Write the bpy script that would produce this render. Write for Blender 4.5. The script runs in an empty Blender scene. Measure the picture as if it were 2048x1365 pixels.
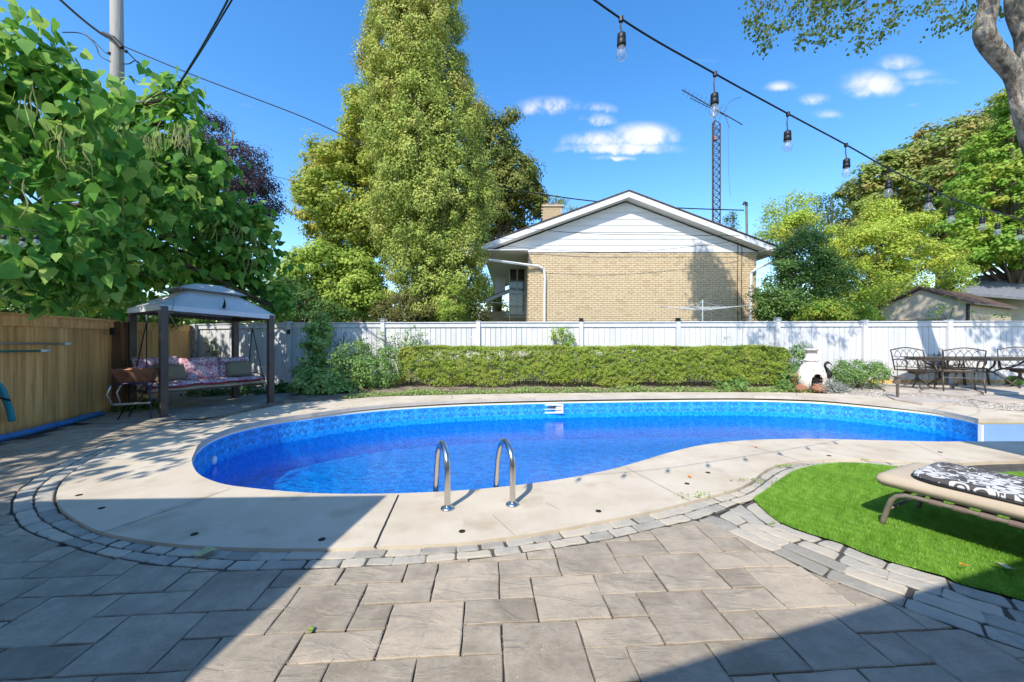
import bpy, bmesh, math, random
import numpy as np
from mathutils import Vector, Matrix, noise as mnoise
random.seed(7); RNG = np.random.default_rng(7)
SC = bpy.context.scene; COL = SC.collection
PI = math.pi
# ---------------------------------------------------------------- camera
F = 780.0; CH = 1.25; CX = 1024.0; CY = 682.5
cam = bpy.data.cameras.new('camera'); cam.lens = 36.0 * F / 2048.0; cam.sensor_width = 36.0
cam.clip_start = 0.05; cam.clip_end = 2000
co = bpy.data.objects.new('camera', cam); COL.objects.link(co)
co.location = (0, 0, CH); co.rotation_euler = (PI / 2, 0, 0); SC.camera = co
# ---------------------------------------------------------------- light
SUN_AZ = math.radians(26.0); SUN_EL = math.radians(46.0)     # the sun stands behind the camera, to the left
SD = Vector((math.sin(SUN_AZ) * math.cos(SUN_EL), math.cos(SUN_AZ) * math.cos(SUN_EL), -math.sin(SUN_EL)))
sl = bpy.data.lights.new('sun', 'SUN'); sl.energy = 4.55; sl.angle = math.radians(0.5); sl.color = (1.0, 0.93, 0.81)
so = bpy.data.objects.new('sun', sl); COL.objects.link(so)
so.rotation_euler = SD.to_track_quat('-Z', 'Y').to_euler(); so.location = (-6, -12, 14)
SC.view_settings.view_transform = 'Standard'; SC.view_settings.look = 'None'
SC.view_settings.gamma = 1.0; SC.view_settings.exposure = 0.42; SC.view_settings.use_curve_mapping = False
SC.render.engine = 'CYCLES'
SC.cycles.max_bounces = 8; SC.cycles.transparent_max_bounces = 12
W = bpy.data.worlds.new('World'); SC.world = W; W.use_nodes = True
def N(nt, t, **kw):
    n = nt.nodes.new(t)
    for k, v in kw.items():
        if k in n.inputs: n.inputs[k].default_value = v
        else: setattr(n, k, v)
    return n
def math_node(nt, op, a, b=None, c=None, clamp=False):
    n = nt.nodes.new('ShaderNodeMath'); n.operation = op; n.use_clamp = clamp
    for i, v in enumerate((a, b, c)):
        if v is None: continue
        if isinstance(v, (int, float)): n.inputs[i].default_value = v
        else: nt.links.new(v, n.inputs[i])
    return n.outputs[0]
def world():
    nt = W.node_tree; nt.nodes.clear(); L = nt.links.new
    out = N(nt, 'ShaderNodeOutputWorld'); bg = N(nt, 'ShaderNodeBackground'); bg.inputs['Strength'].default_value = 0.15
    sky = N(nt, 'ShaderNodeTexSky'); sky.sky_type = 'NISHITA'; sky.sun_disc = False
    sky.sun_elevation = SUN_EL; sky.sun_rotation = PI + SUN_AZ
    sky.air_density = 1.15; sky.dust_density = 0.45; sky.ozone_density = 2.2; sky.altitude = 100
    hs = N(nt, 'ShaderNodeHueSaturation'); hs.inputs['Saturation'].default_value = 1.34; hs.inputs['Hue'].default_value = 0.503
    hs.inputs['Value'].default_value = 1.5
    L(sky.outputs[0], hs.inputs['Color'])
    tc = N(nt, 'ShaderNodeTexCoord'); sp = N(nt, 'ShaderNodeSeparateXYZ'); L(tc.outputs['Generated'], sp.inputs[0])
    ns = N(nt, 'ShaderNodeTexNoise'); ns.inputs['Scale'].default_value = 16; ns.inputs['Detail'].default_value = 7; ns.inputs['Roughness'].default_value = 0.62
    L(tc.outputs['Generated'], ns.inputs['Vector'])
    ns2 = N(nt, 'ShaderNodeTexNoise'); ns2.inputs['Scale'].default_value = 9; ns2.inputs['Detail'].default_value = 4
    L(tc.outputs['Generated'], ns2.inputs['Vector'])
    yy = math_node(nt, 'MAXIMUM', sp.outputs[1], 0.02)
    u0 = math_node(nt, 'DIVIDE', sp.outputs[0], yy); v0 = math_node(nt, 'DIVIDE', sp.outputs[2], yy)
    u = math_node(nt, 'ADD', u0, math_node(nt, 'MULTIPLY', math_node(nt, 'SUBTRACT', ns2.outputs[0], 0.5), 0.05))
    v = math_node(nt, 'ADD', v0, math_node(nt, 'MULTIPLY', math_node(nt, 'SUBTRACT', ns.outputs[0], 0.5), 0.035))
    tot = None
    for (cx, cy, rx, ry, s) in ((1100,215,66,24,.95),(1197,218,44,14,.8),(1195,242,46,17,.95),(1292,274,72,32,1.15),(1205,283,86,24,1.0),(1240,298,125,19,1.1),(1228,318,50,8,.9),
                                (1742,172,70,36,.95),(1725,185,50,22,.8),(1795,126,56,20,.8),(1860,165,70,14,.4),(1632,200,38,15,.75),(1563,173,34,15,.7),(1838,150,60,18,.45),(1655,228,36,12,.5),(1838,213,24,7,.5),(1380,120,90,6,.2),(480,213,28,6,.35)):
        du = math_node(nt, 'DIVIDE', math_node(nt, 'SUBTRACT', u, (cx - 1024) / 780), rx / 780)
        dv = math_node(nt, 'DIVIDE', math_node(nt, 'SUBTRACT', v, (682.5 - cy) / 780), ry / 780)
        # flatter undersides: distances below the middle count more
        dv = math_node(nt, 'MULTIPLY', dv, math_node(nt, 'ADD', 1.0, math_node(nt, 'MULTIPLY', math_node(nt, 'LESS_THAN', dv, 0.0), 0.5)))
        d = math_node(nt, 'SQRT', math_node(nt, 'ADD', math_node(nt, 'MULTIPLY', du, du), math_node(nt, 'MULTIPLY', dv, dv)))
        m = math_node(nt, 'MULTIPLY', math_node(nt, 'SUBTRACT', 1.25, d, None, True), s)
        tot = m if tot is None else math_node(nt, 'MAXIMUM', tot, m)
    m = math_node(nt, 'MULTIPLY', tot, math_node(nt, 'ADD', math_node(nt, 'MULTIPLY', ns.outputs[0], 4.2), -1.25))
    mr = N(nt, 'ShaderNodeMapRange'); mr.interpolation_type = 'SMOOTHSTEP'
    mr.inputs['From Min'].default_value = 0.06; mr.inputs['From Max'].default_value = 1.15; mr.inputs['To Max'].default_value = 0.92
    L(m, mr.inputs['Value'])
    mx = N(nt, 'ShaderNodeMix'); mx.data_type = 'RGBA'
    L(mr.outputs[0], mx.inputs['Factor']); L(hs.outputs[0], mx.inputs['A']); mx.inputs['B'].default_value = (5.3, 5.4, 5.8, 1)
    L(mx.outputs['Result'], bg.inputs['Color']); L(bg.outputs[0], out.inputs[0])
world()
# ---------------------------------------------------------------- unprojection helpers
def P(px, py, z=0.0):
    d = F * (CH - z) / (py - CY); return ((px - CX) / F * d, d)
def Q(px, py, d):
    return Vector(((px - CX) / F * d, d, CH + (CY - py) / F * d))
# ---------------------------------------------------------------- materials
MATS = {}
def ramp(nt, cols, pos=None):
    r = nt.nodes.new('ShaderNodeValToRGB'); cr = r.color_ramp
    n = len(cols); pos = pos or [0.3 + 0.4 * i / max(1, n - 1) for i in range(n)]
    cr.elements[0].position = pos[0]; cr.elements[0].color = (*cols[0], 1)
    cr.elements[1].position = pos[-1]; cr.elements[1].color = (*cols[-1], 1)
    for i in range(1, n - 1):
        e = cr.elements.new(pos[i]); e.color = (*cols[i], 1)
    return r
def mat(name, cols, scale=3.0, rough=0.7, bump=0.0, bscale=40.0, stretch=(1, 1, 1), rnd=0.0, metal=0.0, spec=0.4, detail=6, pos=None, bdist=0.01, speck=0.0, stain=None):
    m = bpy.data.materials.new(name); m.use_nodes = True; nt = m.node_tree; L = nt.links.new
    b = nt.nodes['Principled BSDF']; b.inputs['Roughness'].default_value = rough; b.inputs['Metallic'].default_value = metal
    b.inputs['Specular IOR Level'].default_value = spec
    if isinstance(cols[0], (int, float)): cols = [cols, cols]
    tc = N(nt, 'ShaderNodeTexCoord'); oi = N(nt, 'ShaderNodeObjectInfo')
    mp = N(nt, 'ShaderNodeMapping'); mp.inputs['Scale'].default_value = stretch
    va = N(nt, 'ShaderNodeVectorMath'); va.operation = 'MULTIPLY_ADD'
    L(oi.outputs['Random'], va.inputs[0]); va.inputs[1].default_value = (37, 53, 71); L(tc.outputs['Object'], va.inputs[2])
    L(va.outputs[0] if rnd else tc.outputs['Object'], mp.inputs['Vector'])
    n1 = N(nt, 'ShaderNodeTexNoise'); n1.inputs['Scale'].default_value = scale; n1.inputs['Detail'].default_value = detail; n1.inputs['Roughness'].default_value = 0.6
    L(mp.outputs[0], n1.inputs['Vector'])
    r = ramp(nt, cols, pos); L(n1.outputs[0], r.inputs[0]); c = r.outputs[0]
    n2 = N(nt, 'ShaderNodeTexNoise'); n2.inputs['Scale'].default_value = bscale; n2.inputs['Detail'].default_value = 5; n2.inputs['Roughness'].default_value = 0.65
    L(mp.outputs[0], n2.inputs['Vector'])
    if stain:
        n3 = N(nt, 'ShaderNodeTexNoise'); n3.inputs['Scale'].default_value = stain[1]; n3.inputs['Detail'].default_value = 8
        L(mp.outputs[0], n3.inputs['Vector'])
        mr = N(nt, 'ShaderNodeMapRange'); mr.inputs['From Min'].default_value = stain[2]; mr.inputs['From Max'].default_value = stain[2] + 0.12; L(n3.outputs[0], mr.inputs['Value'])
        mx = N(nt, 'ShaderNodeMix'); mx.data_type = 'RGBA'; L(math_node(nt, 'MULTIPLY', mr.outputs[0], stain[3]), mx.inputs['Factor']); L(c, mx.inputs['A']); mx.inputs['B'].default_value = (*stain[0], 1); c = mx.outputs['Result']
    k = None
    if speck:
        k = math_node(nt, 'ADD', math_node(nt, 'MULTIPLY', n2.outputs[0], 2 * speck), 1 - speck)
    if rnd:
        q = math_node(nt, 'ADD', math_node(nt, 'MULTIPLY', oi.outputs['Random'], 2 * rnd), 1 - rnd)
        k = q if k is None else math_node(nt, 'MULTIPLY', k, q)
    if k is not None:
        vm = N(nt, 'ShaderNodeVectorMath'); vm.operation = 'SCALE'; L(c, vm.inputs[0]); L(k, vm.inputs['Scale']); c = vm.outputs[0]
    L(c, b.inputs['Base Color'])
    if bump:
        bp = N(nt, 'ShaderNodeBump'); bp.inputs['Strength'].default_value = bump; bp.inputs['Distance'].default_value = bdist
        L(n2.outputs[0], bp.inputs['Height']); L(bp.outputs[0], b.inputs['Normal'])
    MATS[name] = m; return m
def leafmat(name, cols, trans=0.35, rough=0.5, spec=0.35, nscale=1.2, gain=1.0):
    """foliage: the colour of each leaf comes from its own tint attribute, mixed with slow variety through the crown"""
    m = bpy.data.materials.new(name); m.use_nodes = True; nt = m.node_tree; L = nt.links.new
    b = nt.nodes['Principled BSDF']; out = nt.nodes['Material Output']; b.inputs['Roughness'].default_value = rough; b.inputs['Specular IOR Level'].default_value = spec
    at = N(nt, 'ShaderNodeAttribute'); at.attribute_name = 'tint'
    tc = N(nt, 'ShaderNodeTexCoord'); n1 = N(nt, 'ShaderNodeTexNoise'); n1.inputs['Scale'].default_value = nscale; n1.inputs['Detail'].default_value = 3
    L(tc.outputs['Object'], n1.inputs['Vector'])
    oi = N(nt, 'ShaderNodeObjectInfo')
    t = math_node(nt, 'ADD', math_node(nt, 'MULTIPLY', at.outputs['Fac'], 0.62), math_node(nt, 'MULTIPLY', n1.outputs[0], 0.5))
    t = math_node(nt, 'ADD', t, math_node(nt, 'MULTIPLY', oi.outputs['Random'], 0.12))
    r = ramp(nt, [tuple(min(1, x * gain) for x in c) for c in cols], [0.2 + 0.65 * i / (len(cols) - 1) for i in range(len(cols))]); L(t, r.inputs[0])
    L(r.outputs[0], b.inputs['Base Color'])
    tr = N(nt, 'ShaderNodeBsdfTranslucent'); hs = N(nt, 'ShaderNodeHueSaturation'); hs.inputs['Value'].default_value = 1.25; hs.inputs['Hue'].default_value = 0.485
    L(r.outputs[0], hs.inputs['Color']); L(hs.outputs[0], tr.inputs['Color'])
    mx = N(nt, 'ShaderNodeMixShader'); mx.inputs[0].default_value = trans; L(b.outputs[0], mx.inputs[1]); L(tr.outputs[0], mx.inputs[2]); L(mx.outputs[0], out.inputs[0])
    MATS[name] = m; return m
# ---------------------------------------------------------------- objects
def tag(o, label=None, cat=None, group=None, kind=None):
    if label: o['label'] = label
    if cat: o['category'] = cat
    if group: o['group'] = group
    if kind: o['kind'] = kind
    return o
def empty(name, loc=(0, 0, 0), rz=0, label=None, cat=None, group=None, kind=None):
    o = bpy.data.objects.new(name, None); COL.objects.link(o); o.location = loc; o.rotation_euler = (0, 0, rz); o.empty_display_size = 0.2
    return tag(o, label, cat, group, kind)
def origin(o):
    v = Vector((0, 0, 0))
    while o is not None: v += Vector(o.location); o = o.parent
    return v
def mesh_obj(name, verts, faces, m, parent=None, smooth=False, tint=None, local=False):
    me = bpy.data.meshes.new(name)
    V = np.asarray(verts, dtype=np.float64)
    if parent is not None and not local: V = V - np.array(origin(parent))
    if isinstance(faces, np.ndarray):
        n, k = faces.shape
        me.vertices.add(len(V)); me.vertices.foreach_set('co', V.astype(np.float32).ravel())
        me.loops.add(n * k); me.loops.foreach_set('vertex_index', faces.astype(np.int32).ravel())
        me.polygons.add(n); me.polygons.foreach_set('loop_start', np.arange(0, n * k, k, dtype=np.int32))
        me.polygons.foreach_set('loop_total', np.full(n, k, dtype=np.int32))
        me.update(calc_edges=True)
    else:
        me.from_pydata([tuple(v) for v in V], [], faces); me.update()
    if tint is not None:
        a = me.attributes.new('tint', 'FLOAT', 'FACE'); a.data.foreach_set('value', np.asarray(tint, dtype=np.float32))
    if m is not None: me.materials.append(MATS[m] if isinstance(m, str) else m)
    if smooth: me.polygons.foreach_set('use_smooth', [True] * len(me.polygons))
    o = bpy.data.objects.new(name, me); COL.objects.link(o); o.parent = parent
    return o
class MB:
    """collects shapes and links them as ONE mesh object"""
    def __init__(s): s.v = []; s.f = []
    def add(s, v, f):
        k = len(s.v); s.v += [tuple(p) for p in v]; s.f += [tuple(i + k for i in q) for q in f]; return s
    def box(s, c, d, rz=0.0, rot=None):
        x, y, z = d[0] / 2, d[1] / 2, d[2] / 2
        R = rot or Matrix.Rotation(rz, 3, 'Z')
        v = [R @ Vector((sx * x, sy * y, sz * z)) + Vector(c) for sz in (-1, 1) for sx, sy in ((-1, -1), (1, -1), (1, 1), (-1, 1))]
        return s.add(v, [(3, 2, 1, 0), (4, 5, 6, 7), (0, 1, 5, 4), (1, 2, 6, 5), (2, 3, 7, 6), (3, 0, 4, 7)])
    def bar(s, a, b, w, h, up=(0, 0, 1)):
        a = Vector(a); b = Vector(b); d = b - a; L = d.length; d.normalize(); u = Vector(up)
        if abs(d.dot(u)) > 0.99: u = Vector((0, 1, 0))
        x = d.cross(u).normalized(); z = x.cross(d).normalized()
        return s.box((a + b) / 2, (w, L, h), rot=Matrix((x, d, z)).transposed())
    def tube(s, path, r, n=8, cap=True):
        pts = [Vector(p) for p in path]; k = len(pts); rs = r if hasattr(r, '__len__') else [r] * k
        rings = []; prev = None
        for i in range(k):
            t = (pts[min(i + 1, k - 1)] - pts[max(i - 1, 0)]).normalized()
            if prev is None:
                u = Vector((0, 0, 1)) if abs(t.z) < 0.9 else Vector((1, 0, 0)); x = t.cross(u).normalized()
            else:
                x = (prev - t * prev.dot(t))
                x = x.normalized() if x.length > 1e-6 else t.orthogonal().normalized()
            y = t.cross(x); prev = x
            rings.append([pts[i] + (x * math.cos(2 * PI * j / n) + y * math.sin(2 * PI * j / n)) * rs[i] for j in range(n)])
        v = [p for q in rings for p in q]; f = []
        for i in range(k - 1):
            for j in range(n): f.append((i * n + j, i * n + (j + 1) % n, (i + 1) * n + (j + 1) % n, (i + 1) * n + j))
        if cap: f.append(tuple(range(n))[::-1]); f.append(tuple((k - 1) * n + j for j in range(n)))
        return s.add(v, f)
    def lathe(s, prof, c=(0, 0, 0), n=20, sx=1, sy=1):
        v = []; f = []; k = len(prof)
        for r, z in prof:
            for j in range(n): v.append((c[0] + sx * r * math.cos(2 * PI * j / n), c[1] + sy * r * math.sin(2 * PI * j / n), c[2] + z))
        for i in range(k - 1):
            for j in range(n): f.append((i * n + j, i * n + (j + 1) % n, (i + 1) * n + (j + 1) % n, (i + 1) * n + j))
        f.append(tuple(range(n))[::-1]); f.append(tuple((k - 1) * n + j for j in range(n)))
        return s.add(v, f)
    def prism(s, poly, z0, z1):
        n = len(poly); v = [(x, y, z0) for x, y in poly] + [(x, y, z1) for x, y in poly]
        f = [tuple(range(n))[::-1], tuple(range(n, 2 * n))] + [(i, (i + 1) % n, n + (i + 1) % n, n + i) for i in range(n)]
        return s.add(v, f)
    def build(s, name, m, parent=None, smooth=False, local=False, bevel=0.0):
        o = mesh_obj(name, s.v, s.f, m, parent, smooth, local=local)
        if bevel:
            md = o.modifiers.new('bevel', 'BEVEL'); md.width = bevel; md.segments = 2; md.limit_method = 'ANGLE'
        return o
def copy_tree(o, parent=None):
    c = o.copy(); COL.objects.link(c); c.parent = parent
    for ch in list(o.children): copy_tree(ch, c)
    return c
# ---------------------------------------------------------------- curves in plan
def cr(pts, n=200, closed=False):
    """Catmull-Rom through the points, resampled evenly by length"""
    p = np.array(pts, float); k = len(p); out = []
    segs = k if closed else k - 1
    for i in range(segs):
        if closed: a, b, c, d = p[(i - 1) % k], p[i], p[(i + 1) % k], p[(i + 2) % k]
        else: a, b, c, d = p[max(i - 1, 0)], p[i], p[i + 1], p[min(i + 2, k - 1)]
        for t in np.linspace(0, 1, 12, endpoint=False):
            out.append(0.5 * ((2 * b) + (c - a) * t + (2 * a - 5 * b + 4 * c - d) * t * t + (3 * b - a - 3 * c + d) * t ** 3))
    out.append(p[0] if closed else p[-1]); out = np.array(out)
    L = np.r_[0, np.cumsum(np.linalg.norm(np.diff(out, axis=0), axis=1))]
    s = np.linspace(0, L[-1], n, endpoint=not closed)
    return np.c_[[np.interp(s, L, out[:, j]) for j in range(out.shape[1])]].T
def inside(poly, x, y):
    poly = np.asarray(poly); c = False; j = len(poly) - 1
    x0, y0 = poly[:, 0], poly[:, 1]; x1, y1 = np.roll(x0, 1), np.roll(y0, 1)
    m = ((y0 > y) != (y1 > y)); xi = (x1 - x0) * (y - y0) / np.where(y1 == y0, 1e-9, y1 - y0) + x0
    return bool(np.sum(m & (x < xi)) % 2)
def inside_many(poly, X, Y):
    poly = np.asarray(poly); x0, y0 = poly[:, 0], poly[:, 1]; x1, y1 = np.roll(x0, 1), np.roll(y0, 1); r = np.zeros(len(X), bool)
    for a, b, c, d in zip(x0, y0, x1, y1):
        if b == d: continue
        r ^= ((b > Y) != (d > Y)) & (X < (c - a) * (Y - b) / (d - b) + a)
    return r
def fill(loops, z=0.0):
    """triangles between an outer loop and holes"""
    bm = bmesh.new(); es = []
    for lp in loops:
        vs = [bm.verts.new((p[0], p[1], p[2] if len(p) > 2 else z)) for p in lp]
        es += [bm.edges.new((vs[i], vs[(i + 1) % len(vs)])) for i in range(len(vs))]
    bmesh.ops.triangle_fill(bm, edges=es, use_beauty=True, use_dissolve=False, normal=(0, 0, 1))
    bm.verts.index_update()
    v = [tuple(q.co) for q in bm.verts]; f = []
    for q in bm.faces:
        i = [w.index for w in q.verts]
        a, b, c = (Vector(v[t]) for t in i)
        f.append(tuple(i) if (b - a).cross(c - a).z > 0 else tuple(i[::-1]))
    bm.free(); return v, f
# ---------------------------------------------------------------- foliage
LEAF = {
 'oval': (np.array([(0, 0, 0), (.28, .38, -.06), (0, 1, -.14), (-.28, .38, -.06)]), np.array([(0, 1, 2, 3)])),
 'broad': (np.array([(0, 0, 0), (.42, .3, -.1), (.3, .75, -.16), (0, 1.05, -.1), (-.3, .75, -.16), (-.42, .3, -.1)]), np.array([(0, 1, 2, 3), (0, 3, 4, 5)])),
 'spray': (np.array([(0, 0, 0), (.22, .5, .05), (.04, 1.1, -.05), (-.2, .55, -.05)]), np.array([(0, 1, 2, 3)])),
 'heart': (np.array([(0, 0, 0), (.2, -.1, -.02), (.46, .1, -.03), (.4, .45, -.05), (.15, .85, -.2), (0, 1.12, -.3), (-.15, .85, -.2), (-.4, .45, -.13), (-.46, .1, -.09), (-.2, -.1, -.02), (0, .45, -.10)]),
           np.array([(0, 1, 2, 10), (10, 2, 3, 4), (10, 4, 5, 10), (10, 5, 6, 10), (10, 6, 7, 8), (0, 10, 8, 9)])),
}
def leaf_frames(nrm, tipdir=None, rng=RNG):
    n = nrm / np.maximum(1e-6, np.linalg.norm(nrm, axis=1, keepdims=True))
    a = rng.normal(size=n.shape) if tipdir is None else tipdir + rng.normal(size=n.shape) * 0.35
    y = a - n * np.sum(a * n, 1, keepdims=True); y /= np.maximum(1e-6, np.linalg.norm(y, axis=1, keepdims=True))
    x = np.cross(y, n); return x, y, n
def leaf_mesh(name, pos, nrm, size, m, parent, shape='oval', tip=None, tint=None, rng=RNG):
    S, Fc = LEAF[shape]
    if shape == 'heart': Fc = [(0, 1, 2, 10), (10, 2, 3, 4), (10, 4, 5), (10, 5, 6), (10, 6, 7, 8), (0, 10, 8, 9)]
    x, y, z = leaf_frames(nrm, tip, rng); n = len(pos); k = len(S)
    size = np.broadcast_to(np.asarray(size, float), (n,))[:, None, None]
    V = pos[:, None, :] + size * (S[None, :, 0:1] * x[:, None, :] + S[None, :, 1:2] * y[:, None, :] + S[None, :, 2:3] * z[:, None, :])
    if tint is None: tint = rng.random(n)
    if shape == 'heart':
        T = [t for q in Fc for t in ([q] if len(q) == 3 else [(q[0], q[1], q[2]), (q[0], q[2], q[3])])]; Fa = np.array(T)
    else: Fa = Fc
    FF = (Fa[None] + (np.arange(n) * k)[:, None, None]).reshape(-1, Fa.shape[1])
    return mesh_obj(name, V.reshape(-1, 3), FF, m, parent, tint=np.repeat(tint, len(Fa)))
def crown_points(lobes, nclump, per, cr_, fill_=0.25, flat=0.7, up=0.5, rng=RNG, out=0.9, shellmin=0.82, keep=None):
    """clumps of leaves on (and some inside) a set of ellipsoid lobes (x,y,z,rx,ry,rz)"""
    lb = np.array(lobes, float); w = (lb[:, 3] * lb[:, 5] + lb[:, 3] * lb[:, 4] + lb[:, 4] * lb[:, 5]); w /= w.sum()
    C = []; O = []; tries = 0
    while len(C) < nclump and tries < nclump * 12:
        tries += 1
        i = rng.choice(len(lb), p=w); d = rng.normal(size=3); d /= np.linalg.norm(d)
        r = rng.uniform(shellmin, 1.04) if rng.random() > fill_ else rng.uniform(0.3, shellmin)
        p = lb[i, :3] + d * lb[i, 3:] * r
        q = np.linalg.norm((p - lb[:, :3]) / lb[:, 3:], axis=1)
        if np.sum(q < 0.72) > (1 if r < shellmin else 0): continue
        if keep is not None and not keep(p): continue
        C.append(p); O.append(d / lb[i, 3:] / np.linalg.norm(d / lb[i, 3:]))
    C = np.array(C); O = np.array(O); K = len(C)
    ct = rng.random(K)
    off = rng.normal(size=(K, per, 3)); off /= np.linalg.norm(off, axis=2, keepdims=True); dr_ = off.copy(); off *= rng.random((K, per, 1)) ** 0.45 * cr_ * 0.95; off[:, :, 2] *= flat
    sz = rng.uniform(0.6, 1.3, size=(K, 1, 1)); off *= sz
    pos = C[:, None] + off
    nr = O[:, None] * out * .75 + dr_ * 0.95 + rng.normal(size=off.shape) * 0.35; nr[:, :, 2] += up
    tint = np.clip(ct[:, None] * 0.6 + rng.random((K, per)) * 0.4, 0, 1)
    return pos.reshape(-1, 3), nr.reshape(-1, 3), tint.reshape(-1), C
def sublobes(lobes, n=9, k=.46, rng=RNG, amp=.80):
    out = []
    for L in lobes:
        L = np.array(L, float); out.append((*L[:3], *(L[3:] * .80)))
        d = rng.normal(size=(n, 3)); d /= np.linalg.norm(d, axis=1, keepdims=True)
        for v in d:
            if v[2] < -.6: v[2] *= -.5
            s = k * rng.uniform(.6, 1.25); out.append((*(L[:3] + v * L[3:] * amp * rng.uniform(.85, 1.1)), *(L[3:] * s)))
    return out
def trunk(mb, path, rs, n=9): mb.tube(path, rs, n)
def tree(name, label, base, lobes, nclump, per, cr_, size, m, bark='bark', group=None, cat='tree', shape='oval', trunk_r=0.2, top=None, limbs=7, flat=0.7, up=0.5, fill_=0.25, tip=None, branch=True, keep=None, out=0.9):
    rng = np.random.default_rng(abs(hash(label)) % 1000 if False else sum(map(ord, label)))
    r = empty(name, base, 0, label, cat, group)
    pos, nr, ti, C = crown_points(sublobes(lobes, 9, .44, rng), nclump, per, cr_ * .85, fill_, flat, up, rng, out, keep=keep)
    leaf_mesh('crown', pos, nr, size * rng.uniform(0.7, 1.25, len(pos)), m, r, shape, None if tip is None else np.array(tip, float)[None] * 1.0, ti, rng)
    if branch:
        lb = np.array(lobes); t = top or (lb[:, 0].mean(), lb[:, 1].mean(), lb[:, 2].max())
        b = Vector(base); t = Vector(t); mid = b.lerp(t, 0.5) + Vector((rng.normal() * .1, rng.normal() * .1, 0))
        path = [b - Vector((0, 0, .1)), b.lerp(mid, 0.5), mid, mid.lerp(t, 0.5), t]
        MB().tube(path, [trunk_r * 1.25, trunk_r, trunk_r * .8, trunk_r * .5, trunk_r * .15], 9).build('trunk', bark, r, True)
        mb = MB()
        for i in rng.choice(len(C), size=min(limbs * 3, len(C)), replace=False):
            c = Vector(C[i]); s = b.lerp(t, min(0.9, max(0.25, (c.z - b.z) / max(.1, t.z - b.z) * rng.uniform(0.5, .8))))
            k = s.lerp(c, 0.5) + Vector((0, 0, (c - s).length * .08))
            mb.tube([s, k, c], [trunk_r * .32, trunk_r * .18, trunk_r * .05], 5, False)
        mb.build('branches', bark, r, True)
    return r
# ================================================================ MATERIALS
mat('concrete', [(.46,.385,.29),(.55,.475,.37),(.61,.535,.43)], 1.6, .85, .35, 190, speck=.2, bdist=.003, stain=((.36,.29,.20), 2.6, .56, .55))
mat('concrete_edge', [(.30,.28,.25),(.38,.36,.32)], 6, .9, .3, 80)
mat('joint_sand', [(.045,.042,.038),(.11,.10,.085)], 14, .95, .5, 150)
mat('joint_filler', (.02,.02,.02), rough=.8)
mat('soil', [(.09,.065,.045),(.20,.155,.115),(.30,.25,.19)], 5, .95, .7, 60, bdist=.02, speck=.25)
mat('dusty_ground', [(.23,.20,.17),(.31,.28,.235),(.38,.34,.29)], 3, .95, .4, 90, speck=.12)
mat('yard_ground', [(.05,.07,.025),(.09,.12,.04),(.14,.12,.07)], 1.2, .95, .5, 20)
mat('gravel', [(.20,.18,.15),(.38,.34,.29),(.55,.50,.44)], 45, .9, .9, 55, bdist=.03, speck=.35, pos=[.35,.5,.68])
mat('flagstone', [(.36,.31,.26),(.47,.41,.35),(.53,.47,.41)], 3, .85, .3, 60, rnd=.08)
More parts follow.
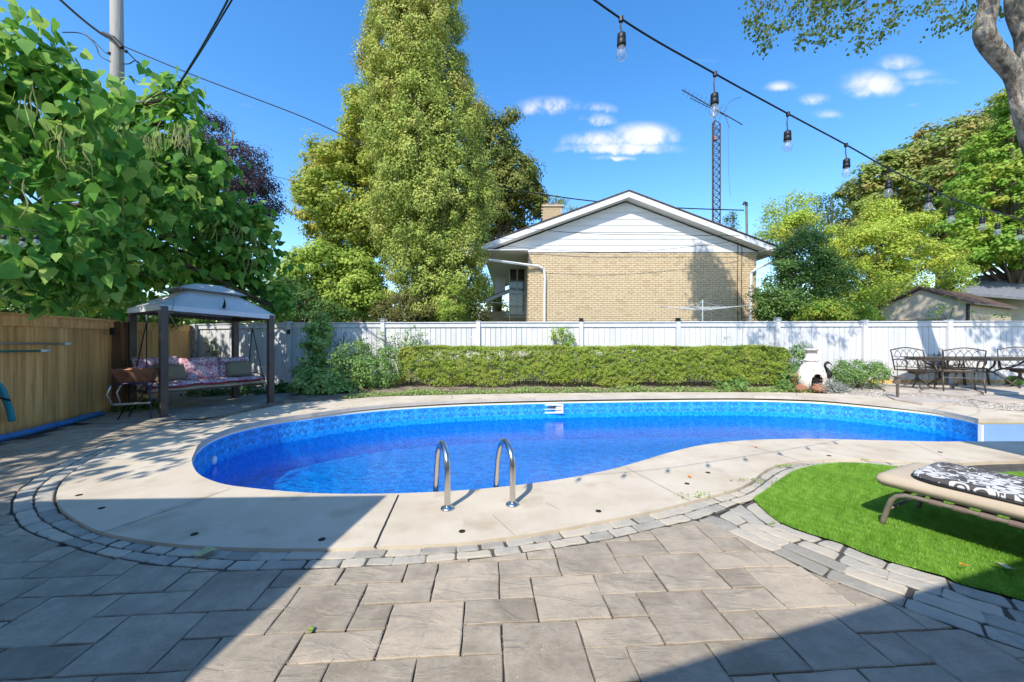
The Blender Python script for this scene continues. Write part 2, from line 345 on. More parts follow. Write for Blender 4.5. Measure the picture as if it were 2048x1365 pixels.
def paver_mat(name, a, b, c, rnd, rough=.8, relief=1.0):
    m = bpy.data.materials.new(name); m.use_nodes = True; nt = m.node_tree; L = nt.links.new
    bs = nt.nodes['Principled BSDF']; bs.inputs['Roughness'].default_value = rough; bs.inputs['Specular IOR Level'].default_value = .3
    tc = N(nt,'ShaderNodeTexCoord'); oi = N(nt,'ShaderNodeObjectInfo')
    va = N(nt,'ShaderNodeVectorMath'); va.operation = 'MULTIPLY_ADD'; L(oi.outputs['Random'], va.inputs[0]); va.inputs[1].default_value = (37,53,71); L(tc.outputs['Object'], va.inputs[2])
    def nz(s, d=6, r=.6, dist=0, v=None):
        q = N(nt,'ShaderNodeTexNoise'); q.inputs['Scale'].default_value = s; q.inputs['Detail'].default_value = d; q.inputs['Roughness'].default_value = r; q.inputs['Distortion'].default_value = dist
        L(v or va.outputs[0], q.inputs['Vector']); return q.outputs[0]
    big = nz(3.2, 5, .55); mid = nz(14, 6, .65); fine = nz(260, 3, .7)
    mp = N(nt,'ShaderNodeMapping'); mp.inputs['Scale'].default_value = (1, 2.6, 1); mp.inputs['Rotation'].default_value = (0,0,.5); L(va.outputs[0], mp.inputs['Vector'])
    rdg = nz(3.4, 7, .58, .9, mp.outputs[0])
    tot = math_node(nt,'ADD', math_node(nt,'MULTIPLY', big, .6), math_node(nt,'MULTIPLY', mid, .4))
    tot = math_node(nt,'ADD', tot, math_node(nt,'MULTIPLY', math_node(nt,'SUBTRACT', oi.outputs['Random'], .5), rnd))
    r = ramp(nt, [a,b,c], [.34,.5,.66]); L(tot, r.inputs[0])
    k = math_node(nt,'ADD', math_node(nt,'MULTIPLY', fine, .9), .55)
    vm = N(nt,'ShaderNodeVectorMath'); vm.operation='SCALE'; L(r.outputs[0], vm.inputs[0]); L(k, vm.inputs['Scale']); L(vm.outputs[0], bs.inputs['Base Color'])
    # cleft relief: terraces and thin ridges as on split stone
    w = math_node(nt,'ABSOLUTE', math_node(nt,'SUBTRACT', rdg, .5)); w = math_node(nt,'MINIMUM', math_node(nt,'MULTIPLY', w, 9), 1.0)
    st = math_node(nt,'SNAP', math_node(nt,'ADD', rdg, math_node(nt,'MULTIPLY', mid, .08)), .085)
    hgt = math_node(nt,'ADD', math_node(nt,'MULTIPLY', w, .35*relief), math_node(nt,'ADD', math_node(nt,'MULTIPLY', st, 1.6*relief), math_node(nt,'MULTIPLY', rdg, 2.2*relief)))
    hgt = math_node(nt,'ADD', hgt, math_node(nt,'ADD', math_node(nt,'MULTIPLY', mid, .5), math_node(nt,'MULTIPLY', fine, .35)))
    bp = N(nt,'ShaderNodeBump'); bp.inputs['Strength'].default_value = .8; bp.inputs['Distance'].default_value = .006; L(hgt, bp.inputs['Height']); L(bp.outputs[0], bs.inputs['Normal'])
    MATS[name] = m
paver_mat('paver', (.255,.215,.165), (.355,.303,.238), (.47,.39,.30), .15)
paver_mat('cobble', (.30,.28,.24), (.415,.385,.33), (.50,.44,.35), .35, .85, .5)
mat('cedar', [(.50,.23,.07),(.72,.39,.14),(.80,.52,.22)], 2.2, .7, .35, 30, (9,9,.7), rnd=.2, pos=[.3,.5,.7], stain=((.20,.09,.035), 5, .63, .7))
mat('cedar_post', [(.13,.06,.03),(.22,.11,.05)], 2.2, .7, .35, 30, (6,6,.8), rnd=.12)
mat('white_fence', [(.54,.54,.55),(.63,.625,.63),(.665,.66,.665)], 1.5, .55, .2, 25, (3,3,.5), rnd=.05, stain=((.42,.42,.42), 2.4, .66, .5))
mat('grey_fence', [(.50,.51,.52),(.66,.67,.68)], 1.5, .6, .2, 25, (3,3,.5), rnd=.06)
mat('weathered', [(.10,.13,.13),(.32,.38,.38),(.6,.62,.6)], 9, .8, .4, 30, (2,2,.6))
mat('white_paint', [(.62,.63,.65),(.68,.68,.70)], 2, .45, rnd=.03)
mat('siding', [(.60,.60,.61),(.69,.69,.70)], 1.4, .5, .08, 8, rnd=.03, stain=((.5,.5,.5), 1.7, .62, .35))
mat('soffit', (.74,.72,.70), rough=.6)
mat('brick', [(.50,.385,.245),(.56,.44,.285),(.61,.49,.33)], 9, .9, .5, 60, speck=.12, bdist=.006, pos=[.34,.5,.66])
mat('brick_b', [(.45,.335,.205),(.52,.40,.255)], 9, .9, .5, 60, speck=.12, bdist=.006)
mat('mortar', [(.44,.38,.29),(.52,.45,.36)], 12, .95, .3, 60)
mat('roof_shingle', [(.045,.028,.022),(.10,.062,.048)], 14, .9, .6, 40, (1,3,1))
mat('brown_metal', [(.10,.065,.055),(.16,.11,.095)], 3, .55, rnd=.05)
mat('grey_shingle', [(.12,.13,.145),(.19,.20,.22)], 5, .9, .5, 30, (1,3,1))
mat('shed_tan', [(.42,.33,.22),(.52,.42,.29)], 3, .85, .2, 30, rnd=.05)
mat('shed_grey', [(.40,.35,.28),(.50,.44,.35)], 3, .85, .2, 30, rnd=.05)
mat('dark_glass', (.02,.025,.03), rough=.08, spec=.8)
mat('bark', [(.07,.05,.035),(.17,.13,.10)], 5, .95, 1, 22, (1,1,.25), bdist=.03)
mat('maple_bark', [(.12,.095,.07),(.26,.225,.18),(.40,.355,.30)], 9, .95, 1.0, 17, (1,1,.35), bdist=.14, pos=[.40,.5,.60], speck=.5)
mat('pole_wood', [(.24,.22,.20),(.42,.40,.38)], 4, .9, .7, 24, (3,3,.12), bdist=.02)
mat('black_rubber', (.012,.012,.013), rough=.5)
mat('black_metal', (.03,.028,.026), rough=.45, metal=.4)
mat('tower_metal', [(.025,.025,.03),(.08,.05,.045)], 8, .7, metal=.3)
mat('bronze_metal', [(.075,.060,.048),(.13,.108,.088)], 12, .5, metal=.55)
mat('gazebo_metal', [(.085,.062,.050),(.13,.095,.078)], 5, .5, metal=.2)
mat('canopy_cloth', [(.52,.52,.53),(.61,.60,.61)], 2, .8, .15, 30, stain=((.25,.27,.32), 4, .6, .4))
mat('canopy_edge', [(.60,.60,.62),(.68,.68,.70)], 4, .85)
mat('steel', [(.58,.57,.55),(.68,.67,.65)], 4, .24, metal=1.0)
mat('white_plastic', (.80,.81,.80), rough=.35)
mat('shaded_step_plastic', [(.20,.35,.62),(.26,.42,.70)], 2, .4)  # white plastic; the bluish shade of the bay is put into this colour
mat('skimmer_dark', (.05,.055,.05), rough=.4)
mat('copper_rust', [(.16,.06,.03),(.33,.14,.075),(.40,.20,.12)], 7, .5, .3, 60, metal=.35)
mat('navy_metal', (.03,.035,.09), rough=.4)
mat('pale_wood', [(.42,.35,.26),(.55,.47,.36)], 5, .7)
mat('beige_cloth', [(.42,.34,.25),(.50,.415,.31)], 3, .9, .3, 220, bdist=.002)
mat('cream_cloth', [(.48,.40,.28),(.58,.50,.37)], 3, .9, .3, 120, bdist=.003)
mat('olive_cloth', [(.17,.145,.085),(.36,.31,.21)], 70, .95, .9, 90, bdist=.012)
mat('crimson_cloth', [(.24,.02,.05),(.34,.05,.09)], 8, .9)
mat('pink_cloth', [(.55,.36,.34),(.62,.44,.4)], 8, .9)
mat('frame_taupe', [(.20,.165,.13),(.29,.245,.20)], 9, .45, metal=.2)
mat('strap_taupe', [(.16,.115,.095),(.22,.17,.14)], 9, .8)
mat('hose_blue', [(.02,.13,.38),(.05,.22,.52)], 6, .4)
mat('hose_teal', [(.02,.22,.30),(.04,.34,.42)], 6, .4)
mat('pole_teal', (.0,.20,.20), rough=.35)
mat('alu_pole', (.62,.63,.62), rough=.3, metal=.7)
mat('clay_white', [(.40,.33,.27),(.68,.62,.54),(.76,.71,.64)], 7, .9, .6, 30, pos=[.36,.46,.6], stain=((.42,.15,.06), 5, .58, .8))
mat('terracotta', [(.25,.11,.06),(.38,.19,.12)], 7, .9, .4, 30)
mat('soot_and_gap', (.012,.01,.01), rough=.95)
mat('lantern_metal', [(.14,.11,.09),(.24,.2,.17)], 12, .5, metal=.5)
mat('green_glaze', [(.08,.22,.02),(.18,.38,.06)], 8, .25)
mat('turf_base', [(.07,.20,.02),(.12,.30,.04)], 12, .95)
mat('deck_cap', (.035,.03,.025), rough=.5, metal=.5)
mat('orange_leaf', (.7,.22,.03), rough=.7)
mat('dry_leaf', [(.38,.38,.18),(.5,.5,.3)], 8, .7)
mat('antenna', (.10,.10,.12), rough=.5, metal=.5)
# foliage
leafmat('l_catalpa', [(.030,.12,.020),(.08,.24,.038),(.16,.37,.055),(.36,.52,.11)], .45, .6, .25, .9, 1.0)
leafmat('l_maple', [(.14,.22,.035),(.25,.34,.05),(.38,.44,.08),(.46,.41,.09)], .35, .6, .25, .5)
leafmat('l_maple_dark', [(.07,.11,.025),(.13,.18,.035),(.26,.26,.06)], .3, .6, .25, .6)
leafmat('l_cedar', [(.14,.205,.038),(.26,.335,.065),(.42,.475,.11),(.44,.32,.11)], .22, .7, .2, .55)
leafmat('l_purple', [(.018,.012,.016),(.045,.028,.036),(.10,.065,.075)], .2, .6, .25, 1)
leafmat('l_lime', [(.15,.26,.035),(.28,.40,.06),(.44,.54,.11)], .38, .6, .25, .8)
leafmat('l_dark', [(.035,.085,.022),(.07,.155,.035),(.15,.26,.055)], .3, .55, .3, .8)
leafmat('l_yellow', [(.17,.30,.04),(.31,.46,.06),(.46,.58,.10),(.48,.50,.09)], .35, .6, .25, .7)
leafmat('l_chestnut', [(.09,.16,.03),(.18,.27,.05),(.30,.36,.085),(.34,.27,.09)], .3, .6, .25, .5)
leafmat('l_bright', [(.08,.20,.025),(.16,.33,.04),(.30,.46,.07),(.42,.42,.07)], .4, .6, .25, .8)
leafmat('l_silver', [(.035,.075,.018),(.07,.12,.028),(.13,.19,.04)], .4, .6, .25, 1)
leafmat('l_hedge', [(.085,.16,.018),(.19,.29,.03),(.33,.43,.055),(.38,.35,.10)], .35, .5, .3, 2.2)
leafmat('l_shrub', [(.085,.18,.045),(.15,.28,.07),(.27,.42,.12)], .35, .55, .3, 3)
leafmat('l_pale', [(.16,.28,.065),(.28,.42,.11),(.42,.54,.18)], .35, .6, .25, 3)
leafmat('l_grey', [(.20,.24,.19),(.33,.36,.31),(.42,.43,.38)], .2, .7, .2, 4)
leafmat('l_brown', [(.09,.07,.03),(.17,.15,.05),(.19,.20,.06)], .3, .7, .2, 2)
leafmat('l_turf', [(.12,.29,.025),(.22,.45,.05),(.38,.62,.11)], .35, .45, .3, 3, .95)
leafmat('l_pod', [(.28,.30,.10),(.42,.42,.18),(.50,.46,.25)], .25, .6, .3, 2)
# water: reflects by angle, otherwise lets the light through with a blue tint
def water_mat():
    m = bpy.data.materials.new('water'); m.use_nodes = True; nt = m.node_tree; L = nt.links.new; nt.nodes.clear()
    out = N(nt,'ShaderNodeOutputMaterial'); gl = N(nt,'ShaderNodeBsdfGlossy'); gl.inputs['Roughness'].default_value = .015; gl.inputs['Color'].default_value = (1,1,1,1)
    tr = N(nt,'ShaderNodeBsdfTransparent'); tr.inputs['Color'].default_value = (.30,.93,1.0,1)
    fr = N(nt,'ShaderNodeFresnel'); fr.inputs['IOR'].default_value = 1.43
    tc = N(nt,'ShaderNodeTexCoord'); hs = []
    for s, k, st in ((3.0, .8, (1,1.0,1)), (11, .55, (1,1.5,1)), (34, .30, (1,1.4,1))):
        mp = N(nt,'ShaderNodeMapping'); mp.inputs['Scale'].default_value = st; L(tc.outputs['Object'], mp.inputs[0])
        q = N(nt,'ShaderNodeTexNoise'); q.inputs['Scale'].default_value = s; q.inputs['Detail'].default_value = 3; q.inputs['Distortion'].default_value = .6; L(mp.outputs[0], q.inputs[0])
        hs.append(math_node(nt,'MULTIPLY', q.outputs[0], k))
    h = math_node(nt,'ADD', math_node(nt,'ADD', hs[0], hs[1]), hs[2])
    bp = N(nt,'ShaderNodeBump'); bp.inputs['Strength'].default_value = .085; bp.inputs['Distance'].default_value = .06; L(h, bp.inputs['Height'])
    L(bp.outputs[0], gl.inputs['Normal']); L(bp.outputs[0], fr.inputs['Normal'])
    mx = N(nt,'ShaderNodeMixShader'); L(fr.outputs[0], mx.inputs[0]); L(tr.outputs[0], mx.inputs[1]); L(gl.outputs[0], mx.inputs[2]); L(mx.outputs[0], out.inputs[0]); MATS['water'] = m
water_mat()
def floor_mat():
    m = mat('pool_floor', [(.0,.20,.56),(.0,.345,.82),(.02,.52,.97)], 7, .7, pos=[.25,.5,.78])
    nt = m.node_tree; L = nt.links.new; b = nt.nodes['Principled BSDF']; src = b.inputs['Base Color'].links[0].from_socket
    tc = N(nt,'ShaderNodeTexCoord'); v = N(nt,'ShaderNodeTexNoise'); v.inputs['Scale'].default_value = 38; v.inputs['Detail'].default_value = 4; v.inputs['Roughness'].default_value = .7; L(tc.outputs['Object'], v.inputs['Vector'])
    vm = N(nt,'ShaderNodeVectorMath'); vm.operation = 'SCALE'; L(src, vm.inputs[0]); L(math_node(nt,'ADD', math_node(nt,'MULTIPLY', v.outputs[0], 2.6), -.22), vm.inputs['Scale']); L(vm.outputs[0], b.inputs['Base Color'])  # fine noise puts the sparkle of the water into the floor colour
floor_mat()
def liner_mat():
    """vinyl liner: a printed chain of interlocked rings in a band below the coping"""
    m = bpy.data.materials.new('liner'); m.use_nodes = True; nt = m.node_tree; L = nt.links.new
    b = nt.nodes['Principled BSDF']; b.inputs['Roughness'].default_value = .35
    uv = N(nt,'ShaderNodeUVMap'); uv.uv_map = 'uv'; sp = N(nt,'ShaderNodeSeparateXYZ'); L(uv.outputs[0], sp.inputs[0])
    U, V = sp.outputs[0], sp.outputs[1]
    per = .27
    fu = math_node(nt,'MULTIPLY', math_node(nt,'SUBTRACT', math_node(nt,'FRACT', math_node(nt,'DIVIDE', U, per)), .5), per)
    v = math_node(nt,'SUBTRACT', V, -.205)
    def mul(a, c): return math_node(nt,'MULTIPLY', a, c)
    def add(a, c): return math_node(nt,'ADD', a, c)
    def ring(cx, cy, rx, ry, w):
        a = math_node(nt,'DIVIDE', math_node(nt,'SUBTRACT', fu, cx), rx); c = math_node(nt,'DIVIDE', math_node(nt,'SUBTRACT', v, cy), ry)
        d = math_node(nt,'SQRT', add(mul(a, a), mul(c, c)))
        return math_node(nt,'LESS_THAN', math_node(nt,'ABSOLUTE', math_node(nt,'SUBTRACT', d, 1)), w)
    t = None
    for cx in (-.052, .052):
        for args in ((cx, .0, .046, .082, .17), (cx * .6, .0, .030, .060, .18)):
            q = ring(*args); t = q if t is None else math_node(nt,'MAXIMUM', t, q)
    gap = math_node(nt,'GREATER_THAN', math_node(nt,'ABSOLUTE', v), .014); t = mul(t, gap)
    dot = ring(0, .088, .010, .008, .9); t = math_node(nt,'MAXIMUM', t, dot)
    nz = N(nt,'ShaderNodeTexNoise'); nz.inputs['Scale'].default_value = 24; nz.inputs['Detail'].default_value = 5; tc = N(nt,'ShaderNodeTexCoord'); L(tc.outputs['Object'], nz.inputs['Vector'])
    r1 = ramp(nt, [(.0,.17,.52),(.0,.29,.76),(.02,.42,.90)], [.3,.5,.72]); L(nz.outputs[0], r1.inputs[0])
    r2 = ramp(nt, [(.01,.22,.62),(.025,.34,.80),(.09,.47,.92)], [.3,.5,.72]); L(nz.outputs[0], r2.inputs[0])
    band = mul(math_node(nt,'GREATER_THAN', V, -.31), math_node(nt,'LESS_THAN', V, -.10))
    mx = N(nt,'ShaderNodeMix'); mx.data_type='RGBA'; L(band, mx.inputs['Factor']); L(r1.outputs[0], mx.inputs['A']); L(r2.outputs[0], mx.inputs['B'])
    my = N(nt,'ShaderNodeMix'); my.data_type='RGBA'; L(mul(t, .62), my.inputs['Factor']); L(mx.outputs['Result'], my.inputs['A']); my.inputs['B'].default_value = (.006,.07,.26,1)
    L(my.outputs['Result'], b.inputs['Base Color']); MATS['liner'] = m
liner_mat()
def floral(name, bgc, petal, core, scale, line=None, rough=.85, accents=None):
    """printed cloth: five-petalled flowers set on a jittered grid"""
    m = bpy.data.materials.new(name); m.use_nodes = True; nt = m.node_tree; L = nt.links.new
    b = nt.nodes['Principled BSDF']; b.inputs['Roughness'].default_value = rough
    uv = N(nt,'ShaderNodeUVMap'); uv.uv_map = 'uv'
    mp = N(nt,'ShaderNodeMapping'); mp.inputs['Scale'].default_value = (scale, scale, scale); L(uv.outputs[0], mp.inputs[0])
    def layer(off, sc, petals, r0):
        q = N(nt,'ShaderNodeMapping'); q.inputs['Scale'].default_value = (sc, sc, sc); q.inputs['Location'].default_value = (off, off*1.7, 0); L(mp.outputs[0], q.inputs[0])
        vo = N(nt,'ShaderNodeTexVoronoi'); vo.voronoi_dimensions = '2D'; vo.inputs['Scale'].default_value = 1; vo.inputs['Randomness'].default_value = .75; L(q.outputs[0], vo.inputs['Vector'])
        su = N(nt,'ShaderNodeVectorMath'); su.operation='SUBTRACT'; L(q.outputs[0], su.inputs[0]); L(vo.outputs['Position'], su.inputs[1])
        s = N(nt,'ShaderNodeSeparateXYZ'); L(su.outputs[0], s.inputs[0])
        an = math_node(nt,'ARCTAN2', s.outputs[1], s.outputs[0]); d = vo.outputs['Distance']
        cs = N(nt,'ShaderNodeSeparateColor'); L(vo.outputs['Color'], cs.inputs[0])
        an = math_node(nt,'ADD', an, math_node(nt,'MULTIPLY', cs.outputs[0], 6))
        w = math_node(nt,'ABSOLUTE', math_node(nt,'SINE', math_node(nt,'MULTIPLY', an, petals/2)))
        edge = math_node(nt,'ADD', r0*.45, math_node(nt,'MULTIPLY', w, r0*.62))
        return d, edge, w, cs
    d, e, w, cs = layer(0, 1, 5, .45)
    inm = math_node(nt,'LESS_THAN', d, e); inner = math_node(nt,'LESS_THAN', math_node(nt,'ABSOLUTE', math_node(nt,'SUBTRACT', d, math_node(nt,'MULTIPLY', e, .72))), .022)
    slit = math_node(nt,'MULTIPLY', math_node(nt,'LESS_THAN', w, .13), math_node(nt,'GREATER_THAN', d, .03))
    d2, e2, w2, _ = layer(3.3, 1.9, 6, .5)
    out2 = math_node(nt,'LESS_THAN', math_node(nt,'ABSOLUTE', math_node(nt,'SUBTRACT', d2, e2)), .05)
    mx1 = N(nt,'ShaderNodeMix'); mx1.data_type='RGBA'; L(out2, mx1.inputs['Factor']); mx1.inputs['A'].default_value=(*bgc,1); mx1.inputs['B'].default_value=(*(line or petal),1)
    pc = N(nt,'ShaderNodeMix'); pc.data_type='RGBA'; pc.inputs['A'].default_value=(*petal,1); pc.inputs['B'].default_value=(*((accents or petal)),1); L(math_node(nt,'GREATER_THAN', cs.outputs[1], .45), pc.inputs['Factor'])
    mx2 = N(nt,'ShaderNodeMix'); mx2.data_type='RGBA'; L(inm, mx2.inputs['Factor']); L(mx1.outputs['Result'], mx2.inputs['A']); L(pc.outputs['Result'], mx2.inputs['B'])
    bad = math_node(nt,'MULTIPLY', inm, math_node(nt,'MAXIMUM', slit, inner))
    mx3 = N(nt,'ShaderNodeMix'); mx3.data_type='RGBA'; L(bad, mx3.inputs['Factor']); L(mx2.outputs['Result'], mx3.inputs['A']); mx3.inputs['B'].default_value=(*bgc,1)
    mx4 = N(nt,'ShaderNodeMix'); mx4.data_type='RGBA'; L(math_node(nt,'LESS_THAN', d, .075), mx4.inputs['Factor']); L(mx3.outputs['Result'], mx4.inputs['A']); mx4.inputs['B'].default_value=(*core,1)
    L(mx4.outputs['Result'], b.inputs['Base Color']); MATS[name] = m
floral('floral_mono', (.075,.068,.066), (.60,.59,.58), (.08,.07,.07), 3.6)
floral('floral_plum', (.42,.15,.20), (.85,.72,.70), (.015,.01,.012), 6.0, (.75,.68,.72), .85, (.66,.56,.64))
def set_uv(o, fn):
    me = o.data; l = me.uv_layers.new(name='uv')
    for lp in me.loops:
        c = me.vertices[lp.vertex_index].co; l.data[lp.index].uv = fn(c)
# ================================================================ GROUND, PATIO, POOL
NEAR_IN = [(383,918),(386,932),(396,947),(415,958),(450,969),(500,976),(560,982),(640,987),(740,988),(850,985),(950,979),(1030,971),(1100,962),(1170,950),(1230,937),(1290,920),(1340,905),(1390,893),(1440,885.5),(1500,880.5),(1560,878.5),(1640,878),(1720,880),(1800,882),(1880,883.5)]
ALC = [(7.35, 4.82), (9.6, 4.80), (9.6, 6.05)]
FAR_IN = [(1955,837),(1875,821),(1768,809),(1660,799.5),(1600,796.5),(1500,794),(1400,794),(1300,795),(1180,796.5),(1100,798),(989,800.5),(901,803.5),(800,809),(749,813),(688,819),(626,827),(585,832),(544,838),(503,846),(462,856),(421,872),(395,892)]
DZ = .02
nin = [P(x, y, DZ) for x, y in NEAR_IN]; fin = [P(x, y, DZ) for x, y in FAR_IN]
cA = cr(nin, 90); cB = cr(fin, 120)
# opening of the pool, anticlockwise, with a square alcove for the steps on the right
R0 = np.array(P(1957, 838, DZ)); ALC = [(6.9, 4.80), (9.6, 4.80), (9.6, float(R0[1]))]
pool_in = np.vstack([cA, np.array(ALC), R0[None], cB[1:]])
OUT_NEAR = [(330,862),(275,878),(235,893),(198,911),(176,925),(154,940),(132,958),(119,975),(113,993),(120,1017),(145,1037),(185,1060),(225,1072),(300,1086),(400,1095.5),(525,1100),(650,1100),(750,1097),(900,1090),(1024,1076.5),(1124,1060),(1199,1045),(1274,1031),(1324,1020),(1374,1007),(1424,994),(1474,980),(1504,964),(1524,947),(1554,933),(1599,925),(1674,920),(1774,922),(1880,930)]
OUT_FAR = [(2048,821),(1928,810),(1848,802),(1741,794),(1687,789.5),(1594,786),(1500,785),(1320,785),(1136,786.5),(1010,788),(901,790),(770,793.5),(682,799),(585,806),(540,813),(480,825),(400,845)]
on = [P(x, y, 0.01) for x, y in OUT_NEAR]; of = [P(x, y, .045) for x, y in OUT_FAR]
on += [(5.0,4.0),(6.5,4.05),(9.9,4.1)]; of = [(11.5, 6.3)] + of
cN = cr(on, 220); cF = cr(of, 160)
deck_out = np.vstack([cN, cF])
def zdeck(p): return .02 + .025 * max(0, min(1, (p[1] - 6.5) / 2))
# ground: one sheet to the horizon with the hole of the pool
pc = np.array(pool_in); tg = np.roll(pc, -1, 0) - np.roll(pc, 1, 0); tg /= np.linalg.norm(tg, axis=1, keepdims=True)
hole = [tuple(p) for p in pc + np.c_[tg[:, 1], -tg[:, 0]] * .05]
v, f = fill([[(-400, -60), (400, -60), (400, 900), (-400, 900)], hole], -.05)
tag(mesh_obj('ground', v, f, 'yard_ground'), kind='structure')
patio = empty('patio', kind='structure')
dn = cN[::-1][4:-2:3]; tg = np.gradient(dn, axis=0); tg /= np.linalg.norm(tg, axis=1, keepdims=True); dn = dn + np.c_[tg[:, 1], -tg[:, 0]] * .05
v, f = fill([[(-9.5, -7), (11, -7), (11, 4.2)] + [tuple(p) for p in dn] + [(-4.9, 6.6), (-5.4, 8.4), (-9.5, 8.4)]], -.014)
mesh_obj('joint_bed', v, f, 'joint_sand', patio)
# the deck slab round the pool
deck = empty('pool_deck', kind='structure')
outer3 = [(p[0], p[1], zdeck(p)) for p in deck_out[::2]]; inner3 = [(p[0], p[1], zdeck(p)) for p in pool_in]
v, f = fill([outer3, inner3]); n1, n2 = len(outer3), len(inner3)
key = {}; 
V = list(v); Fc = list(f)
for lp, dep in ((outer3, .09), (inner3, .062)):
    k = len(V); V += [tuple(p) for p in lp] + [(p[0], p[1], p[2] - dep) for p in lp]; n = len(lp)
    Fc += [(k + i, k + (i + 1) % n, k + n + (i + 1) % n, k + n + i) for i in range(n)]
me_o = mesh_obj('slab', V, Fc, 'concrete', deck)
def strip(mb, a, b, w, z=.002, seg=12, wob=0.0):
    a = np.array(a); b = np.array(b); d = b - a; L = np.linalg.norm(d); d /= L; nn = np.array([-d[1], d[0]]); vs = []
    for i in range(seg + 1):
        p = a + d * L * i / seg + nn * (random.uniform(-wob, wob)); zz = zdeck(p) + z
        vs += [(*(p + nn * w / 2), zz), (*(p - nn * w / 2), zz)]
    mb.add(vs, [(2 * i, 2 * i + 1, 2 * i + 3, 2 * i + 2) for i in range(seg)])
for a, b, w in (((797,991),(749,1096),.013),((462,978),(205,1066),.004),((1500,892),(1602,923),.004),((1820,885),(1884,912),.004),((905,801),(903,791),.006),((1594,795),(1592,785),.006),((1250,935),(1380,1003),.003),((985,1030),(1030,1072),.002),((1090,1005),(1120,1020),.002),((1865,822),(1905,808),.006)):
    m_ = MB(); strip(m_, P(*a, .02), P(*b, .02), w, .002, 14, .0015); m_.build('expansion_joint', 'joint_filler', deck)
for x, y in ((389,1069),(203,1017),(644,1079.5),(924,1063.5),(1197,1023),(1416,946),(1374,968),(1658,912),(158,991),(1880,905),(1100,780+50*.02)):
    if y < 800: continue
    X, Y = P(x, y, .02); MB().lathe([(.021,0),(.021,.003),(.016,.0045),(.004,.003)], (X, Y, .0205), 16).build('anchor_cap', 'deck_cap', deck)
# pool shell
pool = empty('swimming_pool', kind='structure')
def loft_wall(name, line, z0, z1, m, parent, closed=True, uvk=False, off=0.0):
    pts = np.array(line); n = len(pts)
    vs = [(p[0], p[1], z) for z in (z0, z1) for p in pts]; k = n if closed else n - 1
    fs = [(i, (i + 1) % n, n + (i + 1) % n, n + i) for i in range(k)]
    o = mesh_obj(name, vs, fs, m, parent)
    if uvk:
        L = np.r_[0, np.cumsum(np.linalg.norm(np.diff(pts, axis=0), axis=1))]; l = o.data.uv_layers.new(name='uv')
        for lp in o.data.loops:
            i = lp.vertex_index; l.data[lp.index].uv = (L[i % n], vs[i][2])
    return o
wall_line = np.vstack([cB[::1], cA])   # from the steps, along the far side, round the left end, along the near side
wl = []
for i, p in enumerate(wall_line):
    a = wall_line[max(0, i - 2)]; b = wall_line[min(len(wall_line) - 1, i + 2)]; t = (b - a) / (np.linalg.norm(b - a) + 1e-9); wl.append(p + np.array([t[1], -t[0]]) * .012)
wl = np.array(wl)
loft_wall('liner_wall', wl, -1.25, -.085, 'liner', pool, False, True)
bead = loft_wall('liner_track', wl - 0, -.085, -.058, 'white_plastic', pool, False)
for i in range(len(wl)):
    pass
fl = [(p[0], p[1]) for p in wl[::2]] + [tuple(ALC[0])]
# floor: deeper on the left
bmv, bmf = fill([[(p[0], p[1], -.86) for p in fl] ])
mesh_obj('pool_floor', bmv, bmf, 'pool_floor', pool)
cove = []
v, f = fill([[(p[0], p[1]) for p in wl[::2]] + [(6.9,4.8),(9.6,4.8),(9.6,R0[1]),(R0[0],R0[1])]], -.40)
tag(mesh_obj('pool_water', v, f, 'water'), kind='structure')
# steps
st = empty('pool_steps', (7.6, 5.3, -.7), 0, 'white moulded plastic entry steps in the square bay at the right end of the pool', 'pool steps')
MB().bar((6.95, 4.80, -.65), (9.6, 4.80, -.65), .02, 1.2).bar((R0[0]+.01, R0[1]+.01, -.62), (9.6, R0[1]+.01, -.62), .02, 1.1).bar((9.6, 4.8, -.65), (9.6, R0[1], -.65), .02, 1.2).build('side_wall', 'shaded_step_plastic', st)
MB().box((R0[0]+.012, R0[1]-.02, -.62), (.03, .05, 1.1)).build('trim', 'white_plastic', st)
for i in range(3):
    MB().box((8.0 + i * .55 + .5, (4.82 + R0[1]) / 2, -.95 + i * .25 - .1), (2.2 - i * .5, R0[1] - 4.86, .24)).build('tread', 'shaded_step_plastic', st, bevel=.02)
# skimmer, return jet
sk = Q(1104.5, 818, 8.36)
fy = float(min(cB, key=lambda p: abs(p[0] - P(1104, 798)[0]))[1])
sk = Vector(((1104.5 - CX) / F * fy, fy - .004, CH - (818 - CY) / F * fy))
m_ = MB(); w, h, t = .235, .098, .028
m_.box((sk.x, sk.y, sk.z + h - t / 2), (2 * w, .022, t)).box((sk.x, sk.y, sk.z - h + t / 2), (2 * w, .022, t)).box((sk.x - w + t / 2, sk.y, sk.z), (t, .022, 2 * h - 2 * t)).box((sk.x + w - t / 2, sk.y, sk.z), (t, .022, 2 * h - 2 * t))
skt = empty('pool_skimmer', sk, 0, 'white rectangular skimmer faceplate set in the far pool wall', 'skimmer')
m_.build('faceplate', 'white_plastic', skt, bevel=.004)
MB().box((sk.x, sk.y + .05, sk.z), (2 * w - 2 * t + .01, .06, 2 * h - 2 * t + .01)).build('throat', 'clay_white', skt)
MB().box((sk.x - .01, sk.y + .008, sk.z + .028), (.17, .02, .035)).build('opening', 'skimmer_dark', skt)
MB().box((sk.x, sk.y - .004, sk.z - .008), (2 * w - 2 * t, .02, .012)).build('weir_flap', 'white_plastic', skt)
j = min(range(len(wl)), key=lambda i: abs(math.atan2(wl[i][0], wl[i][1]) - math.atan2((425 - CX), F)) + (0 if wl[i][1] > 4.2 else 9))
jp = wl[j]; jz = -.33
jt = empty('return_jet', (jp[0], jp[1], jz), 0, 'small white round return fitting in the left end pool wall', 'return fitting')
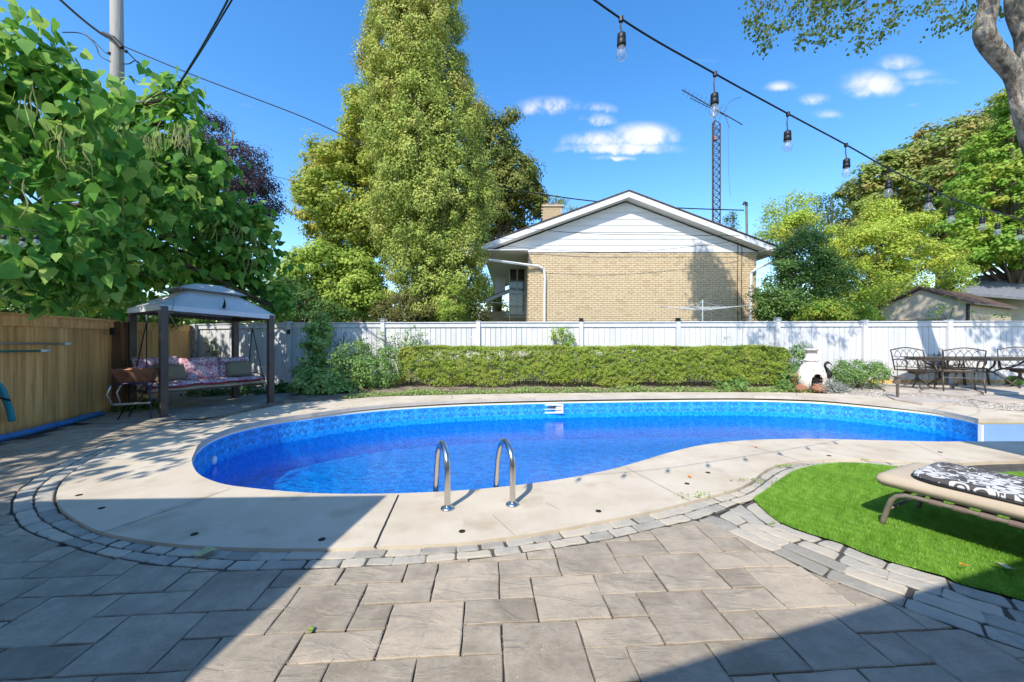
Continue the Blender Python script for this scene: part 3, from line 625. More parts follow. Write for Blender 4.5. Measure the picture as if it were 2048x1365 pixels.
nv = Vector((wl[j+3][1] - wl[j-3][1], -(wl[j+3][0] - wl[j-3][0]), 0)).normalized()
if nv.dot(Vector((1, -.2, 0))) < 0: nv = -nv
mb = MB(); mb.tube([Vector((jp[0], jp[1], jz)) - nv * .01, Vector((jp[0], jp[1], jz)) + nv * .02, Vector((jp[0], jp[1], jz)) + nv * .03], [.055, .055, .03], 16).build('flange', 'white_plastic', jt, True)
# ---------------------------------------------------------------- pavers (seven-unit pattern: square, half and quarter slabs)
def slab(outline, ztop, thick, bevel, m, parent, name, dome=0.0, jit=.002, step=.055, smooth=False):
    pts = []
    n = len(outline)
    for i in range(n):
        a = np.array(outline[i]); b = np.array(outline[(i + 1) % n]); k = max(1, int(np.linalg.norm(b - a) / step))
        for t in range(k): pts.append(a + (b - a) * t / k + RNG.normal(size=2) * jit)
    pts = np.array(pts); c = pts.mean(0); n = len(pts)
    if n < 3: return None
    d = c - pts; L = np.linalg.norm(d, axis=1, keepdims=True); ins = pts + d / np.maximum(L, 1e-6) * np.minimum(bevel * RNG.uniform(.6, 1.5, (n, 1)), L * .5)
    tx, ty = RNG.normal(size=2) * .003
    zt = lambda p: ztop + (p[0] - c[0]) * tx + (p[1] - c[1]) * ty
    vs = [(p[0], p[1], zt(p) - thick) for p in pts] + [(p[0], p[1], zt(p) - bevel * .7) for p in pts] + [(p[0], p[1], zt(p)) for p in ins]
    fs = [(i, (i + 1) % n, n + (i + 1) % n, n + i) for i in range(n)] + [(n + i, n + (i + 1) % n, 2 * n + (i + 1) % n, 2 * n + i) for i in range(n)]
    if dome:
        ins2 = ins + (c - ins) * .45; k = len(vs); vs += [(p[0], p[1], zt(p) + dome * RNG.uniform(.4, 1.2)) for p in ins2]
        fs += [(2 * n + i, 2 * n + (i + 1) % n, k + (i + 1) % n, k + i) for i in range(n)]; fs.append(tuple(k + i for i in range(n)))
    else: fs.append(tuple(2 * n + i for i in range(n)))
    return mesh_obj(name, vs, fs, m, parent, smooth)
def clip_half(poly, a, nrm):
    out = []; n = len(poly)
    for i in range(n):
        p, q = np.array(poly[i]), np.array(poly[(i + 1) % n]); dp, dq = np.dot(p - a, nrm), np.dot(q - a, nrm)
        if dp >= 0: out.append(tuple(p))
        if dp * dq < 0: out.append(tuple(p + (q - p) * dp / (dp - dq)))
    return out
# cobble border: outer line and the middle line between two rows
B_OUT = [(400,838),(330,853),(262,872),(222,885),(189,898),(136,921),(95,941),(66,959),(46,974),(33,986),(24,1007),(25,1024),(34,1042),(46,1055),(79,1072),(132,1089),(167,1100),(213,1112),(260,1121),(319,1130),(374,1134),(440,1140),(500,1141),(560,1139),(664,1136),(730,1132),(806,1129),(879,1122),(976,1114),(1037,1106),(1108,1096),(1206,1080),(1272,1066),(1350,1048),(1393,1038),(1440,1021),(1480,1006),(1506,999),(1537,977),(1559,961),(1583,945.5),(1618,935),(1669,929),(1724,929.5),(1787,935.5),(1850,941)]
b_out = cr([P(x, y, 0) for x, y in B_OUT], 360)
b_d = cr([P(x, y, 0) for x, y in [(420,841)] + OUT_NEAR], 900); tg = np.gradient(b_d, axis=0); tg /= np.linalg.norm(tg, axis=1, keepdims=True); b_d = b_d + np.c_[tg[:, 1], -tg[:, 0]] * .012
js = [int(np.argmin(np.linalg.norm(b_d - p, axis=1))) for p in b_out]; js = np.maximum.accumulate(js).astype(float); js = np.convolve(np.pad(js, 6, 'edge'), np.ones(13) / 13, 'valid')
b_in0 = np.c_[np.interp(js, np.arange(900), b_d[:, 0]), np.interp(js, np.arange(900), b_d[:, 1])]
def off_line(c, d):
    t = np.gradient(c, axis=0); t /= np.linalg.norm(t, axis=1, keepdims=True); return c + np.c_[t[:, 1], -t[:, 0]] * d
# grass patch outline and the band of four rows beside it
G_LOW = [(1506,1000),(1526,1020),(1552,1042),(1588,1058),(1625,1071),(1684,1089),(1724,1106),(1796,1130),(1886,1154),(1919,1170),(1996,1189),(2048,1204),(2180,1240)]
G_UP = [(1506,1000),(1539,979),(1561,963),(1585,947),(1620,936),(1669,929.5),(1724,930),(1787,936),(1850,943)]
BAND_LOW = [(1393,1041),(1425,1050),(1455,1062),(1473,1073),(1541,1102),(1587,1130),(1640,1150),(1702,1174),(1813,1217),(1908,1254),(1952,1267),(2048,1299),(2180,1340)]
G_UP_OUT = [(1430,1024),(1463,1003),(1500,985),(1524,966),(1541,950),(1570,938),(1608,930),(1670,924.5),(1730,925),(1790,930),(1850,937)]
g_low = cr([P(*p) for p in G_LOW], 200); g_up = cr([P(*p) for p in G_UP] + [(4.6, 4.3) if False else (4.4,3.65),(5.6,3.75)], 160)
band_low = cr([P(*p) for p in BAND_LOW], 200); g_upo = cr([P(x, y) for x, y in G_UP_OUT] + [(4.4,3.78),(5.6,3.9)], 160)
band_up = cr([P(*p) for p in [(1500,1004)] + G_LOW], 200)
band_low = cr([P(*p) for p in BAND_LOW], 900); js = [int(np.argmin(np.linalg.norm(band_low - p, axis=1))) for p in band_up]; js[0] = 0; js = np.maximum.accumulate(js).astype(float); js[:26] = np.linspace(0, js[25], 26); bl_ = band_low; band_low = np.c_[np.interp(js, np.arange(900), bl_[:, 0]), np.interp(js, np.arange(900), bl_[:, 1])]
border = empty('cobble_border', kind='structure')
# strips of dark bedding below the cobbles, over the slabs that run under them
def ribbon(a, b, z, m, parent, name):
    n = len(a); mesh_obj(name, [(*p, z) for p in a] + [(*p, z) for p in b], [(i, i + 1, n + i + 1, n + i) for i in range(n - 1)], m, parent)
ribbon(b_out, b_in0, -.0065, 'joint_sand', border, 'bedding'); ribbon(band_low, band_up, -.0060, 'joint_sand', border, 'bedding'); pass
def cobble_row(A, B, t0, t1, lo, hi, z=.002, s0=0.0, s1=1.0):
    n = len(A); L = np.r_[0, np.cumsum(np.linalg.norm(np.diff((A + B) / 2, axis=0), axis=1))]; s = L[-1] * s0 + random.uniform(0, lo * .5); e = L[-1] * s1
    def at(s_, t):
        a = np.array([np.interp(s_, L, A[:, 0]), np.interp(s_, L, A[:, 1])]); b = np.array([np.interp(s_, L, B[:, 0]), np.interp(s_, L, B[:, 1])]); return a + (b - a) * t
    while s < e:
        ln = random.uniform(lo, hi); g = .009; a, b = s + g / 2, s + ln - g / 2; m = .012 / max(.05, np.linalg.norm(at(s, 1) - at(s, 0)))
        u0, u1 = t0 + m / 2, t1 - m / 2; c = min(.011, ln * .10); k = (u1 - u0) * .13; sk_ = random.uniform(-.016, .016)
        pts = [at(a + c, u0), at((a + b) / 2, u0), at(b - c, u0), at(b + sk_, u0 + k), at(b + sk_, u1 - k), at(b - c + sk_, u1), at((a + b) / 2, u1), at(a + c, u1), at(a, u1 - k), at(a, u0 + k)]
        slab(pts, z + random.uniform(-.002, .001), .035, .006, 'cobble', border, 'cobble', dome=.0012, jit=.0028, step=.05, smooth=False)
        s += ln
cobble_row(b_out, b_in0, 0.0, .5, .14, .24); cobble_row(b_out, b_in0, .5, 1.0, .13, .22)
for k in range(4): cobble_row(band_low, band_up, k / 4, (k + 1) / 4, .17, .30, s0=.0)
# forbidden region for pavers: inside border line / grass band
bo_ = b_out[:int(np.argmin(np.linalg.norm(b_out - np.array(P(1393,1038)), axis=1)))]
forb = np.vstack([bo_, band_low, [(8, 2.0), (12, 3), (12, 12), (-4.6, 12)]])
curve_pts = np.vstack([bo_, band_low])
TH = None
def fitgrid():
    # the grid measured on the ground: u axis and v axis
    thu = math.radians(3.2); 
    return thu
AU, AV = .1685, .1637
thu = math.atan(math.tan(math.radians(2.75)) / .857); thv = math.atan(math.tan(math.radians(4.5)) * .857)
Ru = np.array([math.cos(math.radians(2.75)), math.sin(math.radians(2.75))])
# solve for plan coordinates from lattice values measured in the photograph
def lat_to_plan():
    data = []
    S = 4.5511
    for (ox, oy, x, y, u, v) in ((800,1065,890,590,0,12),(800,1065,255,628,-2,12),(800,1065,1925,772,3,11),(800,1065,920,1090,0,10),(1200,1065,1215,522,7,12),(1200,1065,1935,1272,7,9),(1200,1065,240,1035,3,10),(1200,1065,905,185,7,14),
        (400,1065,415,700,-7,12),(400,1065,585,930,-6,11),(400,1065,780,1210,-5,10),(0,1065,160,420,-15,14),(0,1065,150,595,-14,13),(0,1065,530,1305,-10,10),(0,1065,1060,250,-13,15),(0,1065,1380,1250,-8,10),(1600,1065,240,690,9,11),(1600,1065,1170,880,11,10),(1600,1065,880,1205,9,9),(400,1065,1850,300,-3,14),(800,1065,1855,75,4,15),(1200,1065,1580,305,9,13),(1200,1065,1010,40,8,15)):
        data.append((u, v, *P(ox + x / S, oy + y / S)))
    D = np.array(data); A = np.c_[D[:, 0], D[:, 1], np.ones(len(D))]
    cx_, *_ = np.linalg.lstsq(A, D[:, 2], rcond=None); cy_, *_ = np.linalg.lstsq(A, D[:, 3], rcond=None); return cx_, cy_
CXL, CYL = lat_to_plan()
def G(u, v): return np.array([CXL @ (u, v, 1), CYL @ (u, v, 1)])
def inF(p): return inside(forb, p[0], p[1])
cnt = 0
for n_ in range(-22, 28):
    for m_ in range(-22, 22):
        U, Vv = 1 + n_ + 3 * m_, 11 + 2 * n_ - m_
        for (du, dv, w, h) in ((0, 0, 2, 2), (-2, 0, 2, 1), (-1, 1, 1, 1)):
            u, v = U + du, Vv + dv
            c = G(u + w / 2, v + h / 2)
            if not (-8.2 < c[0] < 6.5 and .3 < c[1] < 7.2): continue
            if abs(c[0]) > 1.55 * c[1] + .6: continue
            if c[0] < -6.05 - (c[1] - 4.5) * .32 or (c[0] < -4.9 and c[1] > 6.2): continue
            g = .021
            q = [G(u + g, v + g), G(u + w - g, v + g), G(u + w - g, v + h - g), G(u + g, v + h - g)]
            test = [G(u + w * a, v + h * b) for a in (0, .5, 1) for b in (0, .5, 1)]
            ins = [inF(p) for p in test]
            if all(ins): continue
            if any(ins):
                # cut the slab along the border line that crosses it
                cc = G(u + w / 2, v + h / 2); d = np.linalg.norm(curve_pts - cc, axis=1); near = curve_pts[d < .30]
                if len(near) >= 2:
                    for cp in (bo_, band_low):
                        dd = np.linalg.norm(cp - cc, axis=1); i = int(np.argmin(dd))
                        if dd[i] > .30: continue
                        a, b = cp[max(0, i - 2)], cp[min(len(cp) - 1, i + 2)]; t = (b - a) / np.linalg.norm(b - a); nn = np.array([t[1], -t[0]])
                        if inF(cp[i] + nn * .04): nn = -nn
                        q = clip_half(q, cp[i] + nn * .006, nn)
                        if len(q) < 3: break
            if len(q) < 3: continue
            qa = np.array(q); area = abs(np.sum(qa[:, 0] * np.roll(qa[:, 1], -1) - qa[:, 1] * np.roll(qa[:, 0], -1))) / 2
            if area < .0015: continue
            slab(q, random.uniform(-.0105, -.0078) + .0 + .0, .03, .005, 'paver', patio, 'paver', jit=.0018) if False else slab(q, random.uniform(-.002, .0015), .03, .0045, 'paver', patio, 'paver', jit=.0018)
            cnt += 1
print('pavers', cnt)
# ---------------------------------------------------------------- planting bed behind the pool, table terrace
FA = (-6.26, 11.0); FB = (13.3, 10.15)       # white fence line
def fence_y(x): return FA[1] + (x - FA[0]) / (FB[0] - FA[0]) * (FB[1] - FA[1])
farc = cF[np.argsort(cF[:, 0])]
def bed0(x): return float(np.interp(x, farc[:, 0], farc[:, 1]))
def gz(x, y):
    y0 = bed0(x) if x > -4.6 else 7.9; t = (y - y0) / max(.3, fence_y(x) - y0); t = max(0, min(1, t)); return .035 + .105 * (t * t * (3 - 2 * t))
def bed_sheet(name, x0, x1, m, dz, y_lo=None, nx=70, ny=14, kind=None, yfun=None, yhi=None):
    vs = []; fs = []
    for i in range(nx + 1):
        x = x0 + (x1 - x0) * i / nx; a = (yfun(x) if yfun else bed0(x) - .10); b = (yhi(x) if yhi else fence_y(x) + .15)
        for j in range(ny + 1):
            y = a + (b - a) * j / ny; vs.append((x, y, gz(x, y) + dz + (0 if j else -.03)))
    for i in range(nx):
        for j in range(ny): k = i * (ny + 1) + j; fs.append((k, k + ny + 1, k + ny + 2, k + 1))
    o = mesh_obj(name, vs, fs, m); tag(o, kind='structure'); return o
bed_sheet('garden_soil', -4.75, 7.2, 'soil', 0)
bed_sheet('gravel_ground', 7.2, 15.5, 'gravel', -.004)
v, f = fill([[(-11, 6.0), (-6.0, 5.9), (-4.95, 6.3), (-4.74, 7.0), (-4.60, 7.6), (-4.6, 11.4), (-11, 11.4)]], .006)
tag(mesh_obj('dusty_ground', v, f, 'dusty_ground'), kind='structure')
# flagstones under the table
terr = empty('table_terrace', kind='structure')
for poly in (([1745,770],[1800,768],[1850,772],[1835,785],[1770,782]),([1805,766],[1900,766],[1905,776],[1858,775]),([1770,785],[1838,787],[1925,795],[1905,803],[1845,802],[1790,794]),([1842,784],[1862,777],[1940,777],[1960,786],[1930,793]),
             ([1912,765],[2010,765],[2015,774],[1915,775]),([1948,777],[2060,775],[2075,787],[1968,787]),([1938,794],[1965,789],[2070,790],[2080,800],[1975,800]),([2020,765],[2140,765],[2140,774],[2025,773])):
    pts = [P(x, y, .115) for x, y in poly]; zt = sum(gz(*p) for p in pts) / len(pts) + .02
    slab(pts, zt, .06, .01, 'flagstone', terr, 'flagstone', jit=.012, step=.2)
# loose stones in the gravel that show one by one: joined
rg = np.random.default_rng(5); mb = MB()
for i in range(5200):
    x = rg.uniform(7.3, 12.5); y0 = bed0(x); y = y0 + rg.random() ** 1.6 * 1.7 + .02
    s = rg.uniform(.010, .024); zz = gz(x, y)
    a = rg.random() * 6; vs = [(x + s * math.cos(a + t) * rg.uniform(.7, 1.2), y + s * math.sin(a + t) * rg.uniform(.7, 1.2), zz) for t in (0, 1.57, 3.14, 4.71)] + [(x, y, zz + s * .8)]
    mb.add(vs, [(0, 1, 4), (1, 2, 4), (2, 3, 4), (3, 0, 4)])
mat('pebble', [(.25,.22,.18),(.42,.38,.33),(.60,.56,.51)], 30, .9, pos=[.36,.5,.64])
tag(mb.build('gravel_stones', 'pebble'), kind='stuff')
# ---------------------------------------------------------------- artificial turf
turf_poly = np.vstack([g_low, g_up[::-1]])
lawn = empty('artificial_turf', kind='structure')
v, f = fill([[tuple(p) for p in g_low[::2]] + [tuple(p) for p in g_up[::-1][::2]][:-1]], .006); mesh_obj('turf_backing', v, f, 'turf_base', lawn)
def blades(name, poly, n, h, w, m, parent, z=.006, bbox=None, seed=3, zf=None, lean=1.1, keep=None):
    r = np.random.default_rng(seed); poly = np.asarray(poly); x0, y0, x1, y1 = bbox or (*poly.min(0), *poly.max(0))
    X = r.uniform(x0, x1, n); Y = r.uniform(y0, y1, n); k = inside_many(poly, X, Y); X, Y = X[k], Y[k]
    if keep is not None: k = keep(X, Y, r); X, Y = X[k], Y[k]
    n = len(X); a = r.uniform(0, 2 * PI, n); H = h * r.uniform(.6, 1.25, n); b = r.uniform(0, 2 * PI, n); ln = lean * r.random(n) * H
    Z = np.full(n, z) if zf is None else np.array([zf(p, q) for p, q in zip(X, Y)])
    dx, dy = np.cos(a) * w / 2, np.sin(a) * w / 2
    V = np.empty((n, 3, 3)); V[:, 0] = np.c_[X - dx, Y - dy, Z]; V[:, 1] = np.c_[X + dx, Y + dy, Z]; V[:, 2] = np.c_[X + np.cos(b) * ln, Y + np.sin(b) * ln, Z + H]
    o = mesh_obj(name, V.reshape(-1, 3), np.arange(3 * n).reshape(-1, 3), m, parent, tint=np.clip(r.random(n) * .7 + .3 * np.sin(X * 23 + 2 * np.sin(Y * 17)) ** 2, 0, 1)); return o
tb = blades('grass_blades', turf_poly, 620000, .021, .0036, 'l_turf', None, bbox=(1.4, 1.6, 5.0, 4.0), keep=lambda X, Y, r: (X < 1.38 * Y + .1))
tag(tb, kind='stuff')
# ---------------------------------------------------------------- white board fence
wf = empty('white_fence', (FA[0], FA[1], 0), 0, 'long white painted board fence running behind the hedge, chiminea and dining set', 'fence')
posts_px = [580, 767, 957, 1162, 1355, 1553, 1727, 1895, 2062, 2230]
def fence_pt(px):
    k = (px - CX) / F; m_ = (FB[1] - FA[1]) / (FB[0] - FA[0]); y = (FA[1] - m_ * FA[0]) / (1 - m_ * k); return Vector((k * y, y, 0))
FH = 1.775; fdir = (Vector((*FB, 0)) - Vector((*FA, 0))).normalized(); fang = math.atan2(fdir.y, fdir.x); fn = Vector((-fdir.y, fdir.x, 0))
def board_mesh(w, h, t, name, m):
    mb = MB(); c = .007
    mb.v = []; prof = [(-w/2, t/2), (-w/2, -t/2 + c), (-w/2 + c, -t/2), (w/2 - c, -t/2), (w/2, -t/2 + c), (w/2, t/2)]
    vs = [(x, y, z) for z in (0, h) for x, y in prof]; n = 6
    return mb.add(vs, [tuple(range(n)), tuple(range(n, 2*n))[::-1]] + [(i, n + i, n + (i+1) % n, (i+1) % n) for i in range(n)])
def inst(src, parent, loc, rz=0, name=None, scale=None):
    c = src.copy(); COL.objects.link(c); c.parent = parent; c.location = Vector(loc) - origin(parent); c.rotation_euler = (0, 0, rz)
    if scale: c.scale = scale
    if name: c.name = name
    return c
bsrc = board_mesh(.1345, 1.0, .018, 'board', 'white_fence').build('board', 'white_fence', wf, local=True)
psrc = MB().box((0, 0, .5), (.105, .105, 1.0)).build('post', 'white_fence', wf, local=True, bevel=.004)
first = [True, True]
fp = [fence_pt(x) for x in posts_px]
for i, p in enumerate(fp):
    g0 = gz(p.x, p.y) - .1; top = FH + .012
    o = psrc if i == 0 else inst(psrc, wf, (0, 0, 0)); o.location = Vector((p.x, p.y - .03, g0)) - origin(wf); o.rotation_euler.z = fang; o.scale = (1, 1, top - g0)
    capm = 'black_rubber' if posts_px[i] in (1162, 1355) else ('weathered' if posts_px[i] in (767, 1553) else None)
    if capm:
        MB().box((p.x, p.y - .03, top + .012), (.135, .135, .024), fang).box((p.x, p.y - .03, top + .045), (.10, .10, .045), fang).box((p.x, p.y - .03, top + .075), (.13, .13, .018), fang).build('post_cap', capm, wf)
    else: MB().box((p.x, p.y - .03, top + .008), (.125, .125, .016), fang).build('post_cap', 'white_paint', wf)
    if i < len(fp) - 1:
        q = fp[i + 1]; L = (q - p).length; u = (q - p).normalized(); sag = random.uniform(-.006, .006)
        a = p + u * .0525; b = q - u * .0525
        MB().bar(a + Vector((0, -.02, FH - .012 + sag)), b + Vector((0, -.02, FH - .012)), .095, .024).build('cap_rail', 'white_fence', wf)
        MB().bar(a + Vector((0, -.028, FH - .085 + sag)), b + Vector((0, -.028, FH - .085)), .022, .115).build('top_rail', 'white_fence', wf)
        k = round((L - .105) / .142); stp = (L - .105) / k
        for j in range(k):
            c = a + u * (stp * (j + .5)); g0 = gz(c.x, c.y) + .03
            if first[0]: o = bsrc; first[0] = False
            else: o = inst(bsrc, wf, (0, 0, 0))
            o.location = Vector((c.x, c.y + random.uniform(-.002, .002), g0)) - origin(wf); o.rotation_euler.z = fang + random.uniform(-.01, .01); o.scale = (stp / .142, 1, FH - .03 - g0)
        if i >= 6:
            MB().bar(a + Vector((0, -.012, gz(a.x, a.y) + .03)), b + Vector((0, -.012, gz(b.x, b.y) + .03)), .03, .13).build('kick_board', 'cedar', wf)
# shaded grey-white length of fence behind the gazebo
GC = Q(388, 650, 11.6); gA = Vector((GC.x, GC.y, 0)); gB = fence_pt(573)
gf = empty('grey_fence', gA, 0, 'shorter greyish white board fence behind the swing, next to the cedar fence', 'fence')
u = (gB - gA).normalized(); L = (gB - gA).length; k = 20; stp = L / k; ga = math.atan2(u.y, u.x)
g0 = board_mesh(.139, 1.0, .018, 'b', 'x').build('board', 'grey_fence', gf, local=True)
for j in range(k):
    c = gA + u * (stp * (j + .5)); o = g0 if j == 0 else inst(g0, gf, (0, 0, 0)); o.location = Vector((c.x, c.y, .0)) - origin(gf); o.rotation_euler.z = ga + random.uniform(-.012, .012); o.scale = (stp / .143, 1, 1.68)
MB().bar(gA + Vector((0, -.03, 1.66)), gB + Vector((0, -.03, 1.69)), .03, .12).build('top_rail', 'grey_fence', gf)
MB().bar(gA + Vector((0, -.02, 1.735)), gB + Vector((0, -.02, 1.765)), .1, .024).build('cap_rail', 'grey_fence', gf)
wp = empty('weathered_post', (gA.x, gA.y, 0), 0, 'weathered post with flaking pale paint where the cedar fence meets the grey-white fence', 'post')
MB().box((gA.x + .1, gA.y - .12, .87), (.15, .12, 1.74)).build('shaft', 'weathered', wp, bevel=.01)
# ---------------------------------------------------------------- cedar fence
cf = empty('cedar_fence', (-7.15, 7.0, 0), 0, 'orange brown cedar board fence along the left side of the pool', 'fence')
cA_ = Vector((-6.0, 3.0, 0)); cM = Vector((-7.12, 6.95, 0)); cE = gA + Vector((-.05, -.1, 0))
csrc = board_mesh(.1375, 1.0, .02, 'b', 'x').build('board', 'cedar', cf, local=True); fst = True
for a, b, ta, tb_ in ((cA_, cM, 1.60, 1.61), (cM, cE, 1.60, 1.70)):
    u = (b - a).normalized(); L = (b - a).length; k = round(L / .143); stp = L / k; an = math.atan2(u.y, u.x) + PI
    for j in range(k):
        c = a + u * (stp * (j + .5)); h = ta + (tb_ - ta) * (j + .5) / k - .02
        if fst: o = csrc; fst = False
        else: o = inst(csrc, cf, (0, 0, 0))
        o.location = Vector((c.x, c.y, .005)) - origin(cf); o.rotation_euler.z = an + random.uniform(-.015, .015); o.scale = (stp / .1425, 1, h)
    fr = Vector((u.y, -u.x, 0)); fr = fr if fr.x > 0 else -fr
    MB().bar(a + fr * .03 + Vector((0, 0, ta - .085)), b + fr * .03 + Vector((0, 0, tb_ - .085)), .028, .14).build('top_rail', 'cedar', cf)
    MB().bar(a + fr * .02 + Vector((0, 0, ta + .0)), b + fr * .02 + Vector((0, 0, tb_ + .0)), .12, .028).build('cap_rail', 'cedar', cf)
MB().box((cM.x + .05, cM.y + .06, .80), (.17, .17, 1.60), .3).build('post', 'cedar_post', cf, bevel=.006)
MB().box((cM.x + .03, cM.y - .18, .80), (.03, .16, 1.58), .3).build('corner_board', 'cedar', cf)
def blackbox(px, py, d, lab):
    c = Q(px, py, d); r = empty('fence_light', c, 0, lab, 'light')
    MB().box(c, (.075, .05, .13)).build('housing', 'black_rubber', r, bevel=.008); MB().box(c + Vector((0, -.03, .035)), (.045, .012, .035)).build('lens', 'dark_glass', r)
blackbox(226, 663, 6.78, 'small black box light fixed high on the brown cedar fence post'); blackbox(577, 664, 10.85, 'small black box light fixed where the grey-white and long white fences meet')
# pool poles and hose on the cedar fence
def cf_pt(px, z, off=.09):
    d = cM - cA_; k = (px - CX) / F; a = cA_ + Vector((.96, .27, 0)) * off; t = (k * a.y - a.x) / (d.x - k * d.y); p = a + d * t; return Vector((p.x, p.y, z))
def zat(px, py, off=.09): p = cf_pt(px, 0, off); return CH - (py - CY) / F * p.y
e1 = cf_pt(128, zat(128, 688)); e0 = cf_pt(-260, zat(-200, 684)); 
pl = empty('white_pool_pole', e1, 0, 'long pale metal pool pole hung level on the cedar fence, the upper of two', 'pole')
MB().tube([e0, e1], .014, 8).build('shaft', 'alu_pole', pl, True); MB().tube([e1, e1 + (e1 - e0).normalized() * .12], .021, 8).build('grip', 'white_plastic', pl, True)
e1 = cf_pt(80, zat(80, 702)); e0 = cf_pt(-260, zat(-200, 706)); pl = empty('teal_pool_pole', e1, 0, 'dark teal pool pole with a white end, the lower of two on the cedar fence', 'pole')
MB().tube([e0, e1], .014, 8).build('shaft', 'pole_teal', pl, True); MB().tube([e1, e1 + (e1 - e0).normalized() * .16], .020, 8).build('grip', 'white_plastic', pl, True)
hp = [cf_pt(x, zat(x, y, .12), .12) for x, y in ((-60,745),(-20,760),(2,776),(12,800),(20,822),(24,842))]
hs_ = empty('teal_hose', hp[-1], 0, 'thick teal hose curving down over the cedar fence at the left edge', 'hose')
hq = cr([tuple(p) for p in hp], 24); MB().tube([Vector(p) for p in hq], .034, 12).build('tube', 'hose_teal', hs_, True)
MB().tube([cf_pt(-12, zat(-12, 793, .16), .16), cf_pt(20, zat(20, 801, .16), .16)], .012, 8).build('clip', 'black_rubber', hs_, True)
vh = [cf_pt(x, .05, o) for x, o in ((-200, .20), (-60, .20), (5, .20), (60, .21), (110, .20), (160, .17), (203, .13))]
vh_ = empty('vacuum_hose', vh[3], 0, 'blue pool vacuum hose lying along the foot of the cedar fence', 'hose')
vq = cr([tuple(p) for p in vh], 60); MB().tube([Vector((p[0], p[1], .048 + .004 * math.sin(i * .4))) for i, p in enumerate(vq)], [.042 + .003 * (i % 2) for i in range(60)], 12).build('tube', 'hose_blue', vh_, True)
# ---------------------------------------------------------------- gazebo with hanging swing
gFL = Vector((-5.72, 6.40, 0)); gFR = Vector((-4.84, 7.82, 0)); gD = Vector((-1.25, .76, 0)); gBL = gFL + gD; gBR = gFR + gD
gc = (gFL + gFR + gBL + gBR) / 4; EH = 1.80
gz_ = empty('swing_gazebo', gc, 0, 'small gazebo with brown posts and a torn two-tier grey cloth canopy beside the cedar fence', 'gazebo')
fdirg = (gFR - gFL).normalized(); ddirg = gD.normalized(); gang = math.atan2(fdirg.y, fdirg.x)
for p, t in ((gFL, 1.83), (gFR, 1.77), (gBL, 1.83), (gBR, 1.77)):
    MB().box((p.x, p.y, t / 2), (.105, .105, t), gang).build('post', 'gazebo_metal', gz_, bevel=.006)
    MB().box((p.x, p.y, .012), (.13, .13, .02), gang).build('post_foot', 'gazebo_metal', gz_)
def eave(p, o=.07): return p + (p - gc).normalized() * o
corners = [eave(gFL), eave(gFR), eave(gBR), eave(gBL)]; ez = [1.84, 1.77, 1.77, 1.84]
beams = MB()
for i in range(4):
    a, b = [gFL, gFR, gBR, gBL][i], [gFL, gFR, gBR, gBL][(i + 1) % 4]; za, zb = ez[i] - .06, ez[(i + 1) % 4] - .06
    beams.bar(a + Vector((0, 0, za)), b + Vector((0, 0, zb)), .04, .07)
beams.build('roof_beams', 'gazebo_metal', gz_)
# lower tier: cloth from the eave up to a square opening, sagging between the ribs
def tier(cs, zs, k, ztop, m, name, sag, nseg=8, nr=7, hole=None):
    vs = []; fs = []; c = Vector((gc.x, gc.y, 0)); per = []
    for i in range(4):
        a, b = cs[i], cs[(i + 1) % 4]; za, zb = zs[i], zs[(i + 1) % 4]
        for s in range(nseg): t = s / nseg; per.append((a.lerp(b, t), za + (zb - za) * t, math.sin(PI * t)))
    n = len(per)
    for j in range(nr + 1):
        q = j / nr
        for p, z, w in per:
            pp = p.lerp(c, q * k); zz = z + (ztop - z) * (q ** .92) - sag * w * math.sin(PI * q) ; vs.append((pp.x, pp.y, zz))
    for j in range(nr):
        for i in range(n):
            if hole and (i, j) in hole: continue
            fs.append((j * n + i, j * n + (i + 1) % n, (j + 1) * n + (i + 1) % n, (j + 1) * n + i))
    if name == 'canopy_top': fs.append(tuple(nr * n + i for i in range(n)))
    return mesh_obj(name, vs, fs, m, gz_, True)
tier(corners, ez, .62, 2.17, 'canopy_cloth', 'canopy', .035)
top = [gc.lerp(p, .60) for p in corners]; tier(top, [2.19, 2.14, 2.14, 2.19], .62, 2.32, 'canopy_cloth', 'canopy_top', .012)
vl = MB()
for i in range(4):
    a, b = corners[i] , corners[(i + 1) % 4]; za, zb = ez[i], ez[(i + 1) % 4]
    o = (a + b) / 2 - gc; o.z = 0; o = o.normalized() * .006
    vl.add([a + o + Vector((0, 0, za + .004)), b + o + Vector((0, 0, zb + .004)), b + o + Vector((0, 0, zb - .085)), a + o + Vector((0, 0, za - .085))], [(0, 1, 2, 3)])
vl.build('valance', 'canopy_edge', gz_)
def canopy_pt(px, py):   # a point on the front slope seen through that pixel
    a, b = corners[0], corners[1]; n = (b + Vector((0,0,ez[1])) - (a + Vector((0,0,ez[0])))).cross(Vector((gc.x, gc.y, 2.17)).lerp(Vector(((a.x+b.x)/2,(a.y+b.y)/2,1.8)), 0) - (a + Vector((0,0,ez[0])))); n.normalize()
    d = Vector(((px - CX) / F, 1, (CY - py) / F)); o = Vector((0, 0, CH)); t = ((a + Vector((0,0,ez[0]))) - o).dot(n) / d.dot(n); return o + d * t * .965
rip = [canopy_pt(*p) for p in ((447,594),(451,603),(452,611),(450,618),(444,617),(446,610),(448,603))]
o = mesh_obj('tear', rip, [tuple(range(7))], 'soot_and_gap', gz_)  # black patch: the shade behind the torn cloth is put into its colour
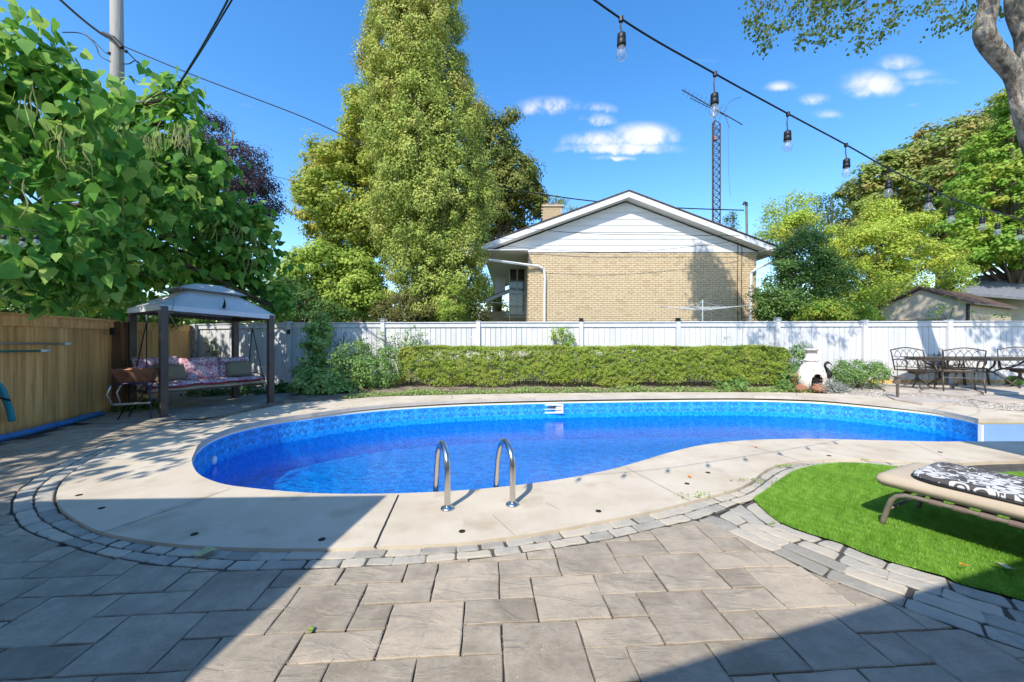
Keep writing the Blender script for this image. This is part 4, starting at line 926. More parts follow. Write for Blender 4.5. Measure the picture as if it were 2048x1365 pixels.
# swing
sw = empty('garden_swing', (gc.x, gc.y, .4), 0, 'three-seat hanging swing with plum floral cushions under the gazebo', 'swing')
sc_ = gc + ddirg * -.02
def S3(a, b, z): return sc_ + fdirg * a + ddirg * b + Vector((0, 0, z))     # a: along, b: towards the back
HL = .92
fr = MB(); fr.bar(S3(-HL, -.28, .375), S3(HL, -.28, .36), .035, .035).bar(S3(-HL, .26, .37), S3(HL, .26, .355), .035, .035).bar(S3(-HL, -.28, .375), S3(-HL, .26, .37), .035, .035).bar(S3(HL, -.28, .36), S3(HL, .26, .355), .035, .035)
fr.bar(S3(-HL, .26, .37), S3(-HL, .42, .86), .03, .03).bar(S3(HL, .26, .36), S3(HL, .42, .84), .03, .03).bar(S3(-HL, .42, .86), S3(HL, .42, .84), .03, .03)
for s in (-1, 1): fr.tube([S3(s * HL, -.28, .37), S3(s * (HL + .01), -.30, .50), S3(s * (HL + .01), .0, .58), S3(s * HL, .34, .58)], .012, 6)
fr.build('seat_frame', 'gazebo_metal', sw)
def cushion(name, a0, a1, pf, m, thick, parent, na=16, nb=9, uv=True, wav=.012, seed=1):
    """a slab of cloth over the profile pf[(b,z)..]; rounded edges"""
    r = random.Random(seed); pf = cr(pf, nb); vs = []; fs = []
    nrm = []
    for j in range(nb):
        t = pf[min(j + 1, nb - 1)] - pf[max(j - 1, 0)]; t /= np.linalg.norm(t); nrm.append((-t[1], t[0]))
    for side in (1, -1):
        for i in range(na + 1):
            a = a0 + (a1 - a0) * i / na; ea = min(1, min(i, na - i) / 1.2)
            for j in range(nb):
                eb = min(1, min(j, nb - 1 - j) / 1.0); w = thick / 2 * (0.25 + .75 * math.sqrt(max(0, ea * eb))) * side
                bump = wav * math.sin(a * 9 + j * .8 + seed) + r.uniform(-wav, wav) * .25
                vs.append(S3(a, pf[j][0] - nrm[j][0] * w * -1, pf[j][1] + nrm[j][1] * w + (bump if side > 0 else bump * .6)))
    n = (na + 1) * nb
    for i in range(na):
        for j in range(nb - 1):
            k = i * nb + j; fs.append((k, k + nb, k + nb + 1, k + 1)); fs.append((n + k, n + k + 1, n + k + nb + 1, n + k + nb))
    for i in range(na):
        k = i * nb; fs.append((k, n + k, n + k + nb, k + nb)); k += nb - 1; fs.append((k, k + nb, n + k + nb, n + k))
    for j in range(nb - 1):
        fs.append((j, j + 1, n + j + 1, n + j)); k = na * nb + j; fs.append((k, n + k, n + k + 1, k + 1))
    o = mesh_obj(name, vs, fs, m, parent, True)
    l = o.data.uv_layers.new(name='uv'); tot = np.r_[0, np.cumsum(np.linalg.norm(np.diff(pf, axis=0), axis=1))]
    for lp in o.data.loops:
        k = lp.vertex_index % n; l.data[lp.index].uv = (a0 + (a1 - a0) * (k // nb) / na, tot[k % nb])
    return o
cushion('seat_pad', -HL, HL, [(-.34, .40), (-.15, .43), (.1, .42), (.26, .41)], 'cream_cloth', .085, sw, 18, 8, wav=.010, seed=2)
cushion('floral_seat', -HL - .01, HL + .01, [(-.36, .475), (-.15, .50), (.1, .485), (.24, .485)], 'floral_plum', .045, sw, 22, 8, wav=.018, seed=3)
mb = MB(); pp = [S3(-HL + 2 * HL * i / 20, -.375, .462 + .012 * math.sin(i * 1.1)) for i in range(21)]; mb.tube(pp, .017, 6).build('welt', 'crimson_cloth', sw, True)
cushion('back_cushion', -HL - .02, -.30, [(.22, .50), (.27, .68), (.33, .86), (.40, .95)], 'floral_plum', .12, sw, 8, 9, wav=.01, seed=5)
cushion('back_cushion', -.30, .34, [(.22, .50), (.26, .68), (.32, .84), (.39, .92)], 'floral_plum', .12, sw, 8, 9, wav=.01, seed=6)
cushion('back_cushion', .34, HL + .0, [(.24, .50), (.28, .68), (.33, .82), (.38, .90)], 'floral_plum', .11, sw, 8, 9, wav=.01, seed=7)
for i, (a, lab) in enumerate(((-.50, 'olive shaggy pillow at the left end of the floral swing'), (.62, 'olive shaggy pillow at the right end of the floral swing'))):
    p_ = empty('shaggy_pillow', S3(a, .1, .56), 0, lab, 'pillow', 'shaggy pillows on the swing')
    cushion('cover', a - .22, a + .22, [(.04, .53), (.09, .67), (.16, .82)], 'olive_cloth', .13, p_, 8, 7, wav=.008, seed=9 + i)
for s, za in ((-1, 1.70), (1, 1.64)):
    ap = S3(s * (HL - .08), .02, za - .12); mb = MB()
    mb.tube([S3(s * HL, -.26, .50), ap], .009, 6).tube([S3(s * HL, .36, .56), ap], .009, 6); mb.build('hanger', 'black_metal', sw)
    mb = MB()
    for k in range(5):
        c = ap + Vector((0, 0, .022 + k * .026)); ring = [c + (fdirg if k % 2 else ddirg) * (.009 * math.cos(t)) + Vector((0, 0, .017 * math.sin(t))) for t in np.linspace(0, 2 * PI, 9)]; mb.tube(ring, .0028, 5, False)
    mb.build('chain', 'alu_pole', sw)
for a in (.45, .88):
    mb = MB(); mb.tube([S3(a, -.38, .44), S3(a + .005, -.39, .34), S3(a - .01, -.385, .25)], .007, 5); mb.build('tie_ribbon', 'pink_cloth', sw)
# ---------------------------------------------------------------- rusty tub cart
tp = P(268, 838, 0); T0 = Vector((tp[0], tp[1], 0)); T0 = Vector((-5.98, 6.28, 0)); ct = empty('metal_planter', T0, 0, 'rust coloured metal tub on dark tubular legs standing before the cedar fence post', 'planter')
def tubp(x, y, z): return T0 + Vector((x, y, z))
zt_, zb_ = .80, .60; mb = MB()
o_ = [(-.30, -.18), (.20, -.18), (.20, .18), (-.30, .18)]; i_ = [(-.22, -.12), (.13, -.12), (.13, .12), (-.22, .12)]
R2 = Matrix.Rotation(.35, 3, 'Z')
def rp(x, y, z): q = R2 @ Vector((x, y, 0)); return T0 + Vector((q.x, q.y, z))
vs = [rp(x, y, zt_) for x, y in o_] + [rp(x, y, zb_) for x, y in i_] + [rp(x * .96, y * .94, zt_ - .004) for x, y in o_] + [rp(x * .95, y * .93, zb_ + .01) for x, y in i_]
fs = [(i, (i + 1) % 4, 4 + (i + 1) % 4, 4 + i) for i in range(4)] + [(4, 5, 6, 7)] + [(8 + i, 12 + i, 12 + (i + 1) % 4, 8 + (i + 1) % 4) for i in range(4)] + [(12, 15, 14, 13)] + [(i, 8 + i, 8 + (i + 1) % 4, (i + 1) % 4) for i in range(4)]
mb.add(vs, fs).build('tub', 'copper_rust', ct)
MB().tube([rp(*p, zt_) for p in o_ + o_[:1]], .010, 6).build('rim', 'copper_rust', ct)
for s in (-1, 1):
    mb = MB(); mb.tube([rp(-.30, s * .14, .56), rp(-.1, s * .15, .585), rp(.12, s * .15, .58), rp(.19, s * .16, .50), rp(.20, s * .17, .02)], .013, 7).build('leg', 'navy_metal', ct, True)
    MB().tube([rp(-.30, s * .14, .56), rp(-.36, s * .13, .42), rp(-.30, s * .10, .25)], .012, 7).build('handle', 'alu_pole', ct, True)
    MB().tube([rp(-.22, s * .15, .02), rp(-.05, s * .15, .35), rp(.10, s * .15, .56)], .009, 6).build('brace', 'black_metal', ct, True)
MB().bar(rp(-.24, -.19, .27), rp(.20, -.19, .275), .04, .025).build('crossbar', 'pale_wood', ct)
mb = MB(); w = rp(-.12, .02, .16); mb.lathe([(.03, -.03), (.14, -.03), (.155, 0), (.14, .03), (.03, .03)], (0, 0, 0), 18)
mb.v = [tuple(w + Vector((v_[0], v_[2], v_[1]))) for v_ in mb.v]; pass
# ---------------------------------------------------------------- ladder rails
for i, (fx, fy_, tx, ex, lab) in enumerate(((895, 1018, -.02, 0, 'left curved stainless steel pool grab rail'), (1025, 1010, .0, 0, 'right curved stainless steel pool grab rail'))):
    f0 = Vector((*P(fx, fy_, .02), .02)); dirn = Vector((-.42 if i == 0 else -.36, 1, 0)).normalized()
    r = empty('grab_rail', f0, 0, lab, 'pool rail', 'grab rails of the pool ladder')
    pr = [(0, 0), (0, .12), (0, .28), (.02, .355), (.075, .41), (.15, .437), (.23, .42), (.29, .37), (.335, .29), (.37, .18), (.42, -.05), (.47, -.35), (.50, -.75)]
    q = cr(pr, 40); MB().tube([f0 + dirn * a + Vector((0, 0, b)) for a, b in q], .0225, 14).build('tube', 'steel', r, True)
    MB().lathe([(.052, 0), (.052, .006), (.045, .014), (.03, .02), (.024, .024)], f0, 24).build('flange', 'steel', r, True)
a = Vector((*P(895,1018,.02), 0)) + Vector((-.17,1,0)).normalized() * .47; b = Vector((*P(1025,1010,.02), 0)) + Vector((-.2,1,0)).normalized() * .47
# ---------------------------------------------------------------- sun lounger
L1 = Vector((2.50, 2.64, 0)); lw = Vector((.895, .446, 0)); ll = Vector((.446, -.895, 0))
lg = empty('sun_lounger', L1, 0, 'taupe metal sun lounger with woven straps standing on the artificial turf', 'sun lounger')
def LP(a, b, z): return L1 + ll * a + lw * b + Vector((0, 0, z))   # a along, b across
Wd = .56
for b in (0, Wd):
    q = cr([LP(0, b, 0), LP(.03, b, .12), LP(.06, b, .205), LP(.12, b, .245), LP(.25, b, .25), LP(.7, b, .25), LP(1.25, b, .255)], 30)
    MB().tube([Vector(p) for p in q], .0155, 10).build('side_rail', 'frame_taupe', lg, True)
    MB().tube([LP(1.25, b, .255), LP(1.85, b, .55)], .0155, 10).build('back_rail', 'frame_taupe', lg, True)
    MB().tube([LP(1.22, b, .25), LP(1.30, b, 0)], .0155, 10).build('leg', 'frame_taupe', lg, True)
MB().tube([LP(.035, .01, .13), LP(.035, Wd - .01, .13)], .011, 8).build('cross_brace', 'frame_taupe', lg, True)
MB().tube([LP(.10, .01, .242), LP(.10, Wd - .01, .242)], .013, 8).build('cross_brace', 'frame_taupe', lg, True)
MB().lathe([(.0125, -.006), (.0135, 0), (.0125, .006)], LP(.035, .12, .13), 10).build('cable_tie', 'white_plastic', lg)
for k in range(11):
    a = .26 + k * .105; mb = MB()
    mb.bar(LP(a - .0, 0, .27), LP(a, Wd, .27), .058, .004)
    for b in (0, Wd): mb.tube([LP(a - .029, b, .25), LP(a + .029, b, .25)], .0195, 10)
    mb.build('strap', 'strap_taupe', lg)
def pad(name, a0, a1, b0, b1, z, th, m, parent, r=.05, seed=1, back=True):
    tA = sorted(set([0, .006, .02, .035, .05, .08, .12] + list(np.linspace(.16, 1 - .05, 20)) + [.98, 1])); q_ = [0, .02, .06, .11, .18]; tB = q_ + list(np.linspace(.28, .72, 5)) + [1 - x for x in q_[::-1]]
    na, nb = len(tA) - 1, len(tB) - 1; vs = []; fs = []
    def prof(a): return 0 if a < 1.28 else (a - 1.28) * .55
    for side in (1, -1):
        for i in range(na + 1):
            for j in range(nb + 1):
                ta, tb2 = tA[i], tB[j]
                # rounded corners in plan
                da = min(ta, 1 - ta) * (a1 - a0); db = min(tb2, 1 - tb2) * (b1 - b0); sh = 0
                a = a0 + (a1 - a0) * ta; b = b0 + (b1 - b0) * tb2
                if da < r and db < r:
                    k = r - math.hypot(r - da, r - db)
                    if k < 0:
                        v_ = Vector((r - da, r - db)); v_ = v_ * (r / v_.length); a += (1 if ta < .5 else -1) * ((r - v_.x) - da); b += (1 if tb2 < .5 else -1) * ((r - v_.y) - db); da = db = 0
                e = min(1, min(da, db) / (th * .55)); hgt = th / 2 * math.sqrt(max(0, 1 - (1 - e) ** 2)) * .88 + th * .06
                wv = .004 * math.sin(a * 11 + seed) * math.sin(b * 9) if side > 0 else 0
                vs.append(LP(a, b, z + prof(a) + side * hgt + wv))
    n = (na + 1) * (nb + 1)
    for i in range(na):
        for j in range(nb):
            k = i * (nb + 1) + j; fs.append((k, k + nb + 1, k + nb + 2, k + 1)); fs.append((n + k, n + k + 1, n + k + nb + 2, n + k + nb + 1))
        k = i * (nb + 1); fs.append((k, n + k, n + k + nb + 1, k + nb + 1)); k += nb; fs.append((k, k + nb + 1, n + k + nb + 1, n + k))
    for j in range(nb):
        fs.append((j, j + 1, n + j + 1, n + j)); k = na * (nb + 1) + j; fs.append((k, n + k, n + k + 1, k + 1))
    o = mesh_obj(name, vs, fs, m, parent, True); l = o.data.uv_layers.new(name='uv')
    for lp in o.data.loops:
        k = lp.vertex_index % n; l.data[lp.index].uv = (a0 + (a1 - a0) * tA[k // (nb + 1)], b0 + (b1 - b0) * tB[k % (nb + 1)])
    return o
p1 = pad('lounger_mattress', -.03, 1.85, -.035, Wd + .035, .317, .082, 'beige_cloth', None, .05); tag(p1, 'thick plain beige mattress lying on the taupe sun lounger', 'mattress')
p2 = pad('floral_pad', .115, 1.80, .0, Wd + .0, .380, .040, 'floral_mono', None, .15, 4); tag(p2, 'thin black and white flower print pad with rounded corners on top of the beige mattress', 'cushion')
for n_, (i, o2) in enumerate(((1, p1), (2, p2))): pass
rimp = []
for t in np.linspace(0, 1, 60): pass
# dark edging of the thin pad
bd = MB(); r_ = .15; pts = []
def arc(ca, cb, t0, t1): return [LP(ca + r_ * math.cos(t), cb + r_ * math.sin(t), .366) for t in np.linspace(t0, t1, 8)]
pts += [LP(1.25, 0, .366)] + arc(.115 + r_, 0 + r_, 1.5 * PI, PI)  + arc(.115 + r_, Wd - r_, PI, .5 * PI) + [LP(1.25, Wd, .366)]
e = bd.tube(pts, .009, 6).build('edging', 'black_rubber', p2, True)
# ---------------------------------------------------------------- lanterns, dining set, chiminea, heron, pots
def zpt(px, py, z=.12): x, y = P(px, py, z); return Vector((x, y, gz(x, y) + .0))
l0 = zpt(1795, 795, .07); lt = empty('path_lantern', l0, 0, 'small square metal path lantern on a thin stake at the gravel edge', 'lantern')
MB().box((l0.x, l0.y, l0.z + .16), (.035, .035, .34)).build('stake', 'lantern_metal', lt)
mb = MB(); c = l0 + Vector((0, 0, .40)); mb.lathe([(.055, -.09), (.085, .06)], c, 4).build('lamp_body', 'lantern_metal', lt)
MB().box(c + Vector((0, 0, .072)), (.19, .16, .018)).build('cap', 'lantern_metal', lt)
MB().tube([c + Vector((0, 0, .08)), c + Vector((-.01, 0, .36))], .007, 6).build('rod', 'bronze_metal', lt)
def chair(name, label, loc, rz, swivel=False, arms=True):
    r = empty(name, (0, 0, 0), 0, label, 'chair', 'cast metal dining chairs round the patio table'); m = 'bronze_metal'
    W2, SZ, BH = .30, .43, .97
    mb = MB()     # back frame with an arched top; the chair faces +y
    a = [(-W2, -.22, SZ), (-W2 - .005, -.26, .62), (-W2 - .01, -.30, .80), (-W2 - .015, -.33, .90)]
    top_ = [(-W2 - .015, -.33, .90), (-.16, -.345, .94), (0, -.35, .965), (.16, -.345, .94), (W2 + .015, -.33, .90)]
    mb.tube(a, .013, 7).tube([(-x, y, z) for x, y, z in a], .013, 7).tube([tuple(p) for p in cr(top_, 12)], .013, 7)
    mb.tube([(-W2, -.235, .51), (W2, -.235, .51)], .010, 6).tube([(-W2, -.29, .755), (W2, -.29, .755)], .006, 6)
    mb.build('back_frame', m, r, True)
    mb = MB()
    def bk(u, z): return (u, -.225 - .125 * (z - SZ) / .53, z)
    for x0 in (-.18, -.06, .06, .18):
        for s in (1, -1):
            mb.tube([bk(*p) for p in cr([(x0, .515), (x0 + s * .055, .60), (x0 + s * .02, .68), (x0 - s * .06, .76), (x0 - s * .03, .86), (x0 + s * .04, .935 - abs(x0) * .12)], 12)], .0055, 5, False)
    mb.build('back_lattice', m, r)
    mb = MB()
    for k in range(9): y = -.20 + k * .055; mb.box((0, y, SZ - .012 * math.sin(PI * k / 8)), (2 * W2 - .02, .03, .010))
    mb.tube([(-W2, -.23, SZ), (-W2, .26, SZ), (-W2 + .03, .29, SZ), (W2 - .03, .29, SZ), (W2, .26, SZ), (W2, -.23, SZ), (-W2, -.23, SZ)], .014, 7)
    mb.build('seat', m, r)
    for s in (-1, 1):
        MB().tube([tuple(p) for p in cr([(s * (W2 + .01), -.28, .66), (s * (W2 + .03), -.1, .675), (s * (W2 + .04), .12, .66), (s * (W2 + .035), .22, .60), (s * (W2 + .02), .19, .50), (s * W2, .15, SZ)], 18)], .014, 7).build('armrest', m, r, True)
    if swivel:
        MB().lathe([(.05, .18), (.03, .25), (.03, .33), (.16, .37), (.17, .40)], (0, 0, 0), 14).build('pedestal', m, r, True)
        for k in range(4):
            t = PI / 4 + k * PI / 2; d = Vector((math.cos(t), math.sin(t), 0))
            MB().tube([tuple(p) for p in cr([tuple(d * .02 + Vector((0, 0, .24))), tuple(d * .10 + Vector((0, 0, .16))), tuple(d * .24 + Vector((0, 0, .05))), tuple(d * .34 + Vector((0, 0, .018)))], 10)], [.02 - .0008 * i for i in range(10)], 7).build('foot', m, r, True)
    else:
        for s in (-1, 1):
            MB().tube([(s * W2, .25, SZ), (s * (W2 + .01), .28, .2), (s * (W2 + .02), .30, 0)], .015, 7).build('leg', m, r, True)
            MB().tube([(s * W2, -.22, SZ), (s * (W2 + .005), -.27, .2), (s * (W2 + .01), -.33, 0)], .015, 7).build('leg', m, r, True)
        MB().tube([(-W2, -.245, .30), (W2, -.245, .30)], .007, 6).build('stretcher', m, r)
    r.location = loc; r.rotation_euler.z = rz; return r
TG = .135
def at(px, y, z=TG): return ((px - CX) / F * y, y, z)
chair('dining_chair', 'metal dining chair on a swivel base at the near left end of the patio table', at(1834, 9.1), -1.35, True)
chair('dining_chair', 'four-legged metal dining chair standing nearest, its back to the pool', at(1918, 8.8), -.62)
chair('dining_chair', 'leftmost metal dining chair between the patio table and the white fence', at(1880, 9.95), PI - .15)
chair('dining_chair', 'metal dining chair at the middle of the far side of the patio table', at(1926, 9.95), PI)
chair('dining_chair', 'metal dining chair on a swivel base at the right end of the patio table', at(2040, 9.5), 2.35, True)
tx0 = at(1822, 9.45)[0]; tx1 = at(2075, 9.45)[0]; tcx = (tx0 + tx1) / 2; tyc = 9.5; tl = (tx1 - tx0) / 2
tbx = empty('patio_table', (tcx, tyc, TG), 0, 'long oval dark metal patio table before the white fence', 'table')
n_ = 40; prof = lambda k, s: (tcx + tl * s * math.copysign(abs(math.cos(k)) ** .75, math.cos(k)), tyc + .45 * s * math.copysign(abs(math.sin(k)) ** .75, math.sin(k)))
mb = MB(); poly = [prof(2 * PI * i / n_, 1) for i in range(n_)]; mb.prism(poly, TG + .70, TG + .725); mb.build('tabletop', 'bronze_metal', tbx)
MB().prism([prof(2 * PI * i / n_, .985) for i in range(n_)], TG + .655, TG + .70).build('rim', 'bronze_metal', tbx)
mb = MB()
for k in range(5): mb.box((tcx - tl * .7 + tl * 1.4 * k / 4, tyc, TG + .7265), (.004, .74, .003))
mb.build('top_seams', 'black_metal', tbx)
for sx in (-1, 1):
    for sy in (-1, 1):
        q = [(tcx + sx * tl * .60, tyc + sy * .30, TG + .66), (tcx + sx * tl * .52, tyc + sy * .2, TG + .52), (tcx + sx * tl * .30, tyc + sy * .06, TG + .38), (tcx + sx * tl * .36, tyc + sy * .14, TG + .25), (tcx + sx * tl * .52, tyc + sy * .30, TG)]
        MB().tube([tuple(p) for p in cr(q, 16)], .021, 8).build('leg', 'bronze_metal', tbx, True)
MB().tube([(tcx - tl * .32, tyc, TG + .36), (tcx + tl * .32, tyc, TG + .36)], .02, 8).build('stretcher', 'bronze_metal', tbx)
# chiminea
c0 = zpt(1622, 783, .10); c0.y = 9.35; c0.x = (1622 - CX) / F * 9.35; c0.z = gz(c0.x, c0.y); ch = empty('chiminea', c0, 0, 'whitewashed clay chiminea with an arched firebox mouth at the end of the hedge', 'chiminea')
prof_ = [(.16,0),(.215,.03),(.275,.14),(.305,.28),(.295,.42),(.245,.54),(.165,.63),(.125,.70),(.155,.72),(.155,.75),(.125,.77),(.115,.90),(.12,.96),(.15,.98),(.15,1.005),(.105,1.01),(.10,.80)]
n_ = 28; vs = []; fs = []
prof2 = []
for i in range(len(prof_) - 1):
    (r0, z0), (r1, z1) = prof_[i], prof_[i + 1]
    for t in (0, .5): prof2.append((r0 + (r1 - r0) * t, z0 + (z1 - z0) * t))
k = len(prof2)
for r0, z0 in prof2:
    for j in range(n_):
        a = 2 * PI * j / n_; vs.append((c0.x + r0 * math.cos(a), c0.y + r0 * math.sin(a), c0.z + z0))
md_ = 4.48
for i in range(k - 1):
    for j in range(n_):
        a = 2 * PI * (j + .5) / n_; zz = (prof2[i][1] + prof2[i + 1][1]) / 2; da = (a - md_ + PI) % (2 * PI) - PI
        if abs(da) * .29 < .135 * math.sqrt(max(0, 1 - max(0, (zz - .24) / .17) ** 2)) and .10 < zz < .41: continue
        fs.append((i * n_ + j, i * n_ + (j + 1) % n_, (i + 1) * n_ + (j + 1) % n_, (i + 1) * n_ + j))
o = mesh_obj('body', vs, fs, 'clay_white', ch, True); sm = o.modifiers.new('thick', 'SOLIDIFY'); sm.thickness = .02; sm.offset = -1
MB().lathe([(.03,.04),(.22,.10),(.245,.28),(.22,.44),(.05,.56)], (c0.x, c0.y + .02, c0.z), 20).build('soot_lining', 'soot_and_gap', ch, True)
mb = MB(); pts = [Vector((c0.x + .31 * math.cos(md_ + t) , c0.y + .31 * math.sin(md_ + t), c0.z + z)) for t, z in [(-.47,.12),(-.47,.24),(-.42,.33),(-.30,.40),(-.12,.435),(0,.44),(.12,.435),(.30,.40),(.42,.33),(.47,.24),(.47,.12)]]
mb.tube([c0 + Vector((0,0,p.z - c0.z)) + (Vector((p.x, p.y, 0)) - Vector((c0.x, c0.y, 0))) * (.97 if abs(p.z - c0.z - .3) < .15 else .93) for p in pts], .022, 8).build('mouth_rim', 'clay_white', ch, True)
MB().lathe([(.08,0),(.14,.04),(.15,.10),(.10,.17),(.03,.20)], (c0.x - .02, c0.y - .26, c0.z), 14).build('lip', 'terracotta', ch, True)
r0 = c0 + Vector((-.33, -.02, 0)); rk = MB().lathe([(.10,0),(.13,.06),(.11,.13),(.04,.17)], (r0.x, r0.y - .1, r0.z), 9).build('clay_shard', 'terracotta'); tag(rk, 'broken terracotta pot shard lying left of the chiminea foot', 'pot')
pt = empty('terracotta_pot', c0 + Vector((-.30, .12, .36)), 0, 'terracotta pot standing high behind the left shoulder of the chiminea', 'pot')
MB().lathe([(.09,-.36),(.11,-.02),(.13,0),(.13,.05),(.11,.05)], c0 + Vector((-.30, .14, .36)), 16).build('pot_body', 'terracotta', pt, True)
# heron
h0 = Vector(((1656 - CX) / F * 9.5, 9.5, 0)); h0.z = gz(h0.x, h0.y); hr = empty('heron_statue', h0, 0, 'dark metal heron statue beside the chiminea', 'statue')
mb = MB(); q = cr([(0, 0, .26), (.02, 0, .34), (-.01, 0, .44), (-.05, 0, .50), (-.075, 0, .56), (-.05, 0, .615), (.0, 0, .635), (.05, 0, .62)], 22)
mb.tube([h0 + Vector(p) for p in q], [.05,.06,.065,.07,.07,.066,.06,.05,.045,.04,.035,.03,.028,.026,.026,.027,.03,.033,.034,.03,.022,.012], 10).build('body', 'black_metal', hr, True)
MB().tube([h0 + Vector((.04, 0, .62)), h0 + Vector((.14, 0, .52))], [.014, .003], 7).build('beak', 'black_metal', hr)
for s in (-.03, .03): MB().tube([h0 + Vector((s, 0, 0)), h0 + Vector((s * .8, 0, .28))], .009, 6).build('leg', 'black_metal', hr)
MB().lathe([(.10, 0), (.10, .012), (.02, .016)], h0, 14).build('foot_plate', 'black_metal', hr)
g0_ = Vector(at(2029, 9.75, .14)); gp = empty('green_pot', g0_, 0, 'round bright green glazed pot under the patio table near the fence', 'pot')
MB().lathe([(.08,0),(.145,.05),(.165,.12),(.14,.19),(.09,.225),(.09,.24),(.07,.235)], g0_, 20).build('pot_body', 'green_glaze', gp, True)
# fallen leaves and litter
for i, (x, y, m, s, lab) in enumerate(((409,1104,'dry_leaf',.07,'large curled pale leaf lying on the cobbles below the deck edge'),(243,1063,'dry_leaf',.022,'tiny pale leaf on the left cobbles'),(1379,953,'orange_leaf',.028,'small orange leaf lying on the concrete deck'),(1512,894,'orange_leaf',.022,'yellowish leaf by the deck crack near the pool edge'),(1928,1137,'orange_leaf',.02,'orange leaf on the turf by the shadow edge'),(2010,1142,'dry_leaf',.045,'pale green leaf lying on the shaded turf'))):
    X, Y = P(x, y, .03); zz = .045 if x > 1900 else (.014 if y > 1050 else .024)
    r_ = np.random.default_rng(i); ang = r_.random() * 6; pts = [(-1, 0, .1), (-.4, .5, .35), (.3, .42, .15), (1, 0, .5), (.4, -.45, .2), (-.3, -.5, .45)]
    vs = [(X + s * (a * math.cos(ang) - b * math.sin(ang)), Y + s * (a * math.sin(ang) + b * math.cos(ang)), zz + s * c) for a, b, c in pts] + [(X, Y, zz)]
    tag(mesh_obj('fallen_leaf', vs, [(6, j, (j + 1) % 6) for j in range(6)], m), lab, 'leaf', 'fallen leaves')

# grit caught along the joints and on the slabs
rg = np.random.default_rng(9); mb = MB(); n_ = 0
while n_ < 2600:
    u = rg.integers(-20, 14) + (0 if rg.random() < .5 else rg.random()); v = (rg.integers(8, 26) if rg.random() < .5 else 8 + rg.random() * 18); p = G(u, v)
    if abs(p[0]) > 1.32 * p[1] or p[1] < 1.2 or inF(p) or p[1] > 5: continue
    p = p + rg.normal(size=2) * .008; s = rg.uniform(.0012, .0035); a = rg.random() * 6; n_ += 1
    mb.add([(p[0] + s * math.cos(a + t), p[1] + s * math.sin(a + t), .0005) for t in (0, 2.1, 4.2)] + [(p[0], p[1], .0005 + s)], [(0, 1, 3), (1, 2, 3), (2, 0, 3)])
tag(mb.build('sand_grit', 'pebble'), kind='stuff')
# ---------------------------------------------------------------- house beyond the fence
HY = 15.0; RY = 14.55
hb = empty('brick_house', (5.0, HY, 0), 0, 'tan brick house with a white sided gable end beyond the fence', 'house')
X0, X1, ZE = (1057 - CX) / F * HY, (1513 - CX) / F * HY, CH + (CY - 506) / F * HY
peak = Q(1258, 383, RY); tl_ = Q(965, 490, RY); tr_ = Q(1566, 500, RY)
MB().box(((X0 + X1) / 2, HY + 3.03, ZE / 2 - .05), (X1 - X0 - .03, 6.0, ZE + .1)).build('wall', 'mortar', hb)
# bricks: all the same size on the picture and too small to pick apart, one joined part
mb = MB(); bh, bw = .0815, .232; rr = random.Random(4); mb2 = MB(); nrow = int((ZE - 1.35) / bh)
for r in range(nrow + 1):
    z = ZE - bh * (r + .5); x = X0 + (0 if r % 2 else -bw / 2)
    while x < X1 - .01:
        a, b = max(x, X0), min(x + bw, X1)
        if b - a > .03: (mb2 if rr.random() < .1 else mb).box(((a + b) / 2, HY - .0 + rr.uniform(-.003, .003), z), (b - a - .012, .034, bh - .012))
        x += bw
    y = HY - .03 + (bw / 2 if r % 2 else 0)
    while y < HY + 2.2:
        mb.box((X0 - .0, y + bw / 2 + .03, z), (.05, bw - .014, bh - .016)); y += bw
tag(mb.build('brick_courses', 'brick', hb), kind='stuff'); tag(mb2.build('burnt_bricks', 'brick_b', hb), kind='stuff')
# gable siding, one board after the other
def roof_z(x): return peak.z - (peak.x - x) * (peak.z - tl_.z) / (peak.x - tl_.x) if x < peak.x else peak.z - (x - peak.x) * (peak.z - tr_.z) / (tr_.x - peak.x)
sb = .256; z = ZE + .012
def xr(z, side):
    zz = z + .26
    return peak.x - (peak.z - zz) / ((peak.z - tl_.z) / (peak.x - tl_.x)) if side < 0 else peak.x + (peak.z - zz) / ((peak.z - tr_.z) / (tr_.x - peak.x))
k = 0
while z < peak.z - .3:
    z1 = min(z + sb, peak.z - .27); a0, a1 = max(xr(z, -1), -.9), min(xr(z, 1), X1 + .35); b0, b1 = max(xr(z1, -1), -.9), min(xr(z1, 1), X1 + .35)
    if b1 - b0 < .02: b0 = b1 = (b0 + b1) / 2; b1 += .01
    y0, y1 = HY - .045, HY - .024
    vs = [(a0, y0, z), (a1, y0, z), (b1, y1, z1), (b0, y1, z1), (a0, HY + .02, z), (a1, HY + .02, z), (b1, HY + .02, z1), (b0, HY + .02, z1)]
    mesh_obj('siding_board', vs, [(0, 1, 2, 3), (4, 7, 6, 5), (0, 4, 5, 1), (3, 2, 6, 7), (0, 3, 7, 4), (1, 5, 6, 2)], 'siding', hb); z += sb
